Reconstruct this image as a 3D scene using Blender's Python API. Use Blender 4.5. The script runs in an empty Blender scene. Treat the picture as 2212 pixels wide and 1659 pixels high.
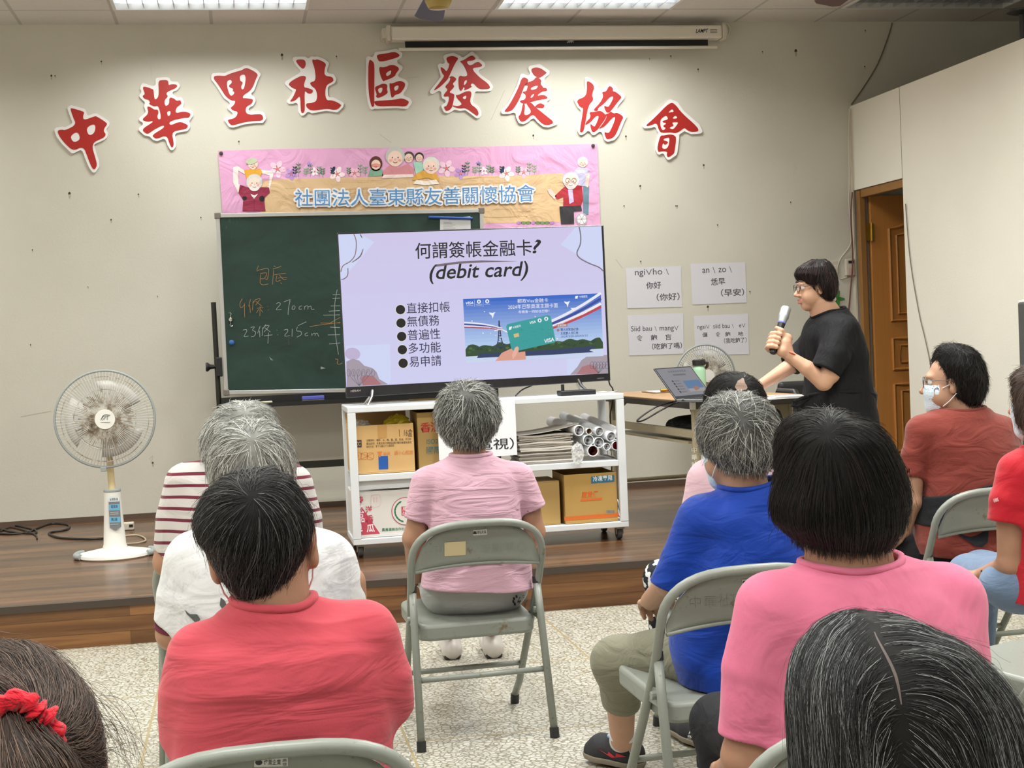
import bpy, bmesh, math, random
import numpy as np
from mathutils import Vector, Matrix
from mathutils.geometry import tessellate_polygon
C = bpy.context.scene.collection
SC = bpy.context.scene
R = math.radians
random.seed(7)
# ------------------------------------------------------------------ camera
FPX, CYAW, CPITCH, CROLL = 3160.0, .1838, -.0335, -.0433
CAM = np.array([0., 0., 1.315])
WY, ZC, ST, SY = 9.974, 3.4626, .204, 6.76      # back wall, ceiling height, stage height, stage front edge
_cy, _sy, _cp, _sp, _cr, _sr = math.cos(CYAW), math.sin(CYAW), math.cos(CPITCH), math.sin(CPITCH), math.cos(CROLL), math.sin(CROLL)
FW = np.array([_sy*_cp, _cy*_cp, _sp]); _R0 = np.array([_cy, -_sy, 0]); _U0 = np.cross(_R0, FW)
RT = _cr*_R0 + _sr*_U0; UP = -_sr*_R0 + _cr*_U0
cam = bpy.data.cameras.new('camera'); cam.sensor_width = 36; cam.lens = FPX/2212*36; cam.clip_end = 60; cam.clip_start = .05
co = bpy.data.objects.new('camera', cam); C.objects.link(co)
M = Matrix.Identity(4)
for i in range(3):
    M[i][0], M[i][1], M[i][2], M[i][3] = RT[i], UP[i], -FW[i], CAM[i]
co.matrix_world = M
SC.camera = co
# ------------------------------------------------------------------ light and exposure
w = bpy.data.worlds.new('world'); SC.world = w; w.use_nodes = True
w.node_tree.nodes['Background'].inputs[0].default_value = (.8, .9, 1, 1)
w.node_tree.nodes['Background'].inputs[1].default_value = .05
SC.view_settings.view_transform = 'Standard'; SC.view_settings.look = 'None'
SC.view_settings.gamma = 1; SC.view_settings.use_curve_mapping = False
SC.view_settings.exposure = -.08
SC.cycles.max_bounces = 7; SC.cycles.diffuse_bounces = 4; SC.cycles.glossy_bounces = 3; SC.cycles.transmission_bounces = 4; SC.cycles.caustics_reflective = False; SC.cycles.caustics_refractive = False
LAMP_POWER, FRONT_POWER, LAMP_SPREAD, LAMP_COLOR = 44, 23, 150, (.985, 1, .955)
LIT = [(x, y) for y in (9.24, 6.8, 4.36, 1.92, -.5) for x in (-2.5, -.06, 2.37)]
UNLIT = [(4.8, 9.24)]
for i, (x, y) in enumerate(LIT):
    li = bpy.data.lights.new('troffer_light', 'AREA'); li.shape = 'RECTANGLE'; li.size = 1.12; li.size_y = .5
    li.energy = (FRONT_POWER if y > 9 else LAMP_POWER)*(1 if x < 2 else 1.5 if y > 9 else 2.0 if y > 6 else 1.75 if y > 4 else 1.2); li.color = LAMP_COLOR; li.spread = R(LAMP_SPREAD)
    lo = bpy.data.objects.new('troffer_light', li); lo.location = (x, y, ZC-.035); C.objects.link(lo)
# ------------------------------------------------------------------ pixel helpers (photo pixels of the 2212x1659 frame -> points of the room)
def ray(px, py): return FW + RT*((px-1106)/FPX) - UP*((py-829.5)/FPX)
def P(px, py, Y): d = ray(px, py); return CAM + d*(Y/d[1])
def PZ(px, py, Z): d = ray(px, py); return CAM + d*((Z-CAM[2])/d[2])
def PX(px, py, X): d = ray(px, py); return CAM + d*(X/d[0])
def PP(px, py, o, n): d = ray(px, py); return CAM + d*(np.dot(np.array(o)-CAM, n)/np.dot(d, n))
def pix(p):
    d = np.array(p, float)-CAM; z = d @ FW
    return 1106+FPX*(d @ RT)/z, 829.5-FPX*(d @ UP)/z
# ------------------------------------------------------------------ materials
MATS = {}
def nt(m): m.use_nodes = True; return m.node_tree.nodes, m.node_tree.links
def mat(name, col, rough=.6, metal=0, noise=0, nscale=20, bump=0, bscale=60, spec=.5, stretch=None, alpha=1, trans=0, coat=0, detail=4):
    if name in MATS: return MATS[name]
    m = bpy.data.materials.new(name); N, L = nt(m); b = N['Principled BSDF']
    b.inputs['Base Color'].default_value = (*col, 1); b.inputs['Roughness'].default_value = rough; b.inputs['Metallic'].default_value = metal
    b.inputs['Specular IOR Level'].default_value = spec; b.inputs['Alpha'].default_value = alpha; b.inputs['Transmission Weight'].default_value = trans
    b.inputs['Coat Weight'].default_value = coat
    tc = N.new('ShaderNodeTexCoord'); mp = N.new('ShaderNodeMapping'); L.new(tc.outputs['Object'], mp.inputs[0])
    if stretch: mp.inputs['Scale'].default_value = stretch
    if noise:
        n = N.new('ShaderNodeTexNoise'); n.inputs['Scale'].default_value = nscale; n.inputs['Detail'].default_value = detail; L.new(mp.outputs[0], n.inputs[0])
        mx = N.new('ShaderNodeMix'); mx.data_type = 'RGBA'; L.new(n.outputs[0], mx.inputs[0])
        mx.inputs[6].default_value = (*[max(0, c*(1-noise)) for c in col], 1); mx.inputs[7].default_value = (*[min(1, c*(1+noise)) for c in col], 1)
        L.new(mx.outputs[2], b.inputs['Base Color'])
    if bump:
        n2 = N.new('ShaderNodeTexNoise'); n2.inputs['Scale'].default_value = bscale; n2.inputs['Detail'].default_value = 5; L.new(mp.outputs[0], n2.inputs[0])
        bp = N.new('ShaderNodeBump'); bp.inputs['Strength'].default_value = bump; bp.inputs['Distance'].default_value = .01; L.new(n2.outputs[0], bp.inputs['Height']); L.new(bp.outputs[0], b.inputs['Normal'])
    MATS[name] = m; return m
def ramp(N, stops, interp='LINEAR'):
    r = N.new('ShaderNodeValToRGB'); r.color_ramp.interpolation = interp
    e = r.color_ramp.elements
    while len(e) < len(stops): e.new(.5)
    for k, (p, c) in enumerate(stops): e[k].position = p; e[k].color = (*c, 1)
    return r
def print_mat(name, rough=.6, emit=0, spec=.4, bump=0):
    if name in MATS: return MATS[name]
    m = bpy.data.materials.new(name); N, L = nt(m); b = N['Principled BSDF']; b.inputs['Roughness'].default_value = rough; b.inputs['Specular IOR Level'].default_value = spec
    a = N.new('ShaderNodeAttribute'); a.attribute_name = 'print_color'
    if emit:
        b.inputs['Base Color'].default_value = (.01, .01, .01, 1)
        L.new(a.outputs[0], b.inputs['Emission Color']); b.inputs['Emission Strength'].default_value = emit
    else: L.new(a.outputs[0], b.inputs['Base Color'])
    if bump:
        tc = N.new('ShaderNodeTexCoord'); n = N.new('ShaderNodeTexNoise'); n.inputs['Scale'].default_value = 5; n.inputs['Detail'].default_value = 3; n.inputs['Distortion'].default_value = 1.2
        L.new(tc.outputs['Object'], n.inputs[0]); bp = N.new('ShaderNodeBump'); bp.inputs['Strength'].default_value = bump; bp.inputs['Distance'].default_value = .06
        L.new(n.outputs[0], bp.inputs['Height']); L.new(bp.outputs[0], b.inputs['Normal'])
    MATS[name] = m; return m
# ------------------------------------------------------------------ objects
def tag(o, label=None, cat=None, group=None, kind=None):
    if label: o['label'] = label
    if cat: o['category'] = cat
    if group: o['group'] = group
    if kind: o['kind'] = kind
    return o
def thing(name, label, cat, loc=(0, 0, 0), rz=0, group=None):
    o = bpy.data.objects.new(name, None); C.objects.link(o); o.empty_display_size = .05
    o.location = loc; o.rotation_euler = (0, 0, rz)
    return tag(o, label, cat, group)
def link(name, me, parent=None, world=True):
    o = bpy.data.objects.new(name, me); C.objects.link(o)
    if parent is not None:
        o.parent = parent
        if world:
            bpy_mw = parent_matrix(parent); o.matrix_parent_inverse = bpy_mw.inverted()
    return o
def parent_matrix(p):
    m = Matrix.LocRotScale(p.location, p.rotation_euler, p.scale)
    if p.parent is not None: m = parent_matrix(p.parent) @ p.matrix_parent_inverse @ m
    return m
class MB:
    """collects shapes; build() links them as one mesh object (coordinates are world ones, or the thing's own with world=False)"""
    def __init__(s): s.v = []; s.f = []
    def add(s, vs, fs):
        k = len(s.v); s.v += [tuple(map(float, p)) for p in vs]; s.f += [tuple(i+k for i in f) for f in fs]; return s
    def box(s, a, b, M=None):
        x0, y0, z0 = a; x1, y1, z1 = b
        vs = [(x, y, z) for z in (z0, z1) for y in (y0, y1) for x in (x0, x1)]
        if M is not None: vs = [M @ Vector(p) for p in vs]
        return s.add(vs, [(0, 2, 3, 1), (4, 5, 7, 6), (0, 1, 5, 4), (2, 6, 7, 3), (0, 4, 6, 2), (1, 3, 7, 5)])
    def hexa(s, q): # eight corners: four at the front ccw, four at the back
        return s.add(q, [(0, 1, 2, 3), (7, 6, 5, 4), (0, 4, 5, 1), (1, 5, 6, 2), (2, 6, 7, 3), (3, 7, 4, 0)])
    def tube(s, pts, r, n=10, closed=False, caps=True):
        pts = [Vector(p) for p in pts]; m = len(pts); rs = r if hasattr(r, '__len__') else [r]*m
        vs = []; up = None
        for i, p in enumerate(pts):
            a = pts[i-1] if (i > 0 or closed) else p; b = pts[(i+1) % m] if (i < m-1 or closed) else p
            t = (b-a).normalized()
            if up is None: up = Vector((0, 0, 1)) if abs(t.z) < .9 else Vector((1, 0, 0))
            sd = t.cross(up).normalized(); up = sd.cross(t).normalized()
            for k in range(n):
                an = 2*math.pi*k/n; vs.append(p + (sd*math.cos(an) + up*math.sin(an))*rs[i])
        fs = []
        for i in range(m if closed else m-1):
            j = (i+1) % m
            for k in range(n): fs.append((i*n+k, i*n+(k+1) % n, j*n+(k+1) % n, j*n+k))
        if caps and not closed: fs += [tuple(range(n))[::-1], tuple((m-1)*n+k for k in range(n))]
        return s.add(vs, fs)
    def lathe(s, prof, c=(0, 0, 0), n=28, axis='z', M=None):
        vs = []; fs = []; m = len(prof)
        for i, (r, h) in enumerate(prof):
            for k in range(n):
                a = 2*math.pi*k/n; x, y = r*math.cos(a), r*math.sin(a)
                p = Vector((x, y, h)) if axis == 'z' else Vector((x, h, y)) if axis == 'y' else Vector((h, x, y))
                if M is not None: p = M @ p
                vs.append(p + Vector(c))
        for i in range(m-1):
            for k in range(n): fs.append((i*n+k, i*n+(k+1) % n, (i+1)*n+(k+1) % n, (i+1)*n+k))
        fs += [tuple(range(n))[::-1], tuple((m-1)*n+k for k in range(n))]
        return s.add(vs, fs)
    def prism(s, poly, d): # poly: points; d: vector of the extrusion
        n = len(poly); d = Vector(d); a = [Vector(p) for p in poly]
        return s.add(a + [p+d for p in a], [tuple(range(n))[::-1], tuple(range(n, 2*n))] + [(i, (i+1) % n, n+(i+1) % n, n+i) for i in range(n)])
    def build(s, name, m, parent=None, smooth=False, bevel=0, world=True, seg=2, sub=0):
        me = bpy.data.meshes.new(name); me.from_pydata(s.v, [], s.f); me.materials.append(m)
        bm = bmesh.new(); bm.from_mesh(me); bmesh.ops.recalc_face_normals(bm, faces=bm.faces); bm.to_mesh(me); bm.free()
        if smooth:
            me.polygons.foreach_set('use_smooth', [True]*len(me.polygons))
            if smooth != 2: me.set_sharp_from_angle(angle=R(40))
        o = link(name, me, parent, world)
        if bevel:
            b = o.modifiers.new('bevel', 'BEVEL'); b.width = bevel; b.segments = seg; b.limit_method = 'ANGLE'; b.angle_limit = R(40)
        if sub: o.modifiers.new('sub', 'SUBSURF').levels = sub; o.modifiers[-1].render_levels = sub
        return o
def text_mesh(body, shear=0, offset=0, bold=0):
    cu = bpy.data.curves.new('t', 'FONT'); cu.body = body; cu.shear = shear; cu.offset = offset; cu.resolution_u = 3
    o = bpy.data.objects.new('t', cu); C.objects.link(o)
    dg = bpy.context.evaluated_depsgraph_get(); dg.update(); me = bpy.data.meshes.new_from_object(o.evaluated_get(dg))
    vs = np.array([v.co[:2] for v in me.vertices]) if len(me.vertices) else np.zeros((0, 2)); fs = [tuple(p.vertices) for p in me.polygons]
    bpy.data.objects.remove(o); bpy.data.curves.remove(cu); bpy.data.meshes.remove(me)
    return vs, fs
class Flat:
    """printed or written marks on a flat face of the room: polygons in photo pixels, laid onto the plane (o, n), with one colour each"""
    def __init__(s, o, n=(0, -1, 0), conv=None, eps=.0006, base=.0012):
        s.o = np.array(o, float); s.n = np.array(n, float); s.n /= np.linalg.norm(s.n); s.conv = conv or (lambda x, y: (x, y)); s.eps = eps; s.base = base
        s.v = []; s.f = []; s.c = []
    def pt(s, x, y, lay=0):
        p = PP(*s.conv(x, y), s.o, s.n); return p + s.n*(s.base+lay*s.eps)
    def raw(s, pts, faces, col):
        k = len(s.v); s.v += [tuple(p) for p in pts]
        for f in faces: s.f.append(tuple(i+k for i in f)); s.c.append(col)
    def poly(s, pts, col, lay=0, holes=()):
        loops = [pts, *holes]; flat = [p for l in loops for p in l]
        tri = tessellate_polygon([[Vector((x, y, 0)) for x, y in l] for l in loops])
        s.raw([s.pt(x, y, lay) for x, y in flat], tri, col); return s
    def grad(s, q, c0, c1, lay=0, n=12): # quad TL TR BR BL, top colour to bottom colour
        (a, b, c, d) = [np.array(p, float) for p in q]
        for i in range(n):
            t0, t1 = i/n, (i+1)/n; k = (i+.5)/n
            s.raw([s.pt(*p, lay) for p in (a+(d-a)*t0, b+(c-b)*t0, b+(c-b)*t1, a+(d-a)*t1)], [(0, 1, 2, 3)], tuple(c0[j]+(c1[j]-c0[j])*k for j in range(3)))
        return s
    def ell(s, x, y, rx, ry, col, lay=0, rot=0, n=20, a0=0, a1=360):
        pts = []
        for k in range(n):
            a = R(a0+(a1-a0)*k/(n if a1-a0 == 360 else n-1)); u, v = rx*math.cos(a), ry*math.sin(a); c_, s_ = math.cos(R(rot)), math.sin(R(rot))
            pts.append((x+u*c_-v*s_, y+u*s_+v*c_))
        return s.poly(pts, col, lay)
    def line(s, pts, w, col, lay=0, taper=False):
        p = np.array(pts, float)
        if len(p) > 2: # smooth
            t = np.linspace(0, len(p)-1, (len(p)-1)*4+1); i = np.clip(t.astype(int), 0, len(p)-2); f = (t-i)[:, None]
            a, b, c, d = p[np.clip(i-1, 0, None)], p[i], p[i+1], p[np.clip(i+2, None, len(p)-1)]
            p = .5*((2*b)+(c-a)*f+(2*a-5*b+4*c-d)*f*f+(3*b-a-3*c+d)*f**3)
        d = np.gradient(p, axis=0); d /= np.linalg.norm(d, axis=1)[:, None]+1e-9; nn = np.stack([-d[:, 1], d[:, 0]], 1)
        ww = np.full(len(p), w/2.)
        if taper: ww *= .35+.65*np.sin(np.linspace(0.15, math.pi-.1, len(p)))
        L_ = p+nn*ww[:, None]; Q = p-nn*ww[:, None]; m = len(p)
        s.raw([s.pt(*q, lay) for q in L_]+[s.pt(*q, lay) for q in Q], [(i, i+1, m+i+1, m+i) for i in range(m-1)], col); return s
    def text(s, body, bl, br, h, col, lay=0, shear=0, offset=0, drop=0):
        vs, fs = text_mesh(body, shear, offset)
        if not len(vs): return s
        x0, x1 = vs[:, 0].min(), vs[:, 0].max(); y0, y1 = vs[:, 1].min(), vs[:, 1].max()
        if offset:  # same frame as the text without its outline
            x0 += offset; x1 -= offset; y0 += offset; y1 -= offset
        bl, br = np.array(bl, float), np.array(br, float); e = (br-bl); up = np.array([e[1], -e[0]])/np.linalg.norm(e)*h
        u = (vs[:, 0]-x0)/(x1-x0); v = (vs[:, 1]-y0)/max(1e-6, y1-y0)
        q = bl+u[:, None]*e+v[:, None]*up
        if drop: q[:, 1] += drop*np.sin(u*math.pi)
        s.raw([s.pt(*p, lay) for p in q], fs, col); return s
    def build(s, name, m, parent=None):
        me = bpy.data.meshes.new(name); me.from_pydata(s.v, [], s.f); me.materials.append(m)
        at = me.color_attributes.new('print_color', 'FLOAT_COLOR', 'CORNER')
        cols = []
        for p, c in zip(me.polygons, s.c): cols += [*c, 1.]*p.loop_total
        at.data.foreach_set('color', cols)
        return link(name, me, parent)
def lin(r, g, b):
    return tuple(((c/255+.055)/1.055)**2.4 if c/255 > .04045 else c/255/12.92 for c in (r, g, b))
def zc(ox, oy, k): return lambda x, y: (ox+x*k, oy+y*k)
def copy_tree(o, parent=None, coll=C):
    c = o.copy(); coll.objects.link(c); c.parent = parent
    for ch in list(o.children):
        d = copy_tree(ch, c, coll); d.matrix_parent_inverse = ch.matrix_parent_inverse.copy()
    return c
# ------------------------------------------------------------------ the nine red characters on the back wall, traced stroke by stroke
CH = [
('first (leftmost) red brush character, tilted left, nearest the left edge', 110, 220, .09646, [
 ['433,160 465,138 730,215 745,250 718,320 735,415 980,322 1020,322 1255,470 1255,520 1200,580 1180,665 1228,715 1215,770 1170,810 895,930 1020,1330 1030,1440 968,1535 900,1440 825,1250 727,990 497,1105 300,920 180,760 140,640 250,620 325,638 570,512 500,350', '425,765 603,655 668,845 503,918', '787,570 1005,478 985,700 842,765']]),
('second red brush character from the left, with many crossbars', 290, 165, .09943, [
 ['517,90 640,78 720,82 742,120 745,195 800,172 915,175 938,210 900,260 735,325 688,380 742,435 650,520 672,655 762,605 757,450 870,480 918,535 1000,512 1025,570 1020,605 915,675 888,808 1065,757 1215,795 1222,850 1180,905 1090,895 755,975 778,1075 985,975 1160,1050 1165,1090 1125,1145 1000,1160 815,1210 855,1430 855,1510 820,1557 770,1470 705,1272 500,1355 440,1340 378,1275 655,1115 640,1052 440,1150 310,1250 250,1240 155,1150 410,995 395,965 320,985 240,975 162,935 322,805 268,650 360,665 430,725 515,715 530,800 495,870 527,942 590,915 530,635 440,655 380,635 315,595 348,570 310,505 235,498 168,428 240,388 185,265 205,210 400,275 420,300 430,420 448,515 520,460 535,330', '707,768 785,742 790,810 770,850 733,868']]),
('third red brush character from the left, above the banner corner', 450, 140, .08439, [
 ['145,285 290,275 430,290 520,240 700,180 855,140 940,85 1010,85 1200,180 1275,260 1225,345 1115,640 885,785 885,860 925,850 1130,875 1145,920 1110,1000 945,1085 975,1285 1310,1260 1380,1280 1410,1370 1370,1430 1180,1435 900,1470 640,1550 570,1540 475,1410 620,1385 700,1340 745,1270 745,1190 640,1175 555,1105 660,1030 700,915 590,920 440,810 300,580 210,450 140,370', '450,440 575,365 612,460 515,535 560,590 640,610 620,690 655,675 668,745 552,822', '808,262 970,245 925,605 857,640 835,550 885,470 865,435 808,405']]),
('fourth red brush character from the left, of two side-by-side halves', 610, 115, .08439, [
 ['325,165 560,155 600,240 590,340 540,400 490,385 400,295'],
 ['128,775 450,580 580,580 612,630 560,750 550,875 640,885 760,930 790,965 750,1025 690,1040 630,1015 560,945 578,1440 550,1515 508,1543 465,1480 460,1070 350,1190 270,1235 180,1240 260,1150 365,920 300,910 230,875'],
 ['765,150 835,178 885,150 1040,210 1125,280 1080,400 1075,580 1270,600 1312,680 1290,730 1095,825 1100,1210 1290,1200 1500,1310 1500,1350 1385,1460 1120,1415 760,1480 640,1410 605,1350 610,1280 740,1280 895,1215 875,935 740,840 695,745 860,710 825,380 765,230']]),
('fifth and topmost red brush character, boxes inside an open frame', 780, 100, .08439, [
 ['190,325 300,380 345,470 335,1050 335,1395 335,1500 330,1530 280,1565 235,1430 195,1200 180,850'], ['395,215 600,190 875,135 990,220 980,255 900,300 480,415 420,320'],
 ['445,515 580,550 800,455 1000,560 890,700 870,760 760,825 600,880 570,905 500,780', '627,690 775,600 765,690 740,730 655,775'], ['335,1050 450,1000 570,945 680,985 655,1110 690,1180 620,1250 430,1335 370,1275 410,1245', '420,1085 560,1045 530,1180 460,1210'],
 ['710,930 785,960 985,875 1100,920 1135,970 1105,1070 1000,1215 870,1240 840,1290 800,1315 770,1300', '838,1035 970,988 948,1105 860,1152'], ['335,1400 700,1380 900,1360 1040,1325 1200,1390 1230,1440 1150,1550 900,1525 400,1545 335,1440']]),
('sixth red brush character from the left, below the screen casing', 920, 105, .09346, [
 ['460,205 620,160 745,215 740,250 680,330 530,655 500,720 330,890 145,1000 330,770 435,625 380,590 325,410 430,470 480,545 555,350 500,330'],
 ['770,290 875,270 1055,140 1150,215 1140,250 1080,280 925,290 1015,415 1195,285 1300,370 1300,400 1250,430 1040,450 1230,660 1430,800 1485,890 1470,925 1400,940 1220,940 1085,780 1025,850 1080,885 870,980 905,910 865,890 850,940 800,992 755,900 750,610 890,655 980,610 860,360', '890,745 955,720 940,800 870,860'],
 ['530,660 615,630 710,695 690,740 610,820 665,865 620,930 530,1015 640,1045 665,1080 620,1310 580,1400 500,1445 450,1430 410,1340 490,1330 555,1090 420,1120 410,1060 515,945 450,900 460,850 520,800 575,690'],
 ['695,1060 745,1078 930,980 1075,990 1000,1265 1170,1380 1215,1470 1215,1530 1180,1560 1100,1500 925,1370 780,1390 620,1340 615,1310 710,1332 780,1320 845,1275 700,1130', '830,1135 945,1070 918,1185']]),
('seventh red brush character from the left, right of the topmost pair', 1075, 135, .09044, [
 ['585,335 725,390 735,465 640,560 590,700 510,900 370,1130 270,1175 135,1180 280,1020 500,600'], ['780,145 980,105 1170,235 1165,260 1000,380 920,340 850,295'],
 ['690,480 860,430 915,340 1000,380 1050,440 1020,510 1080,580 1085,605 1165,605 1185,660 1165,685 1050,695 925,808 1080,765 1190,820 1190,850 1150,875 1000,890 795,945 690,980 600,985 545,955 525,910 660,885 675,770 610,735 590,700 690,685 705,610 725,560 680,545 640,560', '792,600 970,535 935,630 795,662', '815,770 885,745 830,835 778,850'],
 ['600,980 640,983 655,1060 620,1285 832,1200 685,983 690,978 795,945 885,1050 920,1080 1150,1265 1370,1440 1200,1500 1100,1485 980,1390 845,1220 700,1370 600,1420 540,1405 485,1290 555,1230'], ['885,1050 1000,960 1120,1010 1115,1060 1080,1095 915,1078']]),
('eighth red brush character from the left, above the banner right corner', 1230, 160, .09343, [
 ['395,130 595,265 515,485 550,560 540,620 435,735 370,1120 355,1180 330,1320 265,1360 235,1310 330,780 280,780 230,745 155,600 385,520 408,300'],
 ['915,260 1010,320 1000,405 1060,400 1205,520 1195,560 1130,630 955,860 900,900 850,885 805,780 805,725 870,760 920,745 1035,510 935,525 810,680 655,790 665,840 620,860 540,835 690,690 790,520 745,410 850,410'],
 ['445,880 575,875 660,855 730,850 820,920 870,985 690,1230 655,1285 550,1360 500,1290 475,1130 560,1215 600,1200 695,965 610,970 490,1115 360,1190 375,1120 505,985'],
 ['820,930 910,910 950,860 1030,915 1100,885 1260,985 1205,1080 1080,1390 1000,1480 880,1510 845,1490 795,1330 880,1365 935,1340 1080,995 1000,995 820,1220 660,1275 750,1180 875,985']]),
('ninth (rightmost) red brush character, shaped like a roof over a box', 1380, 210, .0844, [
 ['150,740 380,550 790,125 930,175 1100,410 1480,740 1545,875 1330,890 1230,840 1165,775 1050,870 930,925 820,895 570,915 510,840 455,645 300,730', '735,408 852,285 900,380 820,380', '525,590 685,460 740,520 735,575 595,605 620,650 695,655 690,690 620,725 640,765 685,775 670,825 580,850', '862,555 880,505 945,465 995,540', '835,640 1005,635 990,690 880,830 785,800 800,760 870,745 890,715'],
 ['550,975 620,985 820,945 920,985 958,1040 910,1400 890,1450 750,1545 710,1490 730,1380 540,1385 510,1410 475,1340 480,1240', '625,1105 640,1060 720,1035 795,1035 745,1320 582,1322 610,1180 650,1185 652,1225 720,1190 750,1155 720,1125']]),
]
def inside(px, py, loop):
    c = np.zeros(px.shape, bool); n = len(loop)
    for i in range(n):
        x0, y0 = loop[i]; x1, y1 = loop[i-1]
        if y0 == y1: continue
        k = ((y0 > py) != (y1 > py)) & (px < (x1-x0)*(py-y0)/(y1-y0)+x0); c ^= k
    return c
def densify(loop, s=1.5):
    o = []
    for i in range(len(loop)):
        a, b = np.array(loop[i-1]), np.array(loop[i]); n = max(1, int(np.linalg.norm(b-a)/s))
        o += [a+(b-a)*k/n for k in range(n)]
    return np.array(o)
def seg_contours(f, x0, y0, h):
    """closed contours of f = 0 on a grid (marching squares)"""
    ny, nx = f.shape; nxt = {}
    def e(i, j, k): # edge point key: k 0 horizontal from (i,j) to (i,j+1); 1 vertical from (i,j) to (i+1,j)
        return (i, j, k)
    def pos(key):
        i, j, k = key; a = f[i, j]; b = f[i, j+1] if k == 0 else f[i+1, j]; t = a/(a-b)
        return (x0+(j+(t if k == 0 else 0))*h, y0+(i+(t if k == 1 else 0))*h)
    s = f < 0
    for i in range(ny-1):
        for j in range(nx-1):
            c = s[i, j]+2*s[i, j+1]+4*s[i+1, j+1]+8*s[i+1, j]
            if c in (0, 15): continue
            T, B, L_, R_ = e(i, j, 0), e(i+1, j, 0), e(i, j, 1), e(i, j+1, 1)
            for a, b in {1: [(L_, T)], 2: [(T, R_)], 3: [(L_, R_)], 4: [(R_, B)], 5: [(L_, T), (R_, B)], 6: [(T, B)], 7: [(L_, B)], 8: [(B, L_)], 9: [(B, T)], 10: [(T, R_), (B, L_)], 11: [(B, R_)], 12: [(R_, L_)], 13: [(R_, T)], 14: [(T, L_)]}[int(c)]: nxt[a] = b
    loops = []
    while nxt:
        k, v = nxt.popitem(); lp = [k]
        while v != k and v in nxt: lp.append(v); v = nxt.pop(v)
        loops.append([pos(q) for q in lp])
    return loops
def rounded(loop, it=2):
    p = np.array(loop, float)
    for _ in range(it):
        q = np.roll(p, -1, 0); L_ = np.linalg.norm(q-p, axis=1)
        a = .75*p+.25*q; b = .25*p+.75*q; p = np.empty((2*len(a), 2)); p[0::2] = a; p[1::2] = b
    return [tuple(x) for x in p]
def plate(loops, y, th, m, name, parent, n=(0, -1, 0)):
    """flat plate with holes: outline in photo px on the plane y, thickness th towards the room"""
    mb = MB()
    for lp in loops:
        flat = [P(x, z, y) for l in lp for x, z in l]; tri = tessellate_polygon([[Vector((x, z, 0)) for x, z in l] for l in lp]); k = len(flat)
        fs = [tuple(t) for t in tri]; o = 0
        for l in lp:
            for i in range(len(l)): fs.append((o+i, o+(i+1) % len(l), k+o+(i+1) % len(l), k+o+i))
            o += len(l)
        mb.add([p+np.array([0, -th, 0]) for p in flat]+flat, fs)
    return mb.build(name, m, parent)
M_RED = mat('red_vinyl', lin(172, 34, 30), .45, noise=.05, nscale=30); M_FOAM = mat('white_foam_board', lin(238, 236, 236), .5)
for lab, ox, oy, k, strokes in CH:
    strokes = [[[(ox+float(a.split(',')[0])*k, oy+float(a.split(',')[1])*k) for a in l.split()] for l in st] for st in strokes]
    pts = np.array([p for st in strokes for l in st for p in l]); x0, y0 = pts.min(0)-14; x1, y1 = pts.max(0)+14; h_ = 1.5
    gx, gy = np.meshgrid(np.arange(x0, x1, h_), np.arange(y0, y1, h_)); ins = np.zeros(gx.shape, bool)
    for st in strokes:
        c = np.zeros(gx.shape, bool)
        for l in st[:1]: c |= inside(gx, gy, l)
        ins |= c
    edge = np.concatenate([densify(st[0]) for st in strokes])
    d = np.sqrt(((gx[..., None]-edge[:, 0])**2+(gy[..., None]-edge[:, 1])**2).min(-1)); d = np.where(ins, -d, d)
    big = [l for l in seg_contours(d-10.0, x0, y0, h_)]; big.sort(key=len); o1 = big[-1]
    e1 = densify(o1, 1.2); i1 = inside(gx, gy, o1); d1_ = np.sqrt(((gx[..., None]-e1[:, 0])**2+(gy[..., None]-e1[:, 1])**2).min(-1)); f1 = np.where(i1, 4.6-d1_, 4.6+d1_)
    outl = sorted(seg_contours(f1, x0, y0, h_), key=len)[-1]
    cx, cy_ = pts.mean(0); base = P(cx, cy_, WY)
    t = thing('wall_character', lab, 'sign character', tuple(base), 0, 'red brush characters on the back wall')
    plate([[rounded(outl, 1)]], WY-.001, .014, M_FOAM, 'backing_board', t)
    plate([[rounded(l, 2) for l in st] for st in strokes], WY-.0155, .0015, M_RED, 'red_character', t)
# ================================================================== the room
def uvmat(name, build, rough=.5, spec=.5):
    m = bpy.data.materials.new(name); N, L = nt(m); b = N['Principled BSDF']; b.inputs['Roughness'].default_value = rough; b.inputs['Specular IOR Level'].default_value = spec
    tc = N.new('ShaderNodeTexCoord'); build(N, L, b, tc.outputs['Object']); MATS[name] = m; return m
def mapping(N, L, src, loc=(0, 0, 0), sc=(1, 1, 1), rot=(0, 0, 0)):
    mp = N.new('ShaderNodeMapping'); mp.inputs['Location'].default_value = loc; mp.inputs['Scale'].default_value = sc; mp.inputs['Rotation'].default_value = rot
    L.new(src, mp.inputs[0]); return mp.outputs[0]
def mixc(N, L, fac, a, b):
    mx = N.new('ShaderNodeMix'); mx.data_type = 'RGBA'
    if hasattr(fac, 'links'): L.new(fac, mx.inputs[0])
    else: mx.inputs[0].default_value = fac
    for s, k in ((a, 6), (b, 7)):
        if hasattr(s, 'links'): L.new(s, mx.inputs[k])
        else: mx.inputs[k].default_value = (*s, 1)
    return mx.outputs[2]
def noise(N, L, src, scale, detail=4, dist=0, rough=.5):
    n = N.new('ShaderNodeTexNoise'); n.inputs['Scale'].default_value = scale; n.inputs['Detail'].default_value = detail; n.inputs['Distortion'].default_value = dist; n.inputs['Roughness'].default_value = rough
    L.new(src, n.inputs[0]); return n.outputs[0]
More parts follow.
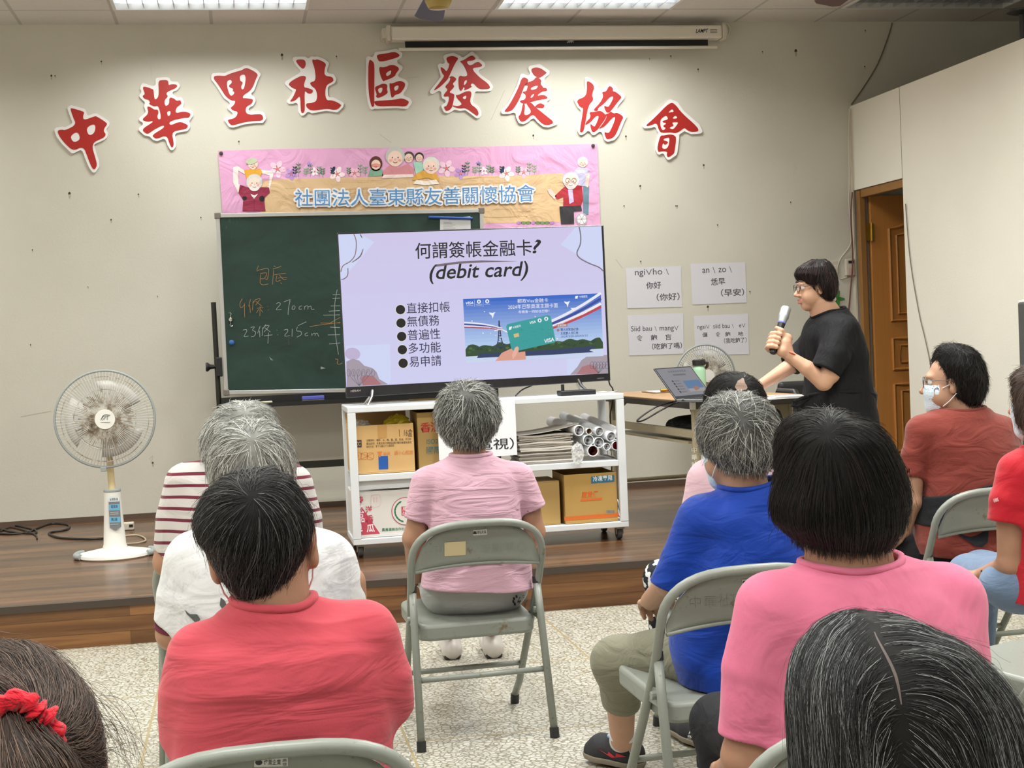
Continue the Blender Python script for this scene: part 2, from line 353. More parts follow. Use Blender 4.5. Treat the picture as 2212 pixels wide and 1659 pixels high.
def wall_build(c0, c1):
    def f(N, L, b, o):
        n = noise(N, L, o, 1.1, 6); r = ramp(N, [(.35, c0), (.65, c1)]); L.new(n, r.inputs[0])
        n2 = noise(N, L, mapping(N, L, o, sc=(1, 1, .25)), 6, 8, .5, .65); r2 = ramp(N, [(.66, (1, 1, 1)), (.78, (.80, .76, .68))]); L.new(n2, r2.inputs[0])
        mx = N.new('ShaderNodeMix'); mx.data_type = 'RGBA'; mx.blend_type = 'MULTIPLY'; mx.inputs[0].default_value = .55
        L.new(r.outputs[0], mx.inputs[6]); L.new(r2.outputs[0], mx.inputs[7]); L.new(mx.outputs[2], b.inputs['Base Color'])
        n3 = noise(N, L, o, 90, 3); bp = N.new('ShaderNodeBump'); bp.inputs['Strength'].default_value = .08; bp.inputs['Distance'].default_value = .01; L.new(n3, bp.inputs['Height']); L.new(bp.outputs[0], b.inputs['Normal'])
    return f
M_WALL = uvmat('cream_wall_paint', wall_build((.60, .578, .505), (.65, .628, .555)), .7, .25)
M_PART = uvmat('partition_board', wall_build((.84, .81, .72), (.88, .85, .76)), .6, .3)
def ceil_build(N, L, b, o):
    br = N.new('ShaderNodeTexBrick'); br.offset = 0; br.inputs['Scale'].default_value = 1; br.inputs['Brick Width'].default_value = .606; br.inputs['Row Height'].default_value = .606
    br.inputs['Mortar Size'].default_value = .011; br.inputs['Mortar Smooth'].default_value = 0; br.inputs['Bias'].default_value = 0
    br.inputs['Color1'].default_value = (.70, .675, .64, 1); br.inputs['Color2'].default_value = (.73, .70, .66, 1); br.inputs['Mortar'].default_value = (.52, .50, .48, 1)
    L.new(mapping(N, L, o, loc=(-.537+.606*8, -9.56+.606*24, 0)), br.inputs[0])
    n = noise(N, L, o, 70, 3); L.new(mixc(N, L, .1, br.outputs[0], n), b.inputs['Base Color'])
M_CEIL = uvmat('ceiling_tiles', ceil_build, .85, .2)
def floor_build(N, L, b, o):
    d = N.new('ShaderNodeTexNoise'); d.inputs['Scale'].default_value = 40; L.new(o, d.inputs[0])
    ad = N.new('ShaderNodeMix'); ad.data_type = 'RGBA'; ad.blend_type = 'ADD'; ad.inputs[0].default_value = .02; L.new(o, ad.inputs[6]); L.new(d.outputs[1], ad.inputs[7])
    v = N.new('ShaderNodeTexVoronoi'); v.feature = 'DISTANCE_TO_EDGE'; v.inputs['Scale'].default_value = 48; L.new(ad.outputs[2], v.inputs[0])
    r = ramp(N, [(.03, (.22, .20, .15)), (.16, (.53, .515, .455))]); L.new(v.outputs[0], r.inputs[0])
    v2 = N.new('ShaderNodeTexVoronoi'); v2.inputs['Scale'].default_value = 48; L.new(ad.outputs[2], v2.inputs[0])
    r3 = ramp(N, [(.0, (.72, .66, .56)), (.5, (1, 1, 1))]); L.new(v2.outputs['Color'], r3.inputs[0])
    mx = N.new('ShaderNodeMix'); mx.data_type = 'RGBA'; mx.blend_type = 'MULTIPLY'; mx.inputs[0].default_value = .8; L.new(r.outputs[0], mx.inputs[6]); L.new(r3.outputs[0], mx.inputs[7])
    br = N.new('ShaderNodeTexBrick'); br.offset = 0; br.inputs['Scale'].default_value = 1; br.inputs['Brick Width'].default_value = .849; br.inputs['Row Height'].default_value = .98
    br.inputs['Mortar Size'].default_value = .0045; br.inputs['Mortar Smooth'].default_value = 0
    br.inputs['Color1'].default_value = (0, 0, 0, 1); br.inputs['Color2'].default_value = (0, 0, 0, 1); br.inputs['Mortar'].default_value = (1, 1, 1, 1)
    L.new(mapping(N, L, o, loc=(-.481+.849*6, -4.73+.98*9, 0)), br.inputs[0])
    L.new(mixc(N, L, br.outputs[0], mx.outputs[2], (.34, .27, .15)), b.inputs['Base Color'])
M_FLOOR = uvmat('terrazzo', floor_build, .28, .45)
def wood_build(stops, pw, axis_sc, seam=(.05, .03, .02), off=0):
    def f(N, L, b, o):
        n = noise(N, L, mapping(N, L, o, sc=axis_sc), 3.2, 6, .6, .6); r = ramp(N, stops); L.new(n, r.inputs[0])
        br = N.new('ShaderNodeTexBrick'); br.offset = .43; br.inputs['Scale'].default_value = 1; br.inputs['Brick Width'].default_value = 1.25; br.inputs['Row Height'].default_value = pw
        br.inputs['Mortar Size'].default_value = .0012; br.inputs['Color1'].default_value = (.62, .60, .58, 1); br.inputs['Color2'].default_value = (1.22, 1.2, 1.16, 1); br.inputs['Mortar'].default_value = (.45, .4, .38, 1); br.inputs['Bias'].default_value = .1
        L.new(mapping(N, L, o, loc=(20, 20+off, 0), rot=(0 if axis_sc[2] < 5 else R(-90), 0, 0)), br.inputs[0])
        mx = N.new('ShaderNodeMix'); mx.data_type = 'RGBA'; mx.blend_type = 'MULTIPLY'; mx.inputs[0].default_value = 1; L.new(r.outputs[0], mx.inputs[6]); L.new(br.outputs[0], mx.inputs[7]); L.new(mx.outputs[2], b.inputs['Base Color'])
    return f
M_STAGE = uvmat('stage_laminate', wood_build([(.3, (.042, .018, .008)), (.5, (.095, .044, .020)), (.70, (.180, .092, .044))], .17, (.22, 2.6, 1)), .27, .36)
M_RISER = uvmat('stage_riser_planks', wood_build([(.3, (.10, .040, .014)), (.5, (.16, .07, .025)), (.72, (.23, .11, .04))], .068, (.5, 1, 9)), .35, .45)
def struct(name, mb, m, **k):
    o = mb.build(name, m, **k); o['kind'] = 'structure'; return o
XL, XR, YB = -3.6, 7.2, -3.2
struct('floor', MB().box((XL, YB, -.1), (XR, WY+.12, 0)), M_FLOOR)
wb = struct('wall_back', MB().box((XL, WY, 0), (XR, WY+.12, ZC+.3)), M_WALL)
struct('wall_left', MB().box((XL-.12, YB, 0), (XL, WY+.12, ZC+.3)), M_PART)
struct('wall_rear', MB().box((XL, YB-.12, 0), (XR, YB, ZC+.3)), M_PART)
struct('wall_far_right', MB().box((XR, YB, 0), (XR+.12, WY+.12, ZC+.3)), M_WALL)
# ceiling with openings for the lamps
TW, TH = 1.206, .6
cells = [(x, y) for x, y in LIT+UNLIT]
xs = sorted({XL, XR, *[x+s*TW/2 for x, _ in cells for s in (-1, 1)]}); ys = sorted({YB, WY+.1, *[y+s*TH/2 for _, y in cells for s in (-1, 1)]})
cb = MB()
for i in range(len(xs)-1):
    for j in range(len(ys)-1):
        mx_, my_ = (xs[i]+xs[i+1])/2, (ys[j]+ys[j+1])/2
        if any(abs(mx_-x) < TW/2 and abs(my_-y) < TH/2 for x, y in cells): continue
        cb.box((xs[i], ys[j], ZC), (xs[i+1], ys[j+1], ZC+.02))
struct('ceiling', cb, M_CEIL)
# stage
M_TRIM = mat('stage_edge_strip', lin(62, 50, 42), .4)
struct('floor_stage', MB().box((XL, SY+.012, 0), (4.42, WY, ST)), M_STAGE)
struct('trim_1', MB().box((XL, SY-.012, ST-.028), (4.42, SY+.03, ST+.004)), M_TRIM)
struct('trim_2', MB().box((XL, SY, 0), (4.42, SY+.012, ST-.028)), M_RISER)
struct('baseboard_back', MB().box((XL, WY-.012, ST), (4.4, WY, ST+.035)), mat('baseboard_brown', lin(92, 74, 62), .5))
# right-hand partition with its doorway
PXX, PT = 4.42, 2.856
pb = MB().box((PXX, 2.2, 0), (PXX+.05, 9.17, PT)).box((PXX, 9.1705, 2.25), (PXX+.05, 9.935, PT)).box((PXX, 9.935, 2.25), (PXX+.05, WY, PT))
struct('wall_right', pb, M_PART)
seam = MB().box((PXX-.0015, 9.168, 2.25), (PXX+.001, 9.1725, PT))
struct('trim_3', seam, mat('board_joint_seam', lin(150, 140, 118), .8))  # thin darker strip along the seam between two boards
struct('trim_4', MB().box((PXX-.012, 9.955, ST), (PXX+.0, WY, PT-.02)), mat('white_cable_duct', lin(214, 205, 188), .5))
M_FRAME = mat('door_frame_wood', lin(150, 106, 56), .5, noise=.15, nscale=8, stretch=(8, 8, .6))
M_DOOR = mat('door_veneer', lin(186, 124, 60), .42, noise=.12, nscale=6, stretch=(14, 14, .5))
d1 = thing('door_1', 'brown panelled wooden door standing open in the partition doorway', 'door'); d1['kind'] = 'structure'
fr = MB().box((PXX+.0, 9.87, ST), (PXX+.045, 9.93, 2.24)).box((PXX+.012, 9.172, 2.19), (PXX+.045, 9.87, 2.248))
fr.build('door_frame', M_FRAME, d1, bevel=.004)
MB().box((PXX+.047, 9.89, ST), (PXX+.07, 9.93, 2.2)).build('door_seal', mat('grey_seal', lin(120, 112, 105), .6), d1)
lx0, lx1, ly = PXX+.075, PXX+.90, 9.86
lf = MB().box((lx0, ly, ST+.01), (lx1, ly+.04, 2.2)); leaf = lf.build('door_leaf', M_DOOR, d1, bevel=.003)
pm = MB()
for (z0, z1) in ((.95, 1.17), (1.30, 2.03), (.36, .84)):   # raised mouldings of the panels
    for ins, th in ((0, .012), (.055, .010)):
        a, b_, c, e = 4.632+ins, lx1-.12-ins, z0+ins*.9, z1-ins*.9
        arch = z0 > 1.2; n = 9
        top = [(a+(b_-a)*k/n, ly-.006, e-(.07*math.cos(math.pi*k/n)**2 if arch else 0)) for k in range(n+1)]
        pm.tube([(a, ly-.006, c)]+top+[(b_, ly-.006, c)], th, 6, closed=True)
pm.build('door_moulding', M_DOOR, leaf, smooth=True)
MB().box((lx0-.035, ly-.012, 1.88), (lx0+.02, ly+.0, 2.0)).tube([(lx0, ly-.014, 1.875), (lx0, ly-.014, 2.005)], .009, 8).build('hinge', mat('brass', lin(190, 150, 70), .3, 1), d1)
# marks left on the back wall
MARKS = [(150, 418, 4), (219, 133, 2.5), (111, 164, 3), (119, 164, 2), (299, 420, 2.5), (240, 475, 2.5), (434, 470, 2), (516, 306, 2.5), (609, 119, 4), (727, 122, 2), (1719, 110, 4.5), (1647, 112, 2), (1508, 150, 2.5), (1520, 357, 3), (1352, 295, 3),
         (1708, 437, 2), (1460, 445, 2), (1348, 445, 2), (1383, 402, 3), (1449, 121, 2), (1403, 127, 1.5), (1869, 66, 2), (1868, 144, 2), (1384, 565, 2), (1620, 630, 2), (1529, 663, 3.5), (1550, 486, 2), (70, 540, 2), (330, 1000, 3), (190, 620, 1.5), (340, 640, 1.5), (66, 745, 2), (1152, 293, 3), (1463, 445, 2)]
fm = Flat((0, WY, 0), base=.0008)
for x, y, r_ in MARKS:
    fm.ell(x, y, r_*.7, r_*.9, lin(70, 60, 48), 0, n=9); fm.ell(x+.5, y+r_*1.6, r_*.5, r_*1.3, lin(176, 168, 148), 1, n=8)
for a in ([(550, 1000), (558, 985), (563, 1002)], [(45, 900), (110, 888)], [(820, 290), (845, 308)], [(1090, 195), (1060, 260)], [(322, 992), (330, 985), (326, 1000)], [(880, 168), (905, 166)], [(1330, 560), (1345, 580)]):
    fm.line(a, 1.2, lin(188, 181, 162), 0)
fm.build('plaster_marks', print_mat('wall_marks', .9), wb)
# ------------------------------------------------------------------ lamps in the ceiling
M_WM = mat('white_enamel', (.78, .78, .76), .35); M_LOUV = mat('aluminium_louvre', (.80, .82, .86), .22, .85); M_TUBEOFF = mat('lamp_tube_off', (.8, .8, .8), .3)
m_on = bpy.data.materials.new('lamp_tube_on'); N_, L_ = nt(m_on); N_['Principled BSDF'].inputs['Emission Color'].default_value = (.92, .96, 1, 1); N_['Principled BSDF'].inputs['Emission Strength'].default_value = 5
def troffer(x, y, lit, label):
    t = thing('ceiling_light', label, 'ceiling light', (x, y, ZC), 0, None); w2, h2 = TW/2, TH/2
    b = MB(); e = .012
    b.box((-w2, -h2, .09), (w2, h2, .1)).box((-w2, -h2, 0), (-w2+e, h2, .09)).box((w2-e, -h2, 0), (w2, h2, .09)).box((-w2+e, -h2, 0), (w2-e, -h2+e, .09)).box((-w2+e, h2-e, 0), (w2-e, h2, .09))
    b.build('housing', M_WM, t, world=False)
    f = MB(); k = .016
    f.box((-w2-.004, -h2-.004, -.006), (w2+.004, -h2+k, 0)).box((-w2-.004, h2-k, -.006), (w2+.004, h2+.004, 0)).box((-w2-.004, -h2+k, -.006), (-w2+k, h2-k, 0)).box((w2-k, -h2+k, -.006), (w2+.004, h2-k, 0))
    f.build('frame', M_WM, t, world=False)
    g = MB()
    for q in range(1, 13): g.box((-w2+q*TW/13-.003, -h2+.014, .004), (-w2+q*TW/13+.003, h2-.014, .045))
    for q in range(1, 4): g.box((-w2+.014, -h2+q*TH/4-.004, .002), (w2-.014, -h2+q*TH/4+.004, .047))
    g.build('louvre', M_LOUV, t, world=False)
    for q in (-1.5, -.5, .5, 1.5):
        MB().tube([(-w2+.03, q*.14, .068), (w2-.03, q*.14, .068)], .013, 8).build('lamp_tube', m_on if lit else M_TUBEOFF, t, smooth=True, world=False)
    return t
LBL = {(-.06, 9.24): 'lit louvred ceiling light above the left red characters', (2.37, 9.24): 'lit louvred ceiling light above the projection screen casing', (4.8, 9.24): 'unlit louvred ceiling light above the doorway partition'}
for x, y in LIT+UNLIT:
    troffer(x, y, (x, y) in LIT, LBL.get((x, y), 'lit louvred ceiling light over the seats behind the first row of lights'))
for o in C.objects:
    if o.get('category') == 'ceiling light': o['group'] = 'ceiling lights'
# ------------------------------------------------------------------ ceiling fans
M_BLADE = mat('fan_blade_brown', lin(62, 44, 40), .45, noise=.2, nscale=5); M_BRASS = mat('aged_brass', lin(150, 120, 60), .35, .9); M_DARK = mat('black_plastic', (.012, .012, .013), .42); M_BLADE2 = mat('fan_blade_slate', lin(74, 72, 92), .45)
def ceiling_fan(x, y, z, ang, label, mats):
    t = thing('ceiling_fan', label, 'ceiling fan', (x, y, z), 0, 'ceiling fans')
    MB().lathe([(.02, 0), (.085, .0), (.11, .04), (.11, .1), (.06, .14), (.02, .15)]).build('motor', M_BRASS, t, smooth=True, world=False)
    MB().lathe([(.001, -.055), (.045, -.05), (.06, -.02), (.06, 0)]).build('cap', mat('amber_glass_cap', lin(170, 140, 66), .2, 0, trans=.2), t, smooth=True, world=False)
    MB().tube([(0, 0, .13), (0, 0, ZC-z-.06)], .012).lathe([(.012, ZC-z-.1), (.07, ZC-z-.02), (.07, ZC-z)]).build('rod', M_BRASS, t, smooth=True, world=False)
    for k, a in enumerate(ang):
        Mx = Matrix.Rotation(R(a), 4, 'Z') @ Matrix.Rotation(R(11), 4, 'X'); b = MB()
        pl = [(.19, -.05), (.62, -.072), (.66, -.045), (.66, .045), (.62, .072), (.19, .05)]
        b.prism([Mx @ Vector((p[0], p[1], .04)) for p in pl], Mx.to_3x3() @ Vector((0, 0, .008)))
        bl = b.build('blade', mats[k % len(mats)], t, world=False, bevel=.002)
        MB().prism([Mx @ Vector(p) for p in ((.08, -.02, .035), (.26, -.035, .034), (.26, .035, .034), (.08, .02, .035))], Mx.to_3x3() @ Vector((0, 0, .006))).build('blade_iron', M_BRASS, bl, world=False)
h = P(947, 8, 6.5); ceiling_fan(h[0], 6.5, h[2]+.03, (87, 172, 267, -4), 'brown ceiling fan in front of the projection screen casing', (M_BLADE2, M_BLADE, M_BLADE, M_BLADE))
h = P(1888, -26, 6.5); ceiling_fan(h[0], 6.5, h[2]+.03, (88, 172, 268, -8), 'ceiling fan in front of the unlit light over the partition', (mat('fan_blade_maroon', lin(70, 36, 32), .5), mat('fan_blade_grey', lin(150, 138, 128), .5)))
# ------------------------------------------------------------------ projection screen casing
M_IV = mat('ivory_enamel', lin(222, 216, 204), .4); M_BLK = mat('black_cloth', (.008, .008, .008), .8)
a, b = P(835, 62, 9.86), P(1560, 56, 9.86); zt, zb = a[2]+.0, P(835, 90, 9.86)[2]
ps = thing('projection_screen', 'ivory roll-down projection screen casing high on the back wall', 'projection screen', (0, 0, 0))
MB().box((a[0]+.02, 9.80, zb), (b[0]-.02, 9.90, zt+.005)).build('casing', M_IV, ps, bevel=.012)
for x0, x1 in ((a[0]-.006, a[0]+.02), (b[0]-.02, b[0]+.006)): MB().box((x0, 9.793, zb-.008), (x1, 9.906, zt+.012)).build('end_cap', mat('ivory_plastic', lin(206, 198, 184), .45), ps, bevel=.006)
for x0 in (a[0]-.03, b[0]+.006): MB().box((x0, 9.84, zb+.02), (x0+.024, WY, zt)).build('wall_bracket', M_IV, ps)
MB().box((a[0]+.12, 9.856, zb-.045), (b[0]-.11, 9.86, zb)).build('black_screen_edge', M_BLK, ps)
MB().tube([(a[0]+.075, 9.858, zb-.052), (b[0]-.045, 9.858, zb-.052)], .011).build('bottom_bar', M_IV, ps, smooth=True)
lf = Flat((0, 9.80, 0)); lf.text('LAMPT', (1503, 71), (1530, 70), 8, lin(25, 40, 35), 0, .3, .02)
for k in range(3): lf.line([(1534, 64.5+k*3), (1549, 64.2+k*3)], 1.4, lin(110, 100, 95), 0)
lf.text('LAMPT', (1225, 92.5), (1240, 92.5), 6, lin(180, 180, 170), 0); lf.build('casing_lettering', print_mat('print', .5), ps)
tag(MB().tube([P(1564, 78, 9.93), P(1572, 78, 9.94), P(1577, 62, 9.95), P(1572, 52, 9.95), P(1560, 49.5, 9.95)], .006, 8).build('power_cable', M_IV, smooth=True), 'short ivory cable looping from projection screen casing to ceiling', 'cable')
# ================================================================== banner
PR = print_mat('print', .55)
BY = WY-.012
PRC = print_mat('banner_print', .6, bump=.35)
zb = zc(460, 300, .38879)
bn = thing('banner', 'long pink cloth banner with wooden sign print and blue Chinese lettering', 'banner', tuple(P(880, 400, BY)))
WOOD, PINK = lin(222, 188, 146), lin(226, 168, 208)
SKIN1 = lin(244, 214, 200)
f = Flat((0, BY, 0), conv=zb, base=.0005)
f.poly([(28, 66), (300, 58), (700, 52), (1050, 50), (1500, 44), (2135, 27), (2152, 480), (1700, 500), (60, 500)], PINK, 0)
f.build('cloth', PRC, bn)
f = Flat((0, BY, 0), conv=zb, base=.0011)
f.poly([(250, 240), (330, 226), (700, 214), (1000, 208), (1280, 206), (1650, 204), (1945, 190), (1965, 462), (1500, 470), (1100, 500), (270, 500)], WOOD, 0)
rnd = random.Random(3)
for k in range(46):
    x = rnd.uniform(280, 1700); y = 232-(x-300)*.02+rnd.uniform(4, 235); l = rnd.uniform(80, 260)
    f.line([(x, y), (x+l/2, y-2+rnd.uniform(-2, 2)), (min(1940, x+l), y-5)], rnd.uniform(1.2, 3), lin(*[int(c*rnd.uniform(.93, .99)) for c in (214, 178, 134)]), 1)
# flowers
def flower(x, y, r_, col, core):
    for a in range(5): f.ell(x+r_*.75*math.cos(a*1.257+x), y+r_*.75*math.sin(a*1.257+x), r_*.62, r_*.42, col, 2, rot=math.degrees(a*1.257+x))
    f.ell(x, y, r_*.25, r_*.25, core, 3)
def leafy(x, y, h_, col):
    f.line([(x, y), (x+3, y-h_*.5), (x+1, y-h_)], 2.2, col, 2)
    for q in (.3, .55, .8):
        for sgn in (-1, 1): f.ell(x+sgn*7, y-h_*q-3, 8, 3.4, col, 2, rot=-sgn*40)
GR = [lin(96, 138, 104), lin(140, 176, 142), lin(60, 84, 82), lin(150, 196, 196)]
for x0 in (335, 1275):
    for dx, y, r_, c in ((22, 168, 36, (244, 206, 226)), (100, 196, 26, (190, 150, 214)), (230, 182, 18, (248, 232, 246)), (355, 196, 32, (250, 226, 232)), (452, 190, 26, (244, 190, 210)), (200, 140, 10, (168, 150, 220))):
        if x0+dx < 1900: flower(x0+dx, y-(4 if x0 > 800 else 0), r_, lin(*c), lin(216, 120, 110))
    for dx, h_, c in ((120, 62, 2), (140, 80, 0), (180, 50, 1), (205, 70, 1), (255, 60, 1), (275, 48, 0), (330, 52, 2), (420, 50, 0), (482, 70, 1), (510, 56, 1)):
        if x0+dx < 1900: leafy(x0+dx, 214-(x0+dx)*.008, h_, GR[c])
    f.ell(x0+333, 172, 9, 20, lin(26, 50, 74), 3, rot=25)
for x in range(1700, 1900, 26): f.ell(x, 466, 15, 8, lin(*rnd.choice([(226, 178, 214), (190, 140, 200), (120, 150, 100)])), 2)
def face(x, y, r_, hair, skin=SKIN1, lay=4, beard=False):
    f.ell(x, y-r_*.15, r_*1.12, r_*1.12, hair, lay); f.ell(x, y+r_*.12, r_*.86, r_*.92, skin, lay+1)
    if beard: f.ell(x, y+r_*.62, r_*.7, r_*.5, lin(238, 232, 228), lay+2)
    for sgn in (-1, 1):
        f.ell(x+sgn*r_*.33, y+r_*.0, r_*.07, r_*.09, lin(60, 46, 44), lay+3, n=8); f.ell(x+sgn*r_*.5, y+r_*.32, r_*.2, r_*.15, lin(238, 172, 166), lay+3, n=10)
    f.ell(x, y+r_*.22, r_*.12, r_*.14, lin(232, 178, 166), lay+3, n=10); f.line([(x-r_*.25, y+r_*.5), (x, y+r_*.6), (x+r_*.25, y+r_*.5)], r_*.07, lin(140, 70, 66), lay+3)
# old man carrying a child on his shoulders (left)
f.poly([(112, 160), (135, 150), (180, 178), (176, 196), (140, 176), (142, 250), (168, 270), (140, 300), (112, 240)], lin(246, 230, 224), 3)
f.poly([(338, 190), (318, 178), (270, 172), (268, 190), (316, 204), (310, 262), (290, 282), (312, 300), (322, 250)], lin(246, 230, 224), 3)
f.poly([(150, 255), (190, 268), (262, 268), (312, 270), (316, 300), (284, 330), (292, 402), (164, 402), (168, 340), (142, 300)], lin(150, 44, 74), 4)
f.line([(228, 320), (230, 400)], 2, lin(110, 26, 52), 5); f.poly([(208, 305), (228, 335), (250, 305), (230, 315)], lin(244, 236, 232), 5)
f.poly([(172, 175), (200, 168), (262, 166), (274, 186), (262, 216), (186, 222)], lin(228, 168, 54), 4)
f.ell(176, 330, 13, 11, lin(30, 26, 28), 6); f.ell(272, 332, 15, 16, lin(30, 26, 28), 6)
face(230, 246, 40, lin(216, 214, 212), beard=True, lay=6); face(222, 144, 25, lin(236, 216, 196)); f.ell(214, 124, 32, 17, lin(196, 206, 176), 9, rot=-12)
# family leaning on the sign (middle)
f.poly([(860, 210), (872, 170), (900, 158), (940, 170), (946, 206)], lin(130, 172, 148), 3); f.ell(905, 138, 36, 42, lin(92, 50, 42), 3); face(905, 140, 30, lin(92, 50, 42)); f.ell(905, 146, 26, 9, lin(240, 150, 140), 9)
f.poly([(936, 214), (946, 176), (985, 142), (1030, 160), (1085, 138), (1120, 170), (1108, 216)], lin(214, 142, 152), 3); f.poly([(935, 220), (950, 200), (1110, 196), (1116, 212), (1040, 216)], lin(246, 226, 220), 4)
face(1012, 104, 48, lin(196, 198, 194), lay=5); face(1088, 104, 27, lin(84, 66, 66)); f.poly([(1112, 128), (1160, 130), (1172, 168), (1130, 206)], lin(166, 214, 196), 3); face(1146, 104, 23, lin(58, 44, 44))
f.poly([(1106, 232), (1126, 194), (1168, 176), (1240, 190), (1258, 236), (1190, 216)], lin(224, 168, 74), 5); f.poly([(1112, 250), (1130, 228), (1180, 236), (1240, 226), (1258, 250), (1180, 258)], lin(248, 236, 228), 6); face(1212, 152, 42, lin(220, 222, 214), lay=6)
# man in a wheelchair with a helper behind (right)
f.poly([(2006, 180), (2030, 158), (2078, 160), (2094, 200), (2080, 262), (2014, 262)], lin(196, 192, 226), 3); f.poly([(2056, 262), (2090, 262), (2086, 420), (2056, 424)], lin(104, 134, 152), 3); f.poly([(2072, 190), (2094, 200), (2084, 270), (2068, 262)], lin(238, 206, 196), 4); face(2054, 132, 26, lin(230, 228, 228))
f.poly([(1898, 318), (1945, 272), (1990, 252), (2050, 262), (2056, 340), (2044, 372), (1946, 374), (1946, 322), (1912, 336)], lin(178, 46, 58), 5); f.poly([(1972, 282), (1996, 272), (2004, 350), (1980, 362)], lin(206, 190, 232), 6); f.poly([(1856, 282), (1876, 276), (1908, 316), (1898, 338), (1868, 306)], lin(242, 206, 196), 5)
f.poly([(1924, 376), (2044, 370), (2050, 400), (2004, 404), (2006, 472), (1934, 474)], lin(54, 52, 58), 6); face(1988, 236, 40, lin(232, 232, 230), beard=True, lay=7)
for sgn in (-1, 1): f.line([(1988+sgn*17+13*math.cos(a/8*6.3), 232+13*math.sin(a/8*6.3)) for a in range(9)], 2, lin(90, 60, 56), 11)
f.line([(2048+30*math.cos(a/12*6.3), 446+32*math.sin(a/12*6.3)) for a in range(13)], 4, lin(190, 190, 196), 7); f.ell(2048, 446, 26, 28, lin(236, 232, 236), 6)
for a in range(6): f.line([(2048, 446), (2048+28*math.cos(a*1.05), 446+30*math.sin(a*1.05))], 1.5, lin(120, 120, 124), 8)

for k in range(12): f.text('社團法人臺東縣友善關懷協會', (456+10*math.cos(k*.5236), 374+10*math.sin(k*.5236)), (1786+10*math.cos(k*.5236), 346+10*math.sin(k*.5236)), 92, lin(240, 240, 244), 13+k*.4, drop=7)
f.text('社團法人臺東縣友善關懷協會', (456, 374), (1786, 346), 92, lin(84, 146, 206), 19, drop=7)
f.build('banner_print', PRC, bn)
for x, y in ((45, 80), (2112, 38)): MB().lathe([(.001, -.012), (.011, -.010), (.013, 0)], P(*zb(x, y), BY-.002), 12, 'y').build('grommet', mat('dull_steel', lin(92, 84, 78), .4, .8), bn, smooth=True)
# ================================================================== four practice sheets
z7 = zc(1300, 480, .28932); INK = lin(70, 68, 76)
def sheet(lab, q, texts):
    t = thing('paper_sheet', lab, 'paper sheet', tuple(P(*z7(*q[0]), WY)), 0, 'practice sheets on the wall')
    f = Flat((0, WY, 0), conv=z7, base=.003); f.poly(q, lin(214, 213, 222), 0)
    for tx in texts: f.text(tx[0], tx[1], tx[2], tx[3], INK, 1, offset=tx[4] if len(tx) > 4 else 0)
    f.build('sheet', print_mat('laminated_sheet', .28), t)
sheet('white sheet with ngi ho lettering, upper left of the four practice sheets', [(178, 342), (590, 326), (598, 632), (190, 643)], [('ngi∨ho﹨', (248, 412), (500, 403), 62), ('你好', (332, 500), (442, 494), 52, .01), ('（你好）', (410, 588), (580, 580), 54, .01)])
sheet('white sheet with an zo lettering, upper right of the four practice sheets', [(660, 310), (1070, 298), (1080, 600), (675, 615)], [('an﹨zo﹨', (750, 385), (970, 375), 46), ('恁早', (815, 472), (920, 466), 52, .01), ('（早安）', (890, 555), (1062, 548), 54, .01)])
sheet('white sheet with Siid bau mang lettering, lower left of the four practice sheets', [(190, 695), (607, 678), (610, 982), (205, 996)], [('Siid bau﹨mang∨', (218, 828), (572, 818), 52), ('食    飽    吂', (258, 886), (518, 878), 42, .01), ('（吃飽了嗎）', (375, 952), (598, 942), 46, .01)])
sheet('white sheet with ngai siid bau e lettering, lower right of the four practice sheets', [(685, 700), (1090, 682), (1098, 985), (695, 992)], [('ngai∨  siid bau﹨  e∨', (713, 808), (1070, 795), 44), ('𠊎     食   飽     吔', (750, 858), (1055, 850), 34, .01), ('（我吃飽了）', (912, 905), (1080, 897), 38, .01)])
# ================================================================== green chalkboard on a wheeled stand
GY = 9.62
z4 = zc(440, 440, .27726)
def gp(x, y, d=0): return P(x, y, GY+d)
cbd = thing('chalkboard', 'green chalkboard in aluminium frame behind the television', 'chalkboard', (.75, GY, ST))
M_AL = mat('aluminium', lin(196, 196, 194), .38, .6); M_GREEN = None
def green(N, L, b, o):
    n = noise(N, L, mapping(N, L, o, sc=(1, 1, 1.6)), 2.2, 7, .8, .62); r = ramp(N, [(.35, lin(30, 52, 46)), (.62, lin(42, 68, 60)), (.8, lin(64, 88, 80))]); L.new(n, r.inputs[0]); L.new(r.outputs[0], b.inputs['Base Color'])
M_GREEN = uvmat('green_slate', green, .55, .35)
TL, TRr, BR_, BL_ = [gp(*q) for q in ((470, 466), (1040, 455), (1047, 838), (489, 848))]
def quadbar(mb, a, b, th, dp):
    a = Vector(a); b = Vector(b); t = (b-a).normalized(); s_ = Vector((0, 1, 0)).cross(t).normalized()*th/2; d = Vector((0, dp, 0)); k = Vector((0, -.006, 0))
    return mb.hexa([a-s_+k, b-s_+k, b+s_+k, a+s_+k, a-s_+d, b-s_+d, b+s_+d, a+s_+d])
MB().prism([TL, BL_, BR_, TRr], (0, .012, 0)).build('slate', M_GREEN, cbd)
fm = MB()
for a, b in ((TL, TRr), (TRr, BR_), (BR_, BL_), (BL_, TL)): quadbar(fm, a, b, .026, .02)
fm.build('frame', M_AL, cbd, bevel=.003)
for q in (TL, TRr, BR_, BL_): MB().box((q[0]-.02, GY-.010, q[2]-.02), (q[0]+.02, GY+.022, q[2]+.02)).build('corner_cap', mat('grey_corner_plastic', lin(120, 112, 106), .5), cbd, bevel=.005)
f = Flat((0, GY, 0), conv=z4, base=.001)
OR, WH = lin(176, 134, 84), lin(176, 184, 178)
def strokes(col, *ls, w=3.2):
    for l in ls: f.line(l, w, col, 0)
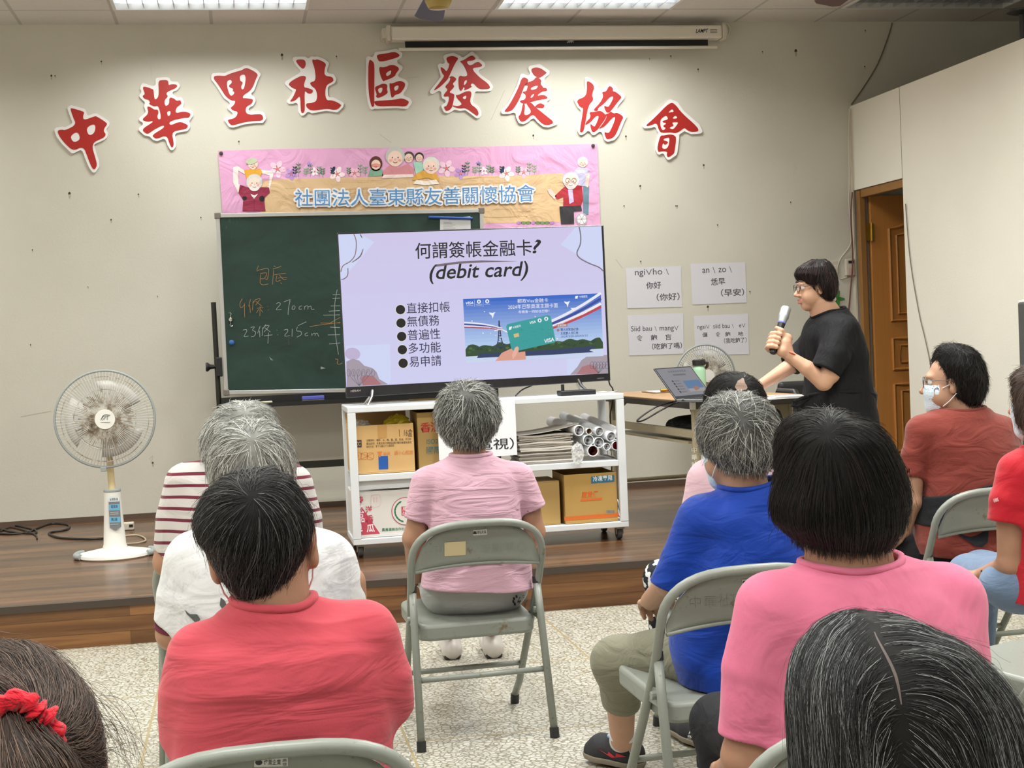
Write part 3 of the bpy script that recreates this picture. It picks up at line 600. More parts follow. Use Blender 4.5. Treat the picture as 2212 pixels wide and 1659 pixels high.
strokes(OR, [(428, 482), (412, 520)], [(415, 525), (440, 515), (500, 505), (505, 540), (495, 590), (480, 585)], [(440, 545), (490, 540), (475, 580), (445, 585)], [(445, 550), (440, 610), (460, 632), (505, 625)],
 [(545, 485), (560, 492)], [(540, 510), (605, 488)], [(545, 520), (540, 580), (535, 630)], [(550, 555), (600, 546), (640, 543)], [(570, 560), (565, 605), (600, 595)], [(590, 555), (620, 590), (645, 590)], [(580, 580), (650, 575)], [(600, 615), (610, 625)],
 [(300, 740), (282, 780), (290, 810), (315, 790), (322, 740), (318, 800), (320, 885)], [(365, 745), (350, 800)], [(358, 790), (362, 830), (364, 850)], [(385, 755), (380, 830)], [(405, 745), (385, 775)], [(400, 750), (440, 740), (405, 790)], [(405, 760), (455, 800)], [(415, 815), (465, 810)], [(440, 800), (437, 875)], [(430, 820), (412, 850)], [(445, 825), (460, 845)], [(496, 799), (499, 801)], [(503, 827), (506, 829)],
 [(825, 958), (905, 945), (1065, 925)], [(910, 930), (1065, 930)], [(1065, 885), (975, 935)], [(1025, 1210), (1045, 1215), (1040, 1245), (1060, 1250), (1080, 1240)])
strokes(WH, [(565, 780), (585, 770), (597, 785), (565, 825), (605, 825)], [(625, 765), (665, 750), (672, 755), (660, 820), (657, 865)], [(695, 795), (688, 820), (705, 822), (712, 800), (695, 795)], [(765, 795), (745, 805), (745, 822), (765, 820)], [(785, 800), (785, 825)], [(785, 808), (800, 795), (812, 800), (812, 825)], [(815, 805), (835, 798), (840, 822), (862, 822)],
 [(305, 985), (330, 980), (335, 995), (315, 1035), (350, 1030)], [(365, 965), (395, 960), (380, 985), (405, 1000), (395, 1030), (370, 1038)], [(440, 955), (420, 1010)], [(435, 990), (438, 1040)], [(460, 965), (455, 1030)], [(485, 940), (460, 975)], [(470, 955), (510, 950), (470, 1000)], [(475, 965), (520, 1000)], [(470, 1030), (535, 1022)], [(505, 1005), (500, 1090)], [(569, 985), (572, 987)], [(576, 1021), (580, 1023)],
 [(625, 985), (650, 978), (655, 995), (630, 1030), (670, 1028)], [(690, 975), (688, 1035)], [(730, 960), (725, 990), (755, 995), (760, 1020), (725, 1040)], [(735, 950), (800, 920)], [(810, 1005), (790, 1015), (795, 1030), (815, 1025)], [(840, 1010), (845, 1030)], [(845, 1018), (865, 1010), (868, 1030)], [(868, 1016), (885, 1010), (895, 1035)], [(1040, 670), (1020, 800), (1025, 1000), (1050, 1175)])
for y0, y1, x0 in ((710, 708, 1005), (740, 735, 1003), (797, 795, 990), (838, 832, 975), (868, 866, 932), (962, 965, 985), (1023, 1020, 968), (1093, 1085, 978)): strokes(WH, [(x0, y0), (1062, y1)], w=3.4)
for k in range(26): # rubbed-out chalk and scratches
    x, y = rnd.uniform(115, 280), 95+rnd.random()**2*380
    if x > 190 and y > 260: continue
    f.line([(x, y), (x+rnd.uniform(-6, 6), y+rnd.uniform(10, 34))], rnd.uniform(3, 12), lin(66, 88, 82), 0, True)
for k in range(16): x = rnd.uniform(120, 640); f.line([(x, 92+rnd.uniform(-4, 8)), (x+rnd.uniform(20, 60), 92+rnd.uniform(-4, 6))], rnd.uniform(3, 8), lin(78, 98, 92), 0, True)
for p in ([(912, 1268), (912, 1290), (950, 1282)], [(512, 1192), (520, 1215), (545, 1224)]): f.poly(p, lin(140, 148, 142), 0)
f.line([(660, 1040), (664, 1100)], 16, lin(74, 70, 66), 0, True)
f.build('chalk_writing', print_mat('chalk', .9), cbd)
M_STAND = mat('dark_olive_steel', lin(40, 42, 34), .45, .3)
def sp(x, y, d=.03): return P(x, y, GY+d)
MB().tube([sp(461, 653), sp(475, 905), (sp(475, 905)[0]-.004, GY+.03, ST+.05)], .017, 10).build('stand_post', M_STAND, cbd, smooth=True)
rx = 2*.77-sp(461, 653)[0]
MB().tube([(rx, GY+.03, 1.6), (rx, GY+.03, ST+.05)], .017, 10).build('stand_post', M_STAND, cbd, smooth=True)
lx = sp(475, 905)[0]
for x in (lx, rx): MB().box((x-.02, GY-.25, ST+.04), (x+.02, GY+.27, ST+.075)).build('stand_foot', M_STAND, cbd, bevel=.005)
zb0 = sp(640, 1005)[2]; MB().box((lx, GY+.012, zb0-.022), (rx, GY+.048, zb0+.022)).build('stand_crossbar', M_STAND, cbd)
k_ = sp(470, 792, -.02)
MB().lathe([(.028, 0), (.03, .012), (.016, .028), (.012, .06)], k_+np.array([-.075, .03, 0]), 12, 'x').tube([k_+np.array([-.06, .03, 0]), k_+np.array([.03, .03, 0])], .008).build('clamp_knob', M_DARK, cbd, smooth=True)
MB().box(k_+np.array([-.012, 0, -.065]), k_+np.array([.03, .05, .06])).build('clamp', M_DARK, cbd, bevel=.006)
q0, q1 = P(478, 872, GY-.06), P(1046, 852, GY-.06); zt_ = q0[2]
tr = MB().box((q0[0], GY-.09, zt_-.035), (q1[0]+.0, GY+.02, zt_-.025)).box((q0[0], GY-.09, zt_-.025), (q1[0], GY-.082, zt_-.008)).box((q0[0], GY+.0, zt_-.025), (q1[0], GY+.02, zt_+.035))
tr.build('chalk_tray', M_DARK, cbd)
def on_tray(x0, x1, y, h_, m, name, lab, top=None):
    a, b = P(x0, y, GY-.05), P(x1, y, GY-.05); t = thing(name, lab, name.split('_')[-1], ((a[0]+b[0])/2, GY-.05, zt_-.0245))
    MB().box((a[0], GY-.078, zt_-.0245), (b[0], GY-.025, zt_-.0245+h_*.5)).build('felt', mat('felt_grey', lin(96, 92, 88), .9), t, bevel=.003)
    MB().box((a[0], GY-.078, zt_-.0244+h_*.5), (b[0], GY-.025, zt_-.0245+h_)).build('body', m, t, bevel=.004)
on_tray(545, 588, 863, .026, mat('ivory_eraser', lin(214, 206, 184), .6), 'board_eraser', 'ivory board eraser on the left of the chalk tray')
on_tray(652, 700, 855, .045, mat('blue_eraser', lin(86, 92, 190), .5), 'board_eraser', 'blue topped board eraser on the chalk tray near the television')
# things stuck to the board
t = thing('magnet_hook', 'silver swivel magnet hook on left of the chalkboard', 'hook', tuple(P(*z4(210, 902), GY-.01)))
c_ = P(*z4(210, 902), GY-.012); MB().lathe([(.001, -.02), (.012, -.018), (.016, -.006), (.014, .003), (.016, .008)], c_, 16, 'y').build('magnet', mat('chrome', lin(210, 208, 200), .15, 1), t, smooth=True)
for s_ in (1, -1): MB().tube([c_+np.array([0, -.01, s_*.012]), c_+np.array([0, -.012, s_*.026]), c_+np.array([s_*.006, -.012, s_*.034]), c_+np.array([0, -.012, s_*.045]), c_+np.array([-s_*.012, -.012, s_*.04])], .0022, 8).build('hook', mat('chrome', (.8, .8, .8), .15, 1), t, smooth=True)
tag(MB().lathe([(.001, -.02), (.011, -.018), (.012, -.012), (.009, -.008), (.017, -.004), (.018, .0)], P(*z4(217, 1083), GY-.0015), 16, 'y').build('magnet', mat('blue_magnet', lin(44, 104, 178), .35), smooth=True), 'round blue magnet on lower left of the chalkboard', 'magnet')
z5 = zc(700, 460, .28933)
pq = [P(*z5(x, y), GY-.004) for x, y in ((866, 40), (1093, 28), (1096, 300), (866, 300))]
ps_ = thing('paper_note', 'white printed note hanging under blue bar on chalkboard, half behind television', 'note', tuple(pq[0]))
f = Flat((0, GY-.004, 0), conv=z5, base=.001); f.poly([(866, 40), (1093, 26), (1098, 300), (866, 300)], lin(220, 222, 226), 0)
for k in range(9): f.line([(890, 70+k*11), (930+rnd.uniform(10, 60), 69+k*11)], 3, lin(150, 154, 158), 1)
f.line([(930, 52), (1020, 50)], 4, lin(140, 144, 150), 1); f.build('page', PR, ps_)
a, b = P(*z5(782, 32), GY-.012), P(*z5(1108, 42), GY-.012); tag(MB().tube([a, b], .0095, 10).build('magnetic_bar', mat('blue_plastic', lin(30, 74, 160), .35), smooth=True), 'blue magnetic bar clamping note on top of the chalkboard', 'magnetic bar')
# ================================================================== white trolley
CY0, CY1 = 7.47, 7.89
M_CART = mat('white_powder_coat', lin(212, 215, 219), .35, noise=.02, nscale=8)
z8 = zc(700, 820, .31646)
cart = thing('trolley', 'white three-tier metal trolley carrying the television', 'trolley', (1.26, 7.68, ST))
cx0, cx1 = .530, 1.985; ztop = .982; zbot = .31
def cpz(x, y): return P(*z8(x, y), CY0)[2]
fr = MB()
for x in (cx0, cx1-.042):
    for y in (CY0, CY1-.03): MB().box((x, y, zbot-.005), (x+.042, y+.03, ztop-.03)).build('post', M_CART, cart, bevel=.003)
MB().box((cx0, CY0, ztop-.03), (cx1, CY1, ztop)).build('top_shelf', M_CART, cart, bevel=.004)
zm = .632
MB().box((cx0+.042, CY0+.002, zm-.032), (cx1-.042, CY1-.032, zm)).build('middle_shelf', M_CART, cart, bevel=.003)
MB().box((cx0+.0, CY0+.001, zbot-.035), (cx1, CY1-.001, zbot-.005)).build('bottom_shelf', M_CART, cart, bevel=.003)
MB().box((cx0+.044, CY0+.03, zm-.078), (1.0, CY0+.034, zm-.033)).build('shelf_lip', M_CART, cart)
def scroll(x, z, n, parent, face=-1):
    for k in range(n):
        y = CY0+.06+k*.09; pts = [(x, y+.028*math.cos(a)*(1-a/9), z+.03+.028*math.sin(a)*(1-a/9)) for a in np.linspace(-1.2, 4.6, 12)]
        MB().tube([(x, y-.03, z-.03)]+pts[::-1], .0045, 6).build('scroll', M_CART, parent, smooth=True)
for x in (cx0+.02, cx1-.02):
    for z in (zm+.03, zbot+.04):
        rail = MB().box((x-.004, CY0+.03, z-.036), (x+.004, CY1-.03, z-.026)).build('side_rail', M_CART, cart)
        scroll(x, z, 4, rail)
for x in (cx0+.04, cx1-.04):
    for y in (CY0+.045, CY1-.05):
        c = MB().box((x-.022, y-.02, zbot-.047), (x+.022, y+.02, zbot-.035)).box((x-.02, y-.002, ST+.03), (x-.015, y+.03, zbot-.045)).box((x+.015, y-.002, ST+.03), (x+.02, y+.03, zbot-.045)).build('caster', mat('zinc_steel', lin(150, 146, 138), .35, .8), cart)
        MB().lathe([(.012, -.012), (.030, -.013), (.034, -.008), (.034, .008), (.030, .013), (.012, .012)], (x, y+.022, ST+.034), 22, 'x').build('wheel', mat('grey_rubber', lin(66, 66, 66), .6), c, smooth=True)
# ------------------------------------------------------------------ television
tv = thing('television', 'large black television showing a debit card slide', 'television', (1.26, 7.7, ztop))
E0, E1, E2, E3 = P(728, 503, 7.66), P(1304, 486, 7.71), P(1319, 822, 7.71), P(748, 860, 7.66)
tn = np.cross(E1-E0, E3-E0); tn /= np.linalg.norm(tn); tn = tn if tn[1] < 0 else -tn
def tvp(x, y, off=0): return PP(x, y, E0, tn)+tn*off
q = [tvp(728, 503), tvp(748, 860), tvp(1319, 822), tvp(1304, 486)]
M_TVB = mat('tv_black', (.012, .012, .014), .25, coat=.2)
MB().prism(q, -tn*.03).build('bezel', M_TVB, tv, bevel=.004)
cen = sum(q)/4; q2 = [cen+(p-cen)*np.array([.72, .72, .6])-tn*.03 for p in q]; MB().prism(q2, -tn*.035).build('back_cover', mat('black_plastic', (.012,)*3, .4), tv, bevel=.01)
b_ = Flat(E0+tn*.0, tn, conv=z5, base=.001); b_.text('HERAN', (198, 1338), (274, 1332), 15, lin(150, 138, 134), 0, .25, .02); b_.text('HERAN', (2040, 1240), (2090, 1236), 8, lin(120, 116, 116), 0, .2, .01); b_.build('brand_lettering', PR, tv)
for x0, ya, xs_ in ((365, 1345, -1), (1900, 1265, 1)):
    a = tvp(*z5(x0, ya), -.015)
    ft = MB()
    for dy in (-.11, .09): ft.tube([a+np.array([0, 0, .02]), a+np.array([xs_*.01, dy*.4, -.02]), np.array([a[0]+xs_*.035, a[1]+dy, ztop+.006])], [.011, .009, .006], 8)
    ft.build('stand_foot', mat('chrome', (.8, .8, .8), .15, 1), tv, smooth=True)
f = Flat(E0, tn, conv=z5, base=.0015, eps=.0003)
LAV, PALE = lin(205, 200, 240), lin(212, 220, 252)
q = [(105, 160), (2070, 98), (2120, 1197), (166, 1300)]
f.grad(q, lin(212, 204, 240), lin(212, 212, 248), 0, 10)
f.poly([(106, 162), (268, 157), (375, 218), (128, 506)], PALE, 1); f.poly([(1876, 105), (2069, 99), (2084, 430), (1766, 236)], PALE, 1)
BRN = lin(112, 92, 100)
f.line([(222, 158), (240, 215), (232, 310), (195, 362), (142, 394), (125, 440)], 7, lin(140, 112, 112), 2); f.line([(268, 158), (276, 172), (285, 188)], 8, BRN, 2, True); f.line([(292, 268), (268, 325), (208, 370)], 9, BRN, 2, True); f.line([(178, 412), (176, 465), (150, 492), (128, 496)], 6, BRN, 2)
f.line([(1904, 105), (1915, 170), (1912, 235), (1888, 295), (1905, 335), (1975, 375), (2050, 405), (2083, 434)], 9, lin(120, 112, 128), 2)
f.text('何謂簽帳金融卡', (683, 345), (1552, 318), 122, lin(18, 16, 22), 3, 0, .006); f.text('?', (1560, 300), (1618, 298), 98, lin(14, 14, 18), 3, .25, .02)
f.poly([(810, 405), (830, 385), (1000, 363), (1180, 354), (1450, 362), (1200, 369), (1000, 380), (880, 397)], lin(120, 108, 116), 3)
f.text('(debit card)', (790, 530), (1525, 502), 142, lin(16, 16, 20), 3, .22, .012)
DB = lin(44, 40, 74)
for k, (x, y, s, xe, ye) in enumerate(((570, 722, '直接扣帳', 940, 740), (574, 822, '無債務', 862, 840), (579, 922, '普遍性', 868, 940), (584, 1021, '多功能', 873, 1040), (590, 1122, '易申請', 876, 1140))):
    f.ell(x, y, 41, 41, lin(228, 224, 226), 2); f.ell(x, y, 35, 35, lin(12, 10, 12), 3); f.text(s, (x+48, y+30), (xe, ye), 80, DB, 3, 0, .003)
f.poly([(162, 992), (490, 980), (500, 1242), (480, 1284), (172, 1296)], PALE, 1); f.ell(213, 1052, 58, 46, lin(196, 182, 216), 2, rot=8); f.poly([(166, 1110), (215, 1088), (262, 1102), (300, 1140), (360, 1158), (392, 1188), (412, 1240), (480, 1280), (170, 1298)], lin(168, 156, 170), 3)
f.poly([(272, 1228), (320, 1212), (370, 1220), (428, 1280), (290, 1290)], lin(172, 116, 122), 4)
def leaf_art(x, y, s, col):
    for k in range(6):
        dx = (k-2.5)*.28; f.line([(x, y), (x+s*dx*.7, y-s*.5), (x+s*dx*1.1+s*.1, y-s*.95)], 2.2, col, 5)
        f.line([(x+s*dx*1.1+s*.1+14*math.cos(a), y-s*.82+26*math.sin(a)) for a in np.linspace(0, 6.3, 8)], 2, col, 5)
leaf_art(262, 1290, 118, lin(74, 62, 92))
f.poly([(1810, 1090), (2112, 1060), (2119, 1198), (1815, 1210)], PALE, 1); f.poly([(1836, 1208), (1890, 1150), (1920, 1100), (1960, 1072), (2113, 1060), (2119, 1198)], lin(170, 158, 170), 2); f.poly([(1885, 1205), (1925, 1148), (1985, 1130), (2030, 1150), (2046, 1200)], lin(176, 120, 124), 3); leaf_art(2048, 1196, 72, lin(74, 62, 92))
# the advertisement picture on the slide
def A(u, v): # fractions of the picture
    a, b, c, d = np.array((1037, 643.)), np.array((2065, 600.)), np.array((2085, 1068.)), np.array((1060, 1120.))
    return tuple((a*(1-u)+b*u)*(1-v)+(d*(1-u)+c*u)*v)
f.grad([A(0, 0), A(1, 0), A(1, .8), A(0, .8)], lin(28, 96, 202), lin(188, 214, 248), 4, 14); f.poly([A(0, .8), A(1, .8), A(1, 1), A(0, 1)], lin(206, 218, 246), 4)
tp = [(0, .90), (0, .79)]+[(u, .78-.035*abs(math.sin(u*31))-.03*abs(math.sin(u*13+1))-.02*u) for u in np.linspace(.02, .98, 60)]+[(1, .78), (1, .88)]
f.poly([A(*p) for p in tp], lin(44, 74, 44), 5); f.poly([A(u, v) for u, v in ((.08, .93), (.1, .86), (.3, .87), (.6, .86), (.95, .83), (.9, .90), (.93, .93), (.6, .94))], lin(40, 58, 100), 6)
for k in range(40): u = rnd.random(); f.ell(*A(u, .80-.03*u+rnd.uniform(-.025, .04)), 14, 9, lin(*rnd.choice([(58, 92, 50), (34, 60, 40), (76, 108, 60)])), 6, n=9)
# lattice tower
for sgn in (-1, 1): f.line([A(.253, .36), A(.253+sgn*.006, .55), A(.253+sgn*.016, .7), A(.253+sgn*.04, .84)], 8, lin(52, 58, 92), 7)
for v, w_ in ((.6, .012), (.71, .022), (.77, .03)): f.line([A(.253-w_, v), A(.253+w_, v)], 7, lin(52, 58, 92), 7)
for v in np.arange(.42, .7, .04): f.line([A(.247-v*.008, v), A(.259+v*.008, v+.035)], 3, lin(60, 66, 100), 7)
for sgn, c in ((-14, (240, 240, 250)), (0, (52, 72, 160)), (12, (244, 244, 250)), (20, (196, 60, 76))):
    f.line([(1045, 832+sgn), (1150, 838+sgn*.9), (1250, 850+sgn*.6), (1330, 868+sgn*.3)], 11, lin(*c), 8)
    f.line([(2066, 640+sgn*3), (1930, 720+sgn*2.4), (1800, 785+sgn*1.9), (1690, 832+sgn*1.5)], 20, lin(*c), 8)
f.line([(1270, 880), (1320, 870), (1370, 892)], 8, lin(244, 244, 250), 8)
def dove(x, y, s): f.poly([(x, y), (x+s*.5, y+s*.1), (x+s, y-s*.05), (x+s*.75, y+s*.35), (x+s*.6, y+s), (x+s*.4, y+s*.45), (x+s*.15, y+s*.3)], lin(246, 248, 252), 9)
dove(1230, 742, 48); dove(1790, 660, 46); dove(1840, 708, 30)
for k in range(22): f.ell(*A(rnd.uniform(.05, .95), rnd.uniform(.2, .7)), 6, 4, lin(*rnd.choice([(236, 226, 200), (120, 160, 230), (250, 250, 250)])), 7, rot=rnd.uniform(0, 90), n=7)
f.poly([(1367, 830), (1672, 762), (1690, 772), (1728, 955), (1722, 967), (1412, 1037), (1400, 1028), (1358, 850)], lin(48, 160, 158), 10)
for k in range(14): x = rnd.uniform(1400, 1680); y = rnd.uniform(850, 960)-(x-1540)*.2; f.line([(x, y), (x+15, y-10), (x+34, y-2)], 3, lin(40, 146, 146), 11)
f.poly([(1413, 905), (1450, 896), (1456, 922), (1419, 931)], lin(226, 190, 120), 11)
f.poly([(1278, 1106), (1325, 1045), (1396, 1012), (1412, 1030), (1434, 996), (1452, 1004), (1450, 1040), (1500, 1034), (1506, 1094)], lin(226, 160, 142), 12); f.poly([(1402, 1060), (1424, 1006), (1444, 996), (1452, 1012), (1436, 1056), (1408, 1096)], lin(238, 180, 164), 13)
Wt = lin(246, 248, 254)
f.text('VISA', (1058, 684), (1113, 681), 20, Wt, 9, .2, .02); f.text('VISA', (1536, 830), (1580, 820), 18, Wt, 12, .2, .02); f.text('VISA', (1648, 972), (1717, 956), 28, Wt, 12, .2, .02)
for x, y, l in ((1155, 662, 9), (1217, 660, 9), (1608, 802, 12), (1657, 790, 12)): f.ell(x, y, 15, 15, Wt, l); f.poly([(x, y-12), (x+7, y+3), (x, y+10), (x-7, y+3)], lin(60, 120, 190), l+1)
for x in (1122, 1187): f.line([(x, 650), (x, 700)], 1.6, Wt, 9)
for x0, x1, y in ((1062, 1112, 692), (1132, 1180, 684), (1196, 1240, 682), (1134, 1176, 693)): f.line([(x0, y), (x1, y-1)], 2, Wt, 9)
f.text('郵政Visa金融卡', (1443, 674), (1672, 667), 32, Wt, 9); f.text('2024年巴黎奧運主題卡面', (1373, 720), (1745, 706), 34, Wt, 9); f.text('有機會一同前往巴黎！', (1450, 750), (1680, 742), 22, Wt, 9)
f.text('中華郵政', (1905, 636), (1965, 632), 18, Wt, 10); f.text('中華郵政', (1410, 866), (1470, 850), 18, Wt, 12); f.poly([(1875, 620), (1896, 618), (1890, 640), (1872, 640)], Wt, 10); f.poly([(1380, 852), (1402, 846), (1396, 870), (1378, 874)], Wt, 12)
f.poly([(1735, 832), (1815, 826), (1816, 848), (1736, 854)], lin(172, 120, 104), 9); f.text('全新回饋!', (1742, 850), (1808, 845), 16, Wt, 10); f.ell(1746, 876, 10, 10, lin(170, 120, 110), 9)
for s, x1, y in (('雙人巴黎遊機票', 1897, 880), ('五星雙人住宿券', 1897, 907)): f.text(s, (1765, y+2), (x1, y-2), 21, lin(34, 56, 120), 9, 0, .01)
f.text('2024/3/20-2024/6/31', (1767, 931), (1965, 922), 15, lin(34, 56, 120), 9)
f.build('screen', print_mat('screen_emission', .3, emit=.95), tv)
# black gadget and cables on the trolley top
g0, g1 = P(*z8(1605, 95), 7.56), P(*z8(1845, 85), 7.56)
gd = thing('set_top_box', 'black flat set-top box on the right of the trolley top', 'set-top box', ((g0[0]+g1[0])/2, 7.56, ztop))
MB().box((g0[0], 7.52, ztop+.001), (g1[0], 7.62, ztop+.026)).build('case', M_DARK, gd, bevel=.004); MB().tube([(g0[0]+.02, 7.56, ztop+.026), (g0[0]+.02, 7.56, ztop+.06)], .009).build('plug', M_DARK, gd, smooth=True)
def cable(lab, pts, r_=.004, col=(20, 20, 22), n=6):
    p = np.array(pts, float); t = np.linspace(0, len(p)-1, (len(p)-1)*6+1); i = np.clip(t.astype(int), 0, len(p)-2); q = (t-i)[:, None]
    a, b, c, d = p[np.clip(i-1, 0, None)], p[i], p[i+1], p[np.clip(i+2, None, len(p)-1)]; p = .5*((2*b)+(c-a)*q+(2*a-5*b+4*c-d)*q*q+(3*b-a-3*c+d)*q**3)
    return tag(MB().tube(p, r_, n).build('cable', mat('cable_%d_%d_%d' % col, lin(*col), .45), smooth=True), lab, 'cable')
cable('black cable curving from the back of the television to the trolley top', [P(1160, 826, 7.78), P(1150, 832, 7.75), P(1128, 842, 7.72), (P(1113, 850, 7.7)[0], 7.7, ztop+.005)])
cable('black power lead hanging from the right end of the television', [P(1314, 815, 7.76), P(1317, 830, 7.8), P(1324, 842, 8.0), P(1323, 870, 8.05), P(1318, 900, 8.08), P(1322, 960, 8.1), P(1320, 1060, 8.1)])
cable('grey lead lying over the trolley top beside the set-top box', [(g1[0]+.0, 7.57, ztop+.015), (g1[0]+.06, 7.62, ztop+.006), (g1[0]+.12, 7.6, ztop+.006), (g1[0]+.16, 7.7, ztop+.006)], .003, (170, 168, 164))
# ================================================================== grey steel folding chairs
def chair_paint(N, L, b, o):
    n = noise(N, L, o, 9, 8, .4, .72); r = ramp(N, [(.60, lin(134, 138, 130)), (.665, lin(118, 104, 84)), (.72, lin(92, 70, 50))]); L.new(n, r.inputs[0])
    n2 = noise(N, L, o, 55, 6, 0, .7); r2 = ramp(N, [(.62, (1, 1, 1)), (.7, (.62, .5, .38))]); L.new(n2, r2.inputs[0])
    mx = N.new('ShaderNodeMix'); mx.data_type = 'RGBA'; mx.blend_type = 'MULTIPLY'; mx.inputs[0].default_value = .8; L.new(r.outputs[0], mx.inputs[6]); L.new(r2.outputs[0], mx.inputs[7]); L.new(mx.outputs[2], b.inputs['Base Color'])
M_CHAIR = uvmat('grey_chair_paint', chair_paint, .38, .5); M_CAPS = mat('black_rubber', (.015, .015, .015), .55)
def arc_pts():
    # U-shaped tube: front foot, up along the side, over the back top, down the other side
    side = [(.200, .476, .03), (.203, .40, .10), (.207, .25, .30), (.210, .16, .42), (.214, .105, .50), (.217, .055, .59)]
    top = [(.217*math.cos(a)**.62 if math.cos(a) > 0 else 0, .055-.055*math.sin(a), .59+.127*math.sin(a)**.85) for a in np.linspace(.12, math.pi/2, 10)]
    half = side+top
    return half+[(-x, y, z) for x, y, z in half[::-1][1:]]
def make_chair(first):
    t = thing('folding_chair', 'x', 'chair')
    MB().tube(arc_pts(), .0125, 10).build('frame_tube', M_CHAIR, t, smooth=2, world=False)
    n, m_ = 18, 6; vs = []; fs = []
    for i in range(n+1):
        u = -1+2*i/n; x = .205*u; zt_ = .59+.122*max(0, 1-abs(u)**3.2)**.62; zb_ = .565+.012*(1-u*u)
        for j in range(m_+1):
            q = j/m_; z = zb_+(zt_-zb_)*q; vs.append((x, .055-.055*max(0, (z-.59)/.13)**1.2-.028*(1-u*u)*.6*-1*0+.02*(1-u*u)-.006, z))
    for i in range(n):
        for j in range(m_): k = i*(m_+1)+j; fs.append((k, k+m_+1, k+m_+2, k+1))
    o = MB().add(vs, fs).build('back_panel', M_CHAIR, t, smooth=2, world=False); s = o.modifiers.new('sheet', 'SOLIDIFY'); s.thickness = .003; s.offset = 0
    MB().tube([(.205*u, .055+.02*(1-u*u)-.006, .565+.012*(1-u*u)) for u in np.linspace(-1, 1, 15)], .0055, 8).build('rolled_edge', M_CHAIR, o, smooth=2, world=False)
    st = MB(); pl = []
    for cx, cy, a0 in ((.155, .45, 0), (-.155, .45, 90), (-.155, .135, 180), (.155, .135, 270)):
        for a in range(0, 91, 15): pl.append((cx+.042*math.cos(R(a0+a)), cy+.045*math.sin(R(a0+a)), .328+.05*(cy+.045*math.sin(R(a0+a))-.1)))
    st.prism(pl, (0, 0, .055)); st.build('seat', M_CHAIR, t, smooth=True, world=False, bevel=.012, seg=3)
    for s_ in (1, -1):
        lg = MB().tube([(s_*.209, .108, .495), (s_*.211, .085, .40), (s_*.2195, .0, .03)], .0125, 10).build('rear_leg', M_CHAIR, t, smooth=2, world=False)
        MB().tube([(s_*.2195, .0, .032), (s_*.220, -.004, 0)], .0155, 10).build('foot_cap', M_CAPS, lg, smooth=True, world=False)
        MB().tube([(s_*.209, .1085, .49), (s_*.209, .111, .512)], .0145, 10).build('tube_cap', M_CAPS, lg, smooth=True, world=False)
        MB().tube([(s_*.200, .470, .035), (s_*.200, .480, 0)], .0155, 10).build('foot_cap', M_CAPS, t, smooth=True, world=False)
        MB().box((s_*.209-.003, .1, .37), (s_*.209+.003, .2, .415)).tube([(s_*.196, .12, .40), (s_*.228, .12, .40)], .011, 10).build('pivot', M_CHAIR, t, bevel=.002, world=False)
    MB().tube([(.214, .05, .215), (-.214, .05, .215)], .0095, 8).build('rear_crossbar', M_CHAIR, t, smooth=2, world=False)
    MB().tube([(.204, .345, .175), (-.204, .345, .175)], .0095, 8).build('front_crossbar', M_CHAIR, t, smooth=2, world=False)
    return t
CHAIR0 = make_chair(True); first_chair = [True]
def place_chair(x, y, rz, label):
    c = CHAIR0 if first_chair[0] else copy_tree(CHAIR0)
    first_chair[0] = False; c.location = (x, y, 0); c.rotation_euler = (0, 0, rz); c['label'] = label; c['group'] = 'grey folding chairs'; return c
def chair_at(px, py, rz, label, z=.7265):
    p = PZ(px, py, z); return place_chair(p[0], p[1], rz, label), p[1]
def marks_on(ch, y, draw, name='back_sticker'):
    f = Flat((0, y+.012, 0), base=.0); draw(f); f.build(name, PR, ch)
chA = place_chair(.732, 4.623, R(2.6), 'rusty grey folding chair in the centre with two stickers on its back')
chB, yB = chair_at(1620, 1221, R(4), 'rusty grey folding chair under the person in the blue shirt')
chC, yC = chair_at(588, 1607, R(1), 'grey folding chair in front, under the person in the coral shirt')
chD, yD = chair_at(1918, 1548, R(3), 'grey folding chair under the black bobbed person in the pink shirt')
chE, yE = chair_at(2158, 1053, R(2), 'grey folding chair under the person in the rust red shirt')
p = PZ(343, 1330, .495); chF = place_chair(p[0]+.215, p[1]-.1, R(-2), 'grey folding chair at left under the person in white shirt with leaves')
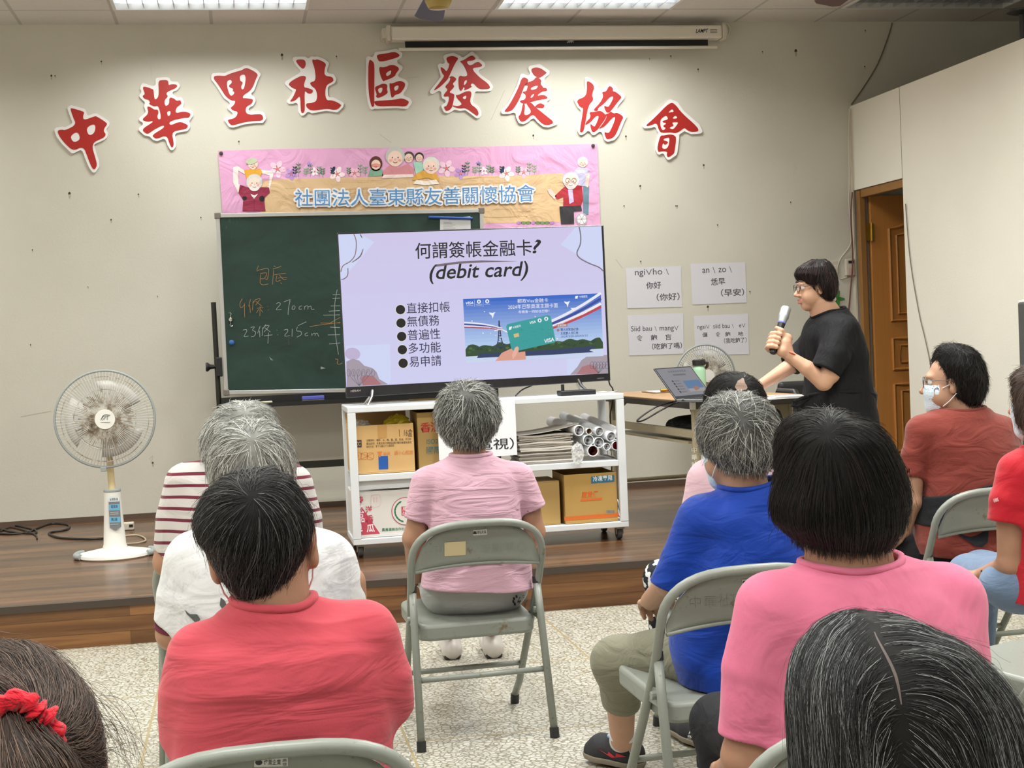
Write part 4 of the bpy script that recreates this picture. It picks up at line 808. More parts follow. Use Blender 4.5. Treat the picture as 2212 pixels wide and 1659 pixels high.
# ================================================================== cartons on the trolley
M_CARD = mat('carton_board', lin(196, 158, 104), .75, noise=.08, nscale=7); M_CARD_D = mat('carton_board_olive', lin(170, 138, 82), .7, noise=.06, nscale=7); M_CARD_IN = mat('carton_inside', lin(120, 94, 62), .8); M_WBOX = mat('white_carton', lin(212, 208, 204), .6, noise=.04, nscale=6)
M_CLEAR = mat('clear_plastic', (.9, .92, .94), .12, alpha=.32, noise=.1, nscale=40, bump=1, bscale=45)
def open_box(name, lab, x0, x1, y0, y1, z0, z1, m, flaps='', lid=False, th=.006):
    t = thing(name, lab, 'cardboard box', ((x0+x1)/2, (y0+y1)/2, z0)); b = MB()
    b.box((x0, y0, z0), (x1, y1, z0+th)).box((x0, y0, z0+th), (x1, y0+th, z1)).box((x0, y1-th, z0+th), (x1, y1, z1)).box((x0, y0+th, z0+th), (x0+th, y1-th, z1)).box((x1-th, y0+th, z0+th), (x1, y1-th, z1))
    if lid: b.box((x0, y0, z1), (x1, y1, z1+.005))
    b.build('carton', m, t, bevel=.002)
    L_ = .06
    def flap(a, b_, d, ang):
        a, b_ = Vector(a), Vector(b_); e = Vector(d)*L_*math.cos(ang)+Vector((0, 0, L_*math.sin(ang))); n = e.cross(b_-a).normalized()*.005
        MB().prism([a, b_, b_+e, a+e], n).build('flap', m, t)
    for c in flaps.split():
        s, ang = c[0], R(float(c[1:]))
        if s == 'l': flap((x0, y0, z1), (x0, y1, z1), (-1, 0, 0), ang)
        if s == 'r': flap((x1, y0, z1), (x1, y1, z1), (1, 0, 0), ang)
        if s == 'b': flap((x0, y1, z1), (x1, y1, z1), (0, 1, 0), ang)
        if s == 'f': flap((x0, y0, z1), (x1, y0, z1), (0, -1, 0), ang)
    return t
def zx(x, y, Y): return P(*z8(x, y), Y)
BYf = 7.50
a, b = zx(180, 320, BYf), zx(622, 600, BYf)
bx = open_box('cardboard_box', 'brown carton with blue tape and small printed text on middle trolley shelf', a[0], b[0], BYf, 7.82, zm+.002, zx(400, 308, BYf)[2], M_CARD, 'b60')
f = Flat((0, BYf, 0), conv=z8, base=.001); DK = lin(70, 58, 44); ORG = lin(204, 120, 56)
f.poly([(364, 312), (428, 308), (428, 396), (368, 402)], lin(182, 138, 80), 0); f.poly([(371, 522), (436, 520), (438, 610), (374, 614)], lin(30, 84, 160), 0)
f.poly([(211, 414), (256, 412), (257, 462), (212, 464)], DK, 0); f.text('CC', (216, 452), (252, 450), 26, lin(190, 150, 98), 1, .2, .02)
for k, s in enumerate(('主要原料：麵粉、水、糖、鹽、蛋、奶油、可可粉', '產品說明：本產品為冷凍食品請於開封後儘快食用', '保存方式：零下18度以下冷凍保存')): f.text(s, (288, 424+k*22), (596-k*0 if k < 2 else 480, 414+k*22), 17, DK, 0)
f.line([(512, 338), (516, 390)], 3, DK, 0); f.text('16盒', (545, 386), (602, 388), 52, DK, 0)
for x in (212, 254, 296): f.line([(x, 502), (x+38, 500), (x+39, 540), (x+1, 542), (x, 502)], 3, ORG, 0)
f.poly([(230, 508), (240, 520), (234, 520), (234, 536), (226, 536), (226, 520), (220, 520)], ORG, 0); f.line([(256, 504), (334, 540)], 3, ORG, 0); f.line([(334, 502), (256, 542)], 3, ORG, 0)
f.poly([(362, 492), (398, 490), (386, 514), (384, 530), (376, 530), (374, 514)], ORG, 1); f.text('易碎', (404, 520), (452, 516), 26, ORG, 0); f.text('請小心輕放', (480, 516), (608, 510), 30, ORG, 0); f.build('printed_text', PR, bx)
t = thing('plastic_bag', 'crumpled yellow plastic bag poking out of brown carton on trolley', 'plastic bag', tuple(zx(500, 290, 7.62)))
rb = random.Random(5)
def crumple(c, r_, name, m, parent, seed, sq=(1, 1, 1), n=2, amp=.3):
    bm = bmesh.new(); bmesh.ops.create_icosphere(bm, subdivisions=n+1, radius=1); rr = random.Random(seed)
    for v in bm.verts: v.co = Vector([v.co[i]*sq[i]*r_*(1+rr.uniform(-amp, amp)) for i in range(3)])+Vector(c)
    me = bpy.data.meshes.new(name); bm.to_mesh(me); bm.free(); me.materials.append(m); return link(name, me, parent)
crumple(zx(500, 296, 7.64), .055, 'bag', mat('yellow_plastic', lin(206, 184, 40), .25, noise=.25, nscale=25), t, 3, (1.2, .7, .75))
t = thing('plastic_wrap', 'crumpled clear plastic wrap at left inside brown carton on trolley', 'plastic wrap', tuple(zx(230, 305, 7.62))); crumple(zx(240, 318, 7.64), .045, 'wrap', M_CLEAR, t, 4, (1.2, .8, .7))
a, b = zx(632, 230, BYf+.03), zx(800, 590, BYf+.03)
bx = open_box('cardboard_box', 'brown carton with red and teal Chinese lettering behind hanging paper sign', a[0], 1.22, BYf+.03, 7.85, zm+.002, zx(650, 226, BYf+.03)[2], M_CARD_D, 'b80')
f = Flat((0, BYf+.03, 0), conv=z8, base=.001); f.text('香油', (662, 362), (790, 352), 66, lin(176, 52, 44), 0, 0, .02); f.text('ISO22000', (700, 440), (858, 432), 32, lin(70, 116, 116), 0, .1, .01); f.text('國際', (700, 508), (800, 504), 50, lin(70, 116, 116), 0, 0, .01); f.build('printed_front', PR, bx)
SYs = 7.466
q = [(770, 142), (1302, 138), (1319, 514), (786, 552)]
sg = thing('paper_sign', 'white paper sign with black lettering hanging from trolley top behind grey haired woman', 'paper sign', tuple(zx(1040, 140, SYs)))
f = Flat((0, SYs, 0), conv=z8, base=.0006); f.poly(q, lin(228, 230, 236), 0); f.build('page', PR, sg)
f = Flat((0, SYs, 0), conv=z8, base=.0013); f.text('（電視）', (1010, 482), (1296, 474), 78, lin(38, 38, 44), 0, 0, .008); f.build('sign_lettering', PR, sg)
# lower shelf
a, b = zx(192, 780, BYf), zx(700, 1062, BYf)
bx = open_box('cardboard_box', 'white and red melon carton with wreath emblem on bottom trolley shelf', a[0], b[0], BYf, 7.84, zbot-.003, zx(200, 778, BYf)[2], M_WBOX, lid=True)
f = Flat((0, BYf, 0), conv=z8, base=.001); RD = lin(186, 68, 88); GN = lin(52, 118, 84)
f.poly([(192, 790), (204, 790), (382, 1052), (205, 1064)], RD, 0)
for k, s in enumerate('特選品！'): f.text(s, (222+k*5 if k < 3 else 246, 852+k*62), (268+k*4 if k < 3 else 262, 849+k*62), 54, lin(236, 226, 228) if k else RD, 1, 0, .02)
for k, s in enumerate('洋香瓜'): f.text(s, (284+k*4, 918+k*62), (330+k*8, 915+k*62), 54, lin(236, 226, 228) if k == 2 else RD, 1, 0, .02)
for r_, c_, l in ((96, RD, 1), (91, lin(214, 210, 206), 2)): f.ell(556, 898, r_, r_, c_, l, n=40)
for sgn in (-1, 1):
    for k in range(9): an = R(118+k*13); x, y = 556+sgn*72*-math.cos(an), 898+72*-math.sin(an)*-1; f.ell(556+sgn*72*math.sin(R(20+k*16)), 898+72*math.cos(R(20+k*16)), 13, 6, GN, 3, rot=-sgn*(20+k*16)+(0 if sgn > 0 else 0), n=9)
f.poly([(527, 866), (590, 864), (592, 926), (529, 928)], RD, 3); f.text('農', (534, 894), (588, 892), 26, lin(224, 220, 216), 4); f.text('出', (536, 924), (586, 922), 26, lin(224, 220, 216), 4)
f.text('農產運銷合作社聯合出品', (395, 1036), (640, 1024), 22, GN, 1, 0, .01)
f.line([(322, 790), (380, 788), (382, 858), (324, 862), (322, 790)], 2, lin(224, 176, 180), 1); f.line([(340, 802), (342, 838)], 4, lin(224, 176, 180), 1); f.line([(358, 802), (360, 838)], 4, lin(224, 176, 180), 1); f.build('printed_front', PR, bx)
a, b = zx(1400, 700, BYf+.02), zx(1616, 970, BYf+.02)
open_box('cardboard_box', 'plain olive brown carton beside the woman on bottom trolley shelf', a[0], b[0], BYf+.02, 7.8, zbot-.003, zx(1540, 700, BYf+.02)[2], M_CARD_D, lid=True)
a, b = zx(1638, 655, BYf), zx(2006, 940, BYf)
bx = open_box('cardboard_box', 'open carton with blue label and orange lettering at right of bottom trolley shelf', a[0], b[0], BYf, 7.80, zbot-.003, zx(1800, 642, BYf)[2], mat('carton_board_yellow', lin(178, 142, 78), .7, noise=.06, nscale=7), 'b75')
f = Flat((0, BYf, 0), conv=z8, base=.001); f.poly([(1822, 662), (1980, 650), (1981, 697), (1823, 710)], lin(46, 112, 146), 0); f.text('冷凍專用', (1836, 697), (1966, 686), 36, lin(226, 232, 234), 1, 0, .02)
OG = lin(208, 104, 44); f.text('賣貨便', (1756, 808), (1872, 800), 42, OG, 0, .2, .03); f.poly([(1748, 830), (1752, 816), (1900, 804), (1896, 820)], OG, 0); f.poly([(1640, 938), (2008, 908), (2010, 936), (1642, 963)], OG, 0)
f.poly([(1922, 888), (1982, 884), (1983, 914), (1923, 918)], lin(180, 150, 96), 1)
for k in range(16): f.line([(1926+k*3.5, 890), (1926.5+k*3.5, 912)], rnd.choice([1, 2]), lin(74, 112, 140), 2)
f.build('printed_text', PR, bx)
# newspapers, one by one
M_NEWS = mat('newsprint', lin(196, 190, 182), .85, noise=.18, nscale=30); M_NEWS2 = mat('newsprint_grey', lin(160, 152, 144), .85, noise=.2, nscale=30)
n0, n1 = zx(1325, 540, 7.52)[0], zx(1725, 500, 7.52)[0]; z = zm+.002; ztopn = zx(1500, 362, 7.52)[2]; NN = 17; th = (ztopn-z)/NN
for k in range(NN):
    x0, x1 = n0+rnd.uniform(-.006, .012), n1-k*.0016+rnd.uniform(-.018, .012); o = MB(); y0 = 7.505+rnd.uniform(-.012, .014); nx = 8
    bot = []; top = []
    for j in range(nx+1):
        x = x0+(x1-x0)*j/nx; wv = .0035*math.sin(j*.9+k)*(k/NN); bot.append((x, z+wv)); top.append((x, z+th*.84+wv))
    o.prism([(p[0], y0, p[1]) for p in bot]+[(p[0], y0, p[1]) for p in top[::-1]], (0, .27, 0))
    lab = 'folded newspaper in the flat stack on middle trolley shelf' if k < NN-1 else 'topmost newspaper of the flat stack, curling up towards the paper rolls'
    if k == NN-1:
        o = MB(); pts = [(x0+(x1+.06-x0)*j/10, z+.001+.045*(j/10)**2) for j in range(11)]; o.prism([(p[0], y0, p[1]) for p in pts]+[(p[0], y0, p[1]+.004) for p in pts[::-1]], (0, .25, 0))
    tag(o.build('newspaper', M_NEWS if k % 3 else M_NEWS2), lab, 'newspaper', 'newspapers stacked on the trolley'); z += th
# paper rolls
M_ROLL = mat('white_paper', lin(240, 240, 243), .6, noise=.03, nscale=20); M_CORE = mat('cardboard_core', lin(176, 140, 92), .7); M_ROLLIN = mat('roll_inside_paper', lin(236, 236, 240), .7)  # inner turns of the rolls are near-white paper too
def roll(lab, x, y, r_, dx, dz, core=None, clear=False, L_=.42):
    a = np.array(zx(x, y, 7.50)); b = a+np.array([dx, L_, dz]); ax = Vector(b-a).normalized(); M_ = Vector((0, 0, 1)).rotation_difference(ax).to_matrix().to_4x4(); k = Vector(b-a).length; rr = r_*.31646*7.5/FPX
    t = thing('paper_roll', lab, 'paper roll', tuple(a), 0, 'rolled papers on the trolley'); s = MB(); n = 22
    prof = [(rr*.88, 0), (rr, .0), (rr, k), (rr*.88, k), (rr*.88, 0)]; vs = []; fs = []
    for (q_, h_) in prof:
        for i in range(n): vs.append(Vector(a)+M_.to_3x3() @ Vector((q_*math.cos(6.2832*i/n), q_*math.sin(6.2832*i/n), h_)))
    for j in range(4):
        for i in range(n): fs.append((j*n+i, j*n+(i+1) % n, (j+1)*n+(i+1) % n, (j+1)*n+i))
    s.add(vs, fs).build('paper', M_ROLL if not clear else mat('clear_sleeve', lin(226, 230, 234), .25, noise=.15, nscale=30, bump=.6, bscale=40), t, smooth=True)
    sp_ = [Vector(a)+M_.to_3x3() @ Vector((rr*(.86-.5*q/30)*math.cos(q*.62), rr*(.86-.5*q/30)*math.sin(q*.62), .004)) for q in range(31)]; mb = MB()
    for i in range(30): v0, v1 = sp_[i], sp_[i+1]; d = ax*.2; mb.add([v0, v1, v1+d, v0+d], [(0, 1, 2, 3)])
    mb.build('inner_turns', M_ROLLIN if core is None else core, t, smooth=2)
for lab, x, y, r_, dx, dz, core, cl in (
 ('thick white paper roll on top of the pile, tied with brown string', 1960, 390, 36, -.10, .075, None, False), ('white paper roll at the upper right of the pile with brown core', 2022, 372, 38, -.095, .07, M_CORE, False), ('clear wrapped roll second from the top left of the pile', 1880, 355, 32, -.10, .07, None, True),
 ('white roll above the newspapers at the left of the pile', 1742, 348, 38, -.06, .03, None, False), ('narrow white roll with brown core left of the clear wrapped roll', 1810, 352, 22, -.03, .015, M_CORE, False), ('clear wrapped wide roll in the middle row, left end', 1806, 414, 40, -.04, .012, None, True),
 ('clear wrapped roll in the middle row beside the narrow white roll', 1876, 430, 38, -.04, .014, None, True), ('narrow white roll in the middle of the lower row', 1932, 458, 26, -.02, .01, None, False), ('dark red rolled cloth in the lower row of rolls', 1836, 486, 40, -.02, .01, mat('dark_red_cloth', lin(104, 30, 32), .7), False),
 ('clear wrapped roll with red tip at the lower right of the pile', 1996, 450, 34, -.05, .02, mat('red_tip', lin(196, 40, 60), .5), True), ('small white roll low at the right end of the pile', 2040, 440, 20, -.02, .01, None, False)):
    roll(lab, x, y, r_, dx, dz, core, cl)
t = thing('plastic_bag', 'crumpled clear plastic bag hanging over edge of middle trolley shelf', 'plastic bag', tuple(zx(1730, 500, 7.47))); crumple(zx(1732, 506, 7.448), .036, 'bag', M_CLEAR, t, 9, (.85, .45, 1.5), 3, .22)
# ================================================================== folding table and what stands on it
TZ = .935; TA = R(-5.5)
tb = thing('folding_table', 'brown topped folding table with beige steel legs carrying the laptop', 'table', (2.62, 7.95, ST))
Mt = Matrix.Translation((2.278, 7.20, 0)) @ Matrix.Rotation(-TA, 4, 'Z')
def tw(x, y, z): return Mt @ Vector((x, y, z))
M_TTOP = mat('table_laminate', lin(172, 134, 92), .35, noise=.08, nscale=8, stretch=(1, 6, 1)); M_TLEG = mat('beige_steel', lin(176, 164, 136), .45, noise=.12, nscale=30)
TWd, TLn = .66, 1.5
MB().box((0, 0, TZ-.008), (TWd, TLn, TZ), Mt).build('tabletop', M_TTOP, tb, bevel=.003)
MB().box((-.003, -.003, TZ-.042), (TWd+.003, TLn+.003, TZ-.008), Mt).build('edge_band', mat('dark_edge_band', lin(58, 52, 46), .5), tb, bevel=.003)
for x in (.0, TWd): MB().box((x-.012, -.006, TZ-.043), (x+.012, .02, TZ-.006), Mt).build('corner_tape', mat('white_tape', lin(214, 210, 200), .5), tb)
for y in (.12, TLn-.12):
    for x in (.06, TWd-.06):
        lg = MB().tube([tw(x, y, TZ-.04), tw(x, y, ST+.03)], .021, 10).build('leg', M_TLEG, tb, smooth=True); MB().tube([tw(x, y, ST), tw(x, y, ST+.035)], .025, 10).build('foot_cap', M_DARK, lg)
        MB().prism([tw(x-.02, y-.024, TZ-.042), tw(x+.11*(1 if x < .3 else -1), y-.024, TZ-.042), tw(x+.06*(1 if x < .3 else -1), y-.024, TZ-.085), tw(x, y-.024, TZ-.24)], Mt.to_3x3() @ Vector((0, .006, 0))).build('gusset', M_TLEG, lg)
    MB().tube([tw(.06, y, ST+.2), tw(TWd-.06, y, ST+.2)], .012).build('crossbar', M_TLEG, tb, smooth=True)
for x in (.06, TWd-.06): MB().box((x-.014, .12, TZ-.20), (x+.014, TLn-.12, TZ-.16), Mt).build('side_rail', M_TLEG, tb)
MB().box((.05, .2, TZ-.235), (TWd-.05, TLn-.2, TZ-.222), Mt).build('under_shelf', M_TLEG, tb)
q0 = PZ(1499, 985, 0); lt = Flat(tw(.06, .12, .5)-Vector((0, .0235, 0)), (0, -1, 0), base=0); lt.n = np.array([0, -1, 0.])
for k, s in enumerate('中華社區'): lt.text(s, (1494.5, 978+k*15.5), (1506, 977+k*15.5), 11, lin(232, 228, 214), 0, 0, .02)
lt.build('leg_lettering', PR, tb)
bg = thing('black_bag', 'black bag lying on the under-shelf of the laptop table', 'bag', tuple(tw(.3, .6, TZ-.22)))
b_ = crumple(tw(.30, .62, TZ-.165), .055, 'bag', mat('black_nylon', (.012, .012, .014), .6), bg, 12, (3.2, 5.5, 1.0), 3, .05)
# laptop: base on the table, screen leaning back towards the wall
Lz = TZ+.001
s0, s1, s2, s3 = P(1412, 797, 7.60), P(1483, 793, 7.56), None, None
lp = thing('laptop', 'dark grey open laptop showing the same slide on folding table', 'laptop', (2.55, 7.5, Lz))
hl, hr = np.array(PZ(1461, 864, Lz+.012)), np.array(PZ(1527, 858, Lz+.012)); dirx = (hr-hl)/np.linalg.norm(hr-hl); wid = .285; hr = hl+dirx*wid
mid = (hl+hr)/2; tl_ = P(1412, 796, hl[1]+.16); tr_ = tl_+(hr-hl)
M_LAP = mat('laptop_grey', lin(52, 52, 56), .4, .4); nrm = np.cross(hr-hl, tl_-hl); nrm /= np.linalg.norm(nrm); nrm = nrm if nrm[1] < 0 else -nrm
MB().prism([hl, hr, tr_, tl_], -nrm*.007).build('lid', M_LAP, lp, bevel=.002)
fwd = np.array([dirx[1], -dirx[0], 0]); MB().prism([hl+[0, 0, -.011], hr+[0, 0, -.011], hr+fwd*.23+[0, 0, -.011], hl+fwd*.23+[0, 0, -.011]], (0, 0, .015)).build('base', mat('laptop_deck', lin(120, 122, 126), .4, .5), lp, bevel=.003)
kb = MB()
for r_ in range(5):
    for c_ in range(12): o = hl+dirx*(.025+c_*.0235)+fwd*(.03+r_*.021)+np.array([0, 0, .004]); kb.prism([o, o+dirx*.019, o+dirx*.019+fwd*.017, o+fwd*.017], (0, 0, .002))
kb.build('keyboard', M_DARK, lp)
def lq(u, v): return hl+(hr-hl)*u+(tl_-hl)*v
class LF(Flat):
    def pt(s, x, y, lay=0): return lq(x, y)+nrm*(.0012+lay*.0004)
f = LF((0, 0, 0), (0, -1, 0)); f.poly([(.03, .10), (.97, .10), (.97, .96), (.03, .96)], lin(150, 150, 158), 0)
f.poly([(.50, .2), (.93, .2), (.93, .55), (.50, .55)], lin(96, 134, 176), 1); f.poly([(.50, .2), (.93, .2), (.93, .30), (.50, .30)], lin(176, 170, 170), 2); f.poly([(.66, .22), (.80, .27), (.76, .38), (.63, .33)], lin(168, 128, 116), 3)
for v, a_, b_2 in ((.83, .3, .78), (.72, .36, .7)): 
    for k in range(8): u = a_+(b_2-a_)*k/8; f.poly([(u, v), (u+.042, v), (u+.042, v+.055), (u, v+.055)], lin(118, 118, 128), 1)
for k in range(5): f.ell(.24, .56-k*.085, .022, .03, lin(40, 40, 46), 1, n=10); f.poly([(.28, .54-k*.085), (.42, .54-k*.085), (.42, .58-k*.085), (.28, .58-k*.085)], lin(128, 128, 138), 1)
f.build('screen', print_mat('laptop_screen', .3, emit=.75), lp)
# water bottle
wb_ = P(1512, 852, 7.95); wb_[2] = TZ
bt = thing('water_bottle', 'mint green steel water bottle with black lid behind the laptop', 'bottle', (wb_[0], wb_[1], TZ+.001))
kz = 7.95/FPX; hb = (858-800)*kz+.04; bl = P(1508, 790, 7.95)[2]-TZ
MB().lathe([(.03, 0), (.037, .004), (.038, .01), (.038, bl-.03), (.034, bl-.012), (.028, bl-.004), (.028, bl)], (0, 0, 0), 28).build('body', mat('mint_enamel', lin(146, 186, 158), .35), bt, smooth=True, world=False)
MB().lathe([(.029, bl), (.036, bl+.002), (.037, bl+.03), (.033, bl+.034), (.001, bl+.034)]).build('lid', M_DARK, bt, smooth=True, world=False)
MB().tube([(.02, -.034, bl+.016), (.045, -.02, bl+.012), (.05, 0, bl-.006), (.045, .02, bl-.016)], .008, 8).lathe([(.001, -.004), (.009, -.003), (.009, 0)], (.012, -.036, bl+.016), 12, 'y').build('carry_strap', M_DARK, bt, smooth=True, world=False)
cl = thing('clipboard', 'clipboard with paper and metal clip on left end of table', 'clipboard', tuple(PZ(1425, 850, TZ)))
a, b = PZ(1408, 850, TZ), PZ(1465, 843, TZ); MB().box((a[0], a[1]-.02, TZ+.001), (b[0]+.05, a[1]+.22, TZ+.005)).build('board', mat('masonite', lin(126, 90, 58), .6), cl); MB().box((a[0]+.02, a[1]-.01, TZ+.005), (b[0]+.045, a[1]+.2, TZ+.008)).build('paper', M_ROLL, cl); MB().tube([(a[0]+.05, a[1]-.01, TZ+.016), (a[0]+.15, a[1]-.01, TZ+.016)], .008).build('clip', mat('brass', (.5, .4, .2), .3, 1), cl, smooth=True)
a = PZ(1695, 862, TZ); t = thing('paper_plate', 'stack of white paper sheets at near end of table beside lecturer', 'papers', (a[0], a[1], TZ)); 
for k in range(3): MB().box((a[0]-.09+k*.02, a[1]+.0, TZ+.001+k*.004), (a[0]+.10+k*.012, a[1]+.2, TZ+.0045+k*.004)).build('sheet', M_ROLL, t)
t['label'] = 'loose white papers at the near right end of the table'; t.name = 'paper_pile'
cable('thick black laptop cable looping down in front of table edge', [tuple(hl+[.02, -.05, 0]), P(1455, 868, 7.32), P(1420, 878, 7.18), P(1388, 898, 7.16), P(1376, 910, 7.16), P(1392, 907, 7.17), P(1430, 885, 7.2), P(1462, 870, 7.24), tuple(hl+[.06, -.06, 0])], .0045)
# ================================================================== electric fans
M_FANW = mat('fan_white', lin(228, 226, 220), .4); M_FANG = mat('fan_grey', lin(150, 156, 156), .45)
def dusty(N, L, b, o):
    n = noise(N, L, o, 26, 5, .3, .7); r = ramp(N, [(.42, lin(206, 202, 194)), (.56, lin(150, 136, 118)), (.68, lin(84, 72, 58))]); L.new(n, r.inputs[0]); L.new(r.outputs[0], b.inputs['Base Color'])
M_DUSTY = uvmat('dusty_wire', dusty, .6, .3)
def fan_head(t, c, r_, yaw, nspk, dust_r):
    Mh = Matrix.Translation(c) @ Matrix.Rotation(yaw, 4, 'Z')
    def h(x, y, z): return Mh @ Vector((x, y, z))
    def cage(sgn, name):
        g = MB(); depth = .055*sgn
        for k in range(nspk):
            a = 2*math.pi*k/nspk; pts = [h(q*r_*math.cos(a), depth*(1-q**3.2), q*r_*math.sin(a)) for q in (.21, .45, .7, .88, .97, 1)]; g.tube(pts, .0012, 4, caps=False)
        o = g.build(name, mat('fan_wire', lin(206, 208, 206), .4), t, smooth=2)
        g = MB(); 
        for q in (.62, .88): g.tube([h(q*r_*math.cos(a), depth*(1-q**3.2), q*r_*math.sin(a)) for a in np.linspace(0, 2*math.pi, 48, False)], .0016, 5, closed=True)
        g.build('cage_ring', M_DUSTY, o, smooth=2)
        g = MB()
        for k in range(nspk):
            a = 2*math.pi*k/nspk; e = dust_r*(.86+.2*math.sin(k*2.3)*math.sin(k*.7)); g.tube([h(q*r_*math.cos(a), depth*(1-q**3.2)-.0005*1, q*r_*math.sin(a)) for q in (.21, (.21+e)/2, e)], .0024, 4, caps=False)
        g.build('dust_on_wires', M_DUSTY, o, smooth=2)
        return o
    cage(-1, 'front_grille'); cage(1, 'rear_grille')
    MB().tube([h(r_*math.cos(a), 0, r_*math.sin(a)) for a in np.linspace(0, 2*math.pi, 60, False)], .0065, 8, closed=True).build('rim', M_FANG, t, smooth=2)
    Mr = Mh.to_3x3().to_4x4()
    hb = MB().lathe([(.001, -.062), (.20*r_, -.061), (.215*r_, -.052), (.215*r_, -.045)], h(0, 0, 0), 30, 'y', Mr).build('hub_badge', M_FANW, t, smooth=True)
    for k in range(3): # moulded blades
        a0 = k*2.094+.4; vs = []; fs = []; nr, na = 5, 7
        for i in range(nr+1):
            q = .16+(.80-.16)*i/nr
            for j in range(na+1):
                a = a0+1.35*j/na*(.75+.3*i/nr); vs.append(h(q*r_*math.cos(a), .018-.034*j/na, q*r_*math.sin(a)))
        for i in range(nr):
            for j in range(na): k0 = i*(na+1)+j; fs.append((k0, k0+1, k0+na+2, k0+na+1))
        o = MB().add(vs, fs).build('blade', mat('fan_blade_plastic', lin(196, 192, 186), .35), t, smooth=2); m_ = o.modifiers.new('thick', 'SOLIDIFY'); m_.thickness = .003
    MB().lathe([(.02, .03), (.06, .04), (.065, .09), (.05, .15), (.02, .16)], h(0, 0, 0), 24, 'y', Mr).build('motor_housing', M_FANW, t, smooth=True)
    return h, Mr
FYc = 8.15; fc = P(227, 905, FYc); fr_ = 101*FYc/FPX; zf = ST
ft = thing('pedestal_fan', 'white pedestal fan with dusty round grille standing on the stage at left', 'electric fan', (fc[0], FYc+.1, ST))
h, Mr = fan_head(ft, Vector(fc), fr_, R(4), 92, .62)
f = Flat(h(0, -.0625, 0), (0, -1, 0), base=.0006); f.n = np.array([0, -1, 0]); f.line([(216, 912), (224, 897), (238, 897)], 1.6, lin(90, 90, 90), 0); f.text('SPT', (220, 908), (236, 907), 9, lin(90, 90, 90), 0, .3); f.line([(215, 913), (238, 912)], 1.2, lin(90, 90, 90), 0); f.build('badge_lettering', PR, ft)
bc = P(246, 1150, FYc+.1); bx_, by_ = P(250, 1180, FYc+.1)[0], FYc+.06; rb_ = P(332, 1190, by_)[0]-bx_
MB().lathe([(rb_*.93, 0), (rb_*.97, .008), (rb_*.95, .022), (rb_*.6, .036), (.08, .045), (.055, .05)], (bx_, by_, ST), 44).build('base_plate', M_FANW, ft, smooth=True)
for s_ in (-1, 1): MB().tube([(bx_+s_*rb_*(.86+.16*math.sin(q)), by_-rb_*.42*math.cos(q), ST+.018) for q in np.linspace(.05, 3.1, 9)], .017, 10).build('carry_handle', M_FANG, ft, smooth=True)
zp0 = P(240, 1062, FYc+.06)[2]
MB().lathe([(.068, ST+.045), (.060, ST+.07), (.052, ST+.2), (.044, zp0)], (bx_, by_, 0), 24).build('column', M_FANW, ft, smooth=True)
MB().lathe([(.0445, zp0), (.047, zp0+.003), (.046, zp0+.012), (.03, zp0+.014)], (bx_, by_, 0), 24).build('collar', M_FANG, ft, smooth=True)
MB().tube([(bx_, by_, zp0), (bx_-.01, by_, fc[2]-.02)], .0185, 14).build('pole', mat('yellowed_plastic', lin(214, 196, 150), .45), ft, smooth=True)
MB().box((fc[0]-.035, FYc-.02, fc[2]-fr_-.022), (fc[0]-.005, FYc+.01, fc[2]-fr_+.004)).build('rim_clip', M_FANG, ft, bevel=.003)
f = Flat((0, by_-.062, 0), base=.0)
f.poly([(234, 1074), (258, 1073), (262, 1138), (250, 1146), (237, 1140)], lin(118, 122, 126), 0)
f.poly([(234, 1074), (258, 1073), (258, 1083), (234, 1084)], lin(214, 222, 226), 1); f.text('台灣製造', (237, 1082), (255, 1081), 6, lin(40, 44, 60), 2)
f.poly([(235, 1090), (258, 1089), (259, 1102), (235, 1103)], lin(112, 172, 206), 1); f.poly([(236, 1117), (260, 1116), (261, 1128), (236, 1129)], lin(112, 172, 206), 1)
for y, s in ((1098, '電風扇'), (1126, '馬達')): f.text(s, (240, y), (254, y-1), 7, lin(40, 60, 90), 2)
for y in (1107, 1111, 1133): f.line([(238, y), (256, y-1)], 1.4, lin(180, 184, 186), 2)
f.build('specification_label', PR, ft)
# second fan, on the floor behind the table
F2Y = 9.35; c2 = P(1524, 812, F2Y); r2 = 70*F2Y/FPX
f2 = thing('pedestal_fan', 'white fan with dirty grille behind the table near the wall', 'electric fan', (c2[0], F2Y+.08, ST))
fan_head(f2, Vector(c2), r2, R(2), 80, .66)
MB().tube([(c2[0], F2Y+.1, ST+.04), (c2[0], F2Y+.1, c2[2])], .022, 14).build('pole', M_FANW, f2, smooth=True); MB().lathe([(.12, 0), (.125, .01), (.115, .024), (.05, .05)], (c2[0], F2Y+.1, ST), 36).build('base_plate', M_FANW, f2, smooth=True)
# cords on the stage at the left
ad = PZ(275, 1146, ST); t = thing('power_adapter', 'ivory plug adapter on the stage beside the pedestal fan column', 'adapter', (ad[0], ad[1], ST)); MB().box((ad[0]-.035, ad[1], ST+.001), (ad[0]+.04, ad[1]+.06, ST+.048)).build('body', mat('ivory_plastic', (.6, .57, .48), .45), t, bevel=.006); MB().box((ad[0]+.012, ad[1]-.003, ST+.02), (ad[0]+.036, ad[1], ST+.036)).build('socket', M_DARK, t)
def zf1(x, y): return PZ(x*.37368, 780+y*.37368, ST+.006)
cable('black extension lead looping over the stage to the pedestal fan', [zf1(*p) for p in ((620, 1022), (500, 1028), (350, 1022), (285, 1000), (300, 988), (380, 975), (402, 955), (380, 944), (300, 940), (215, 965), (160, 990), (60, 1000), (0, 998))], .007)
cable('tangled black cable lying on the stage at the left picture edge', [zf1(*p) for p in ((0, 950), (40, 948), (110, 955), (190, 972), (212, 990), (170, 996), (90, 990), (30, 978), (0, 970))], .006)
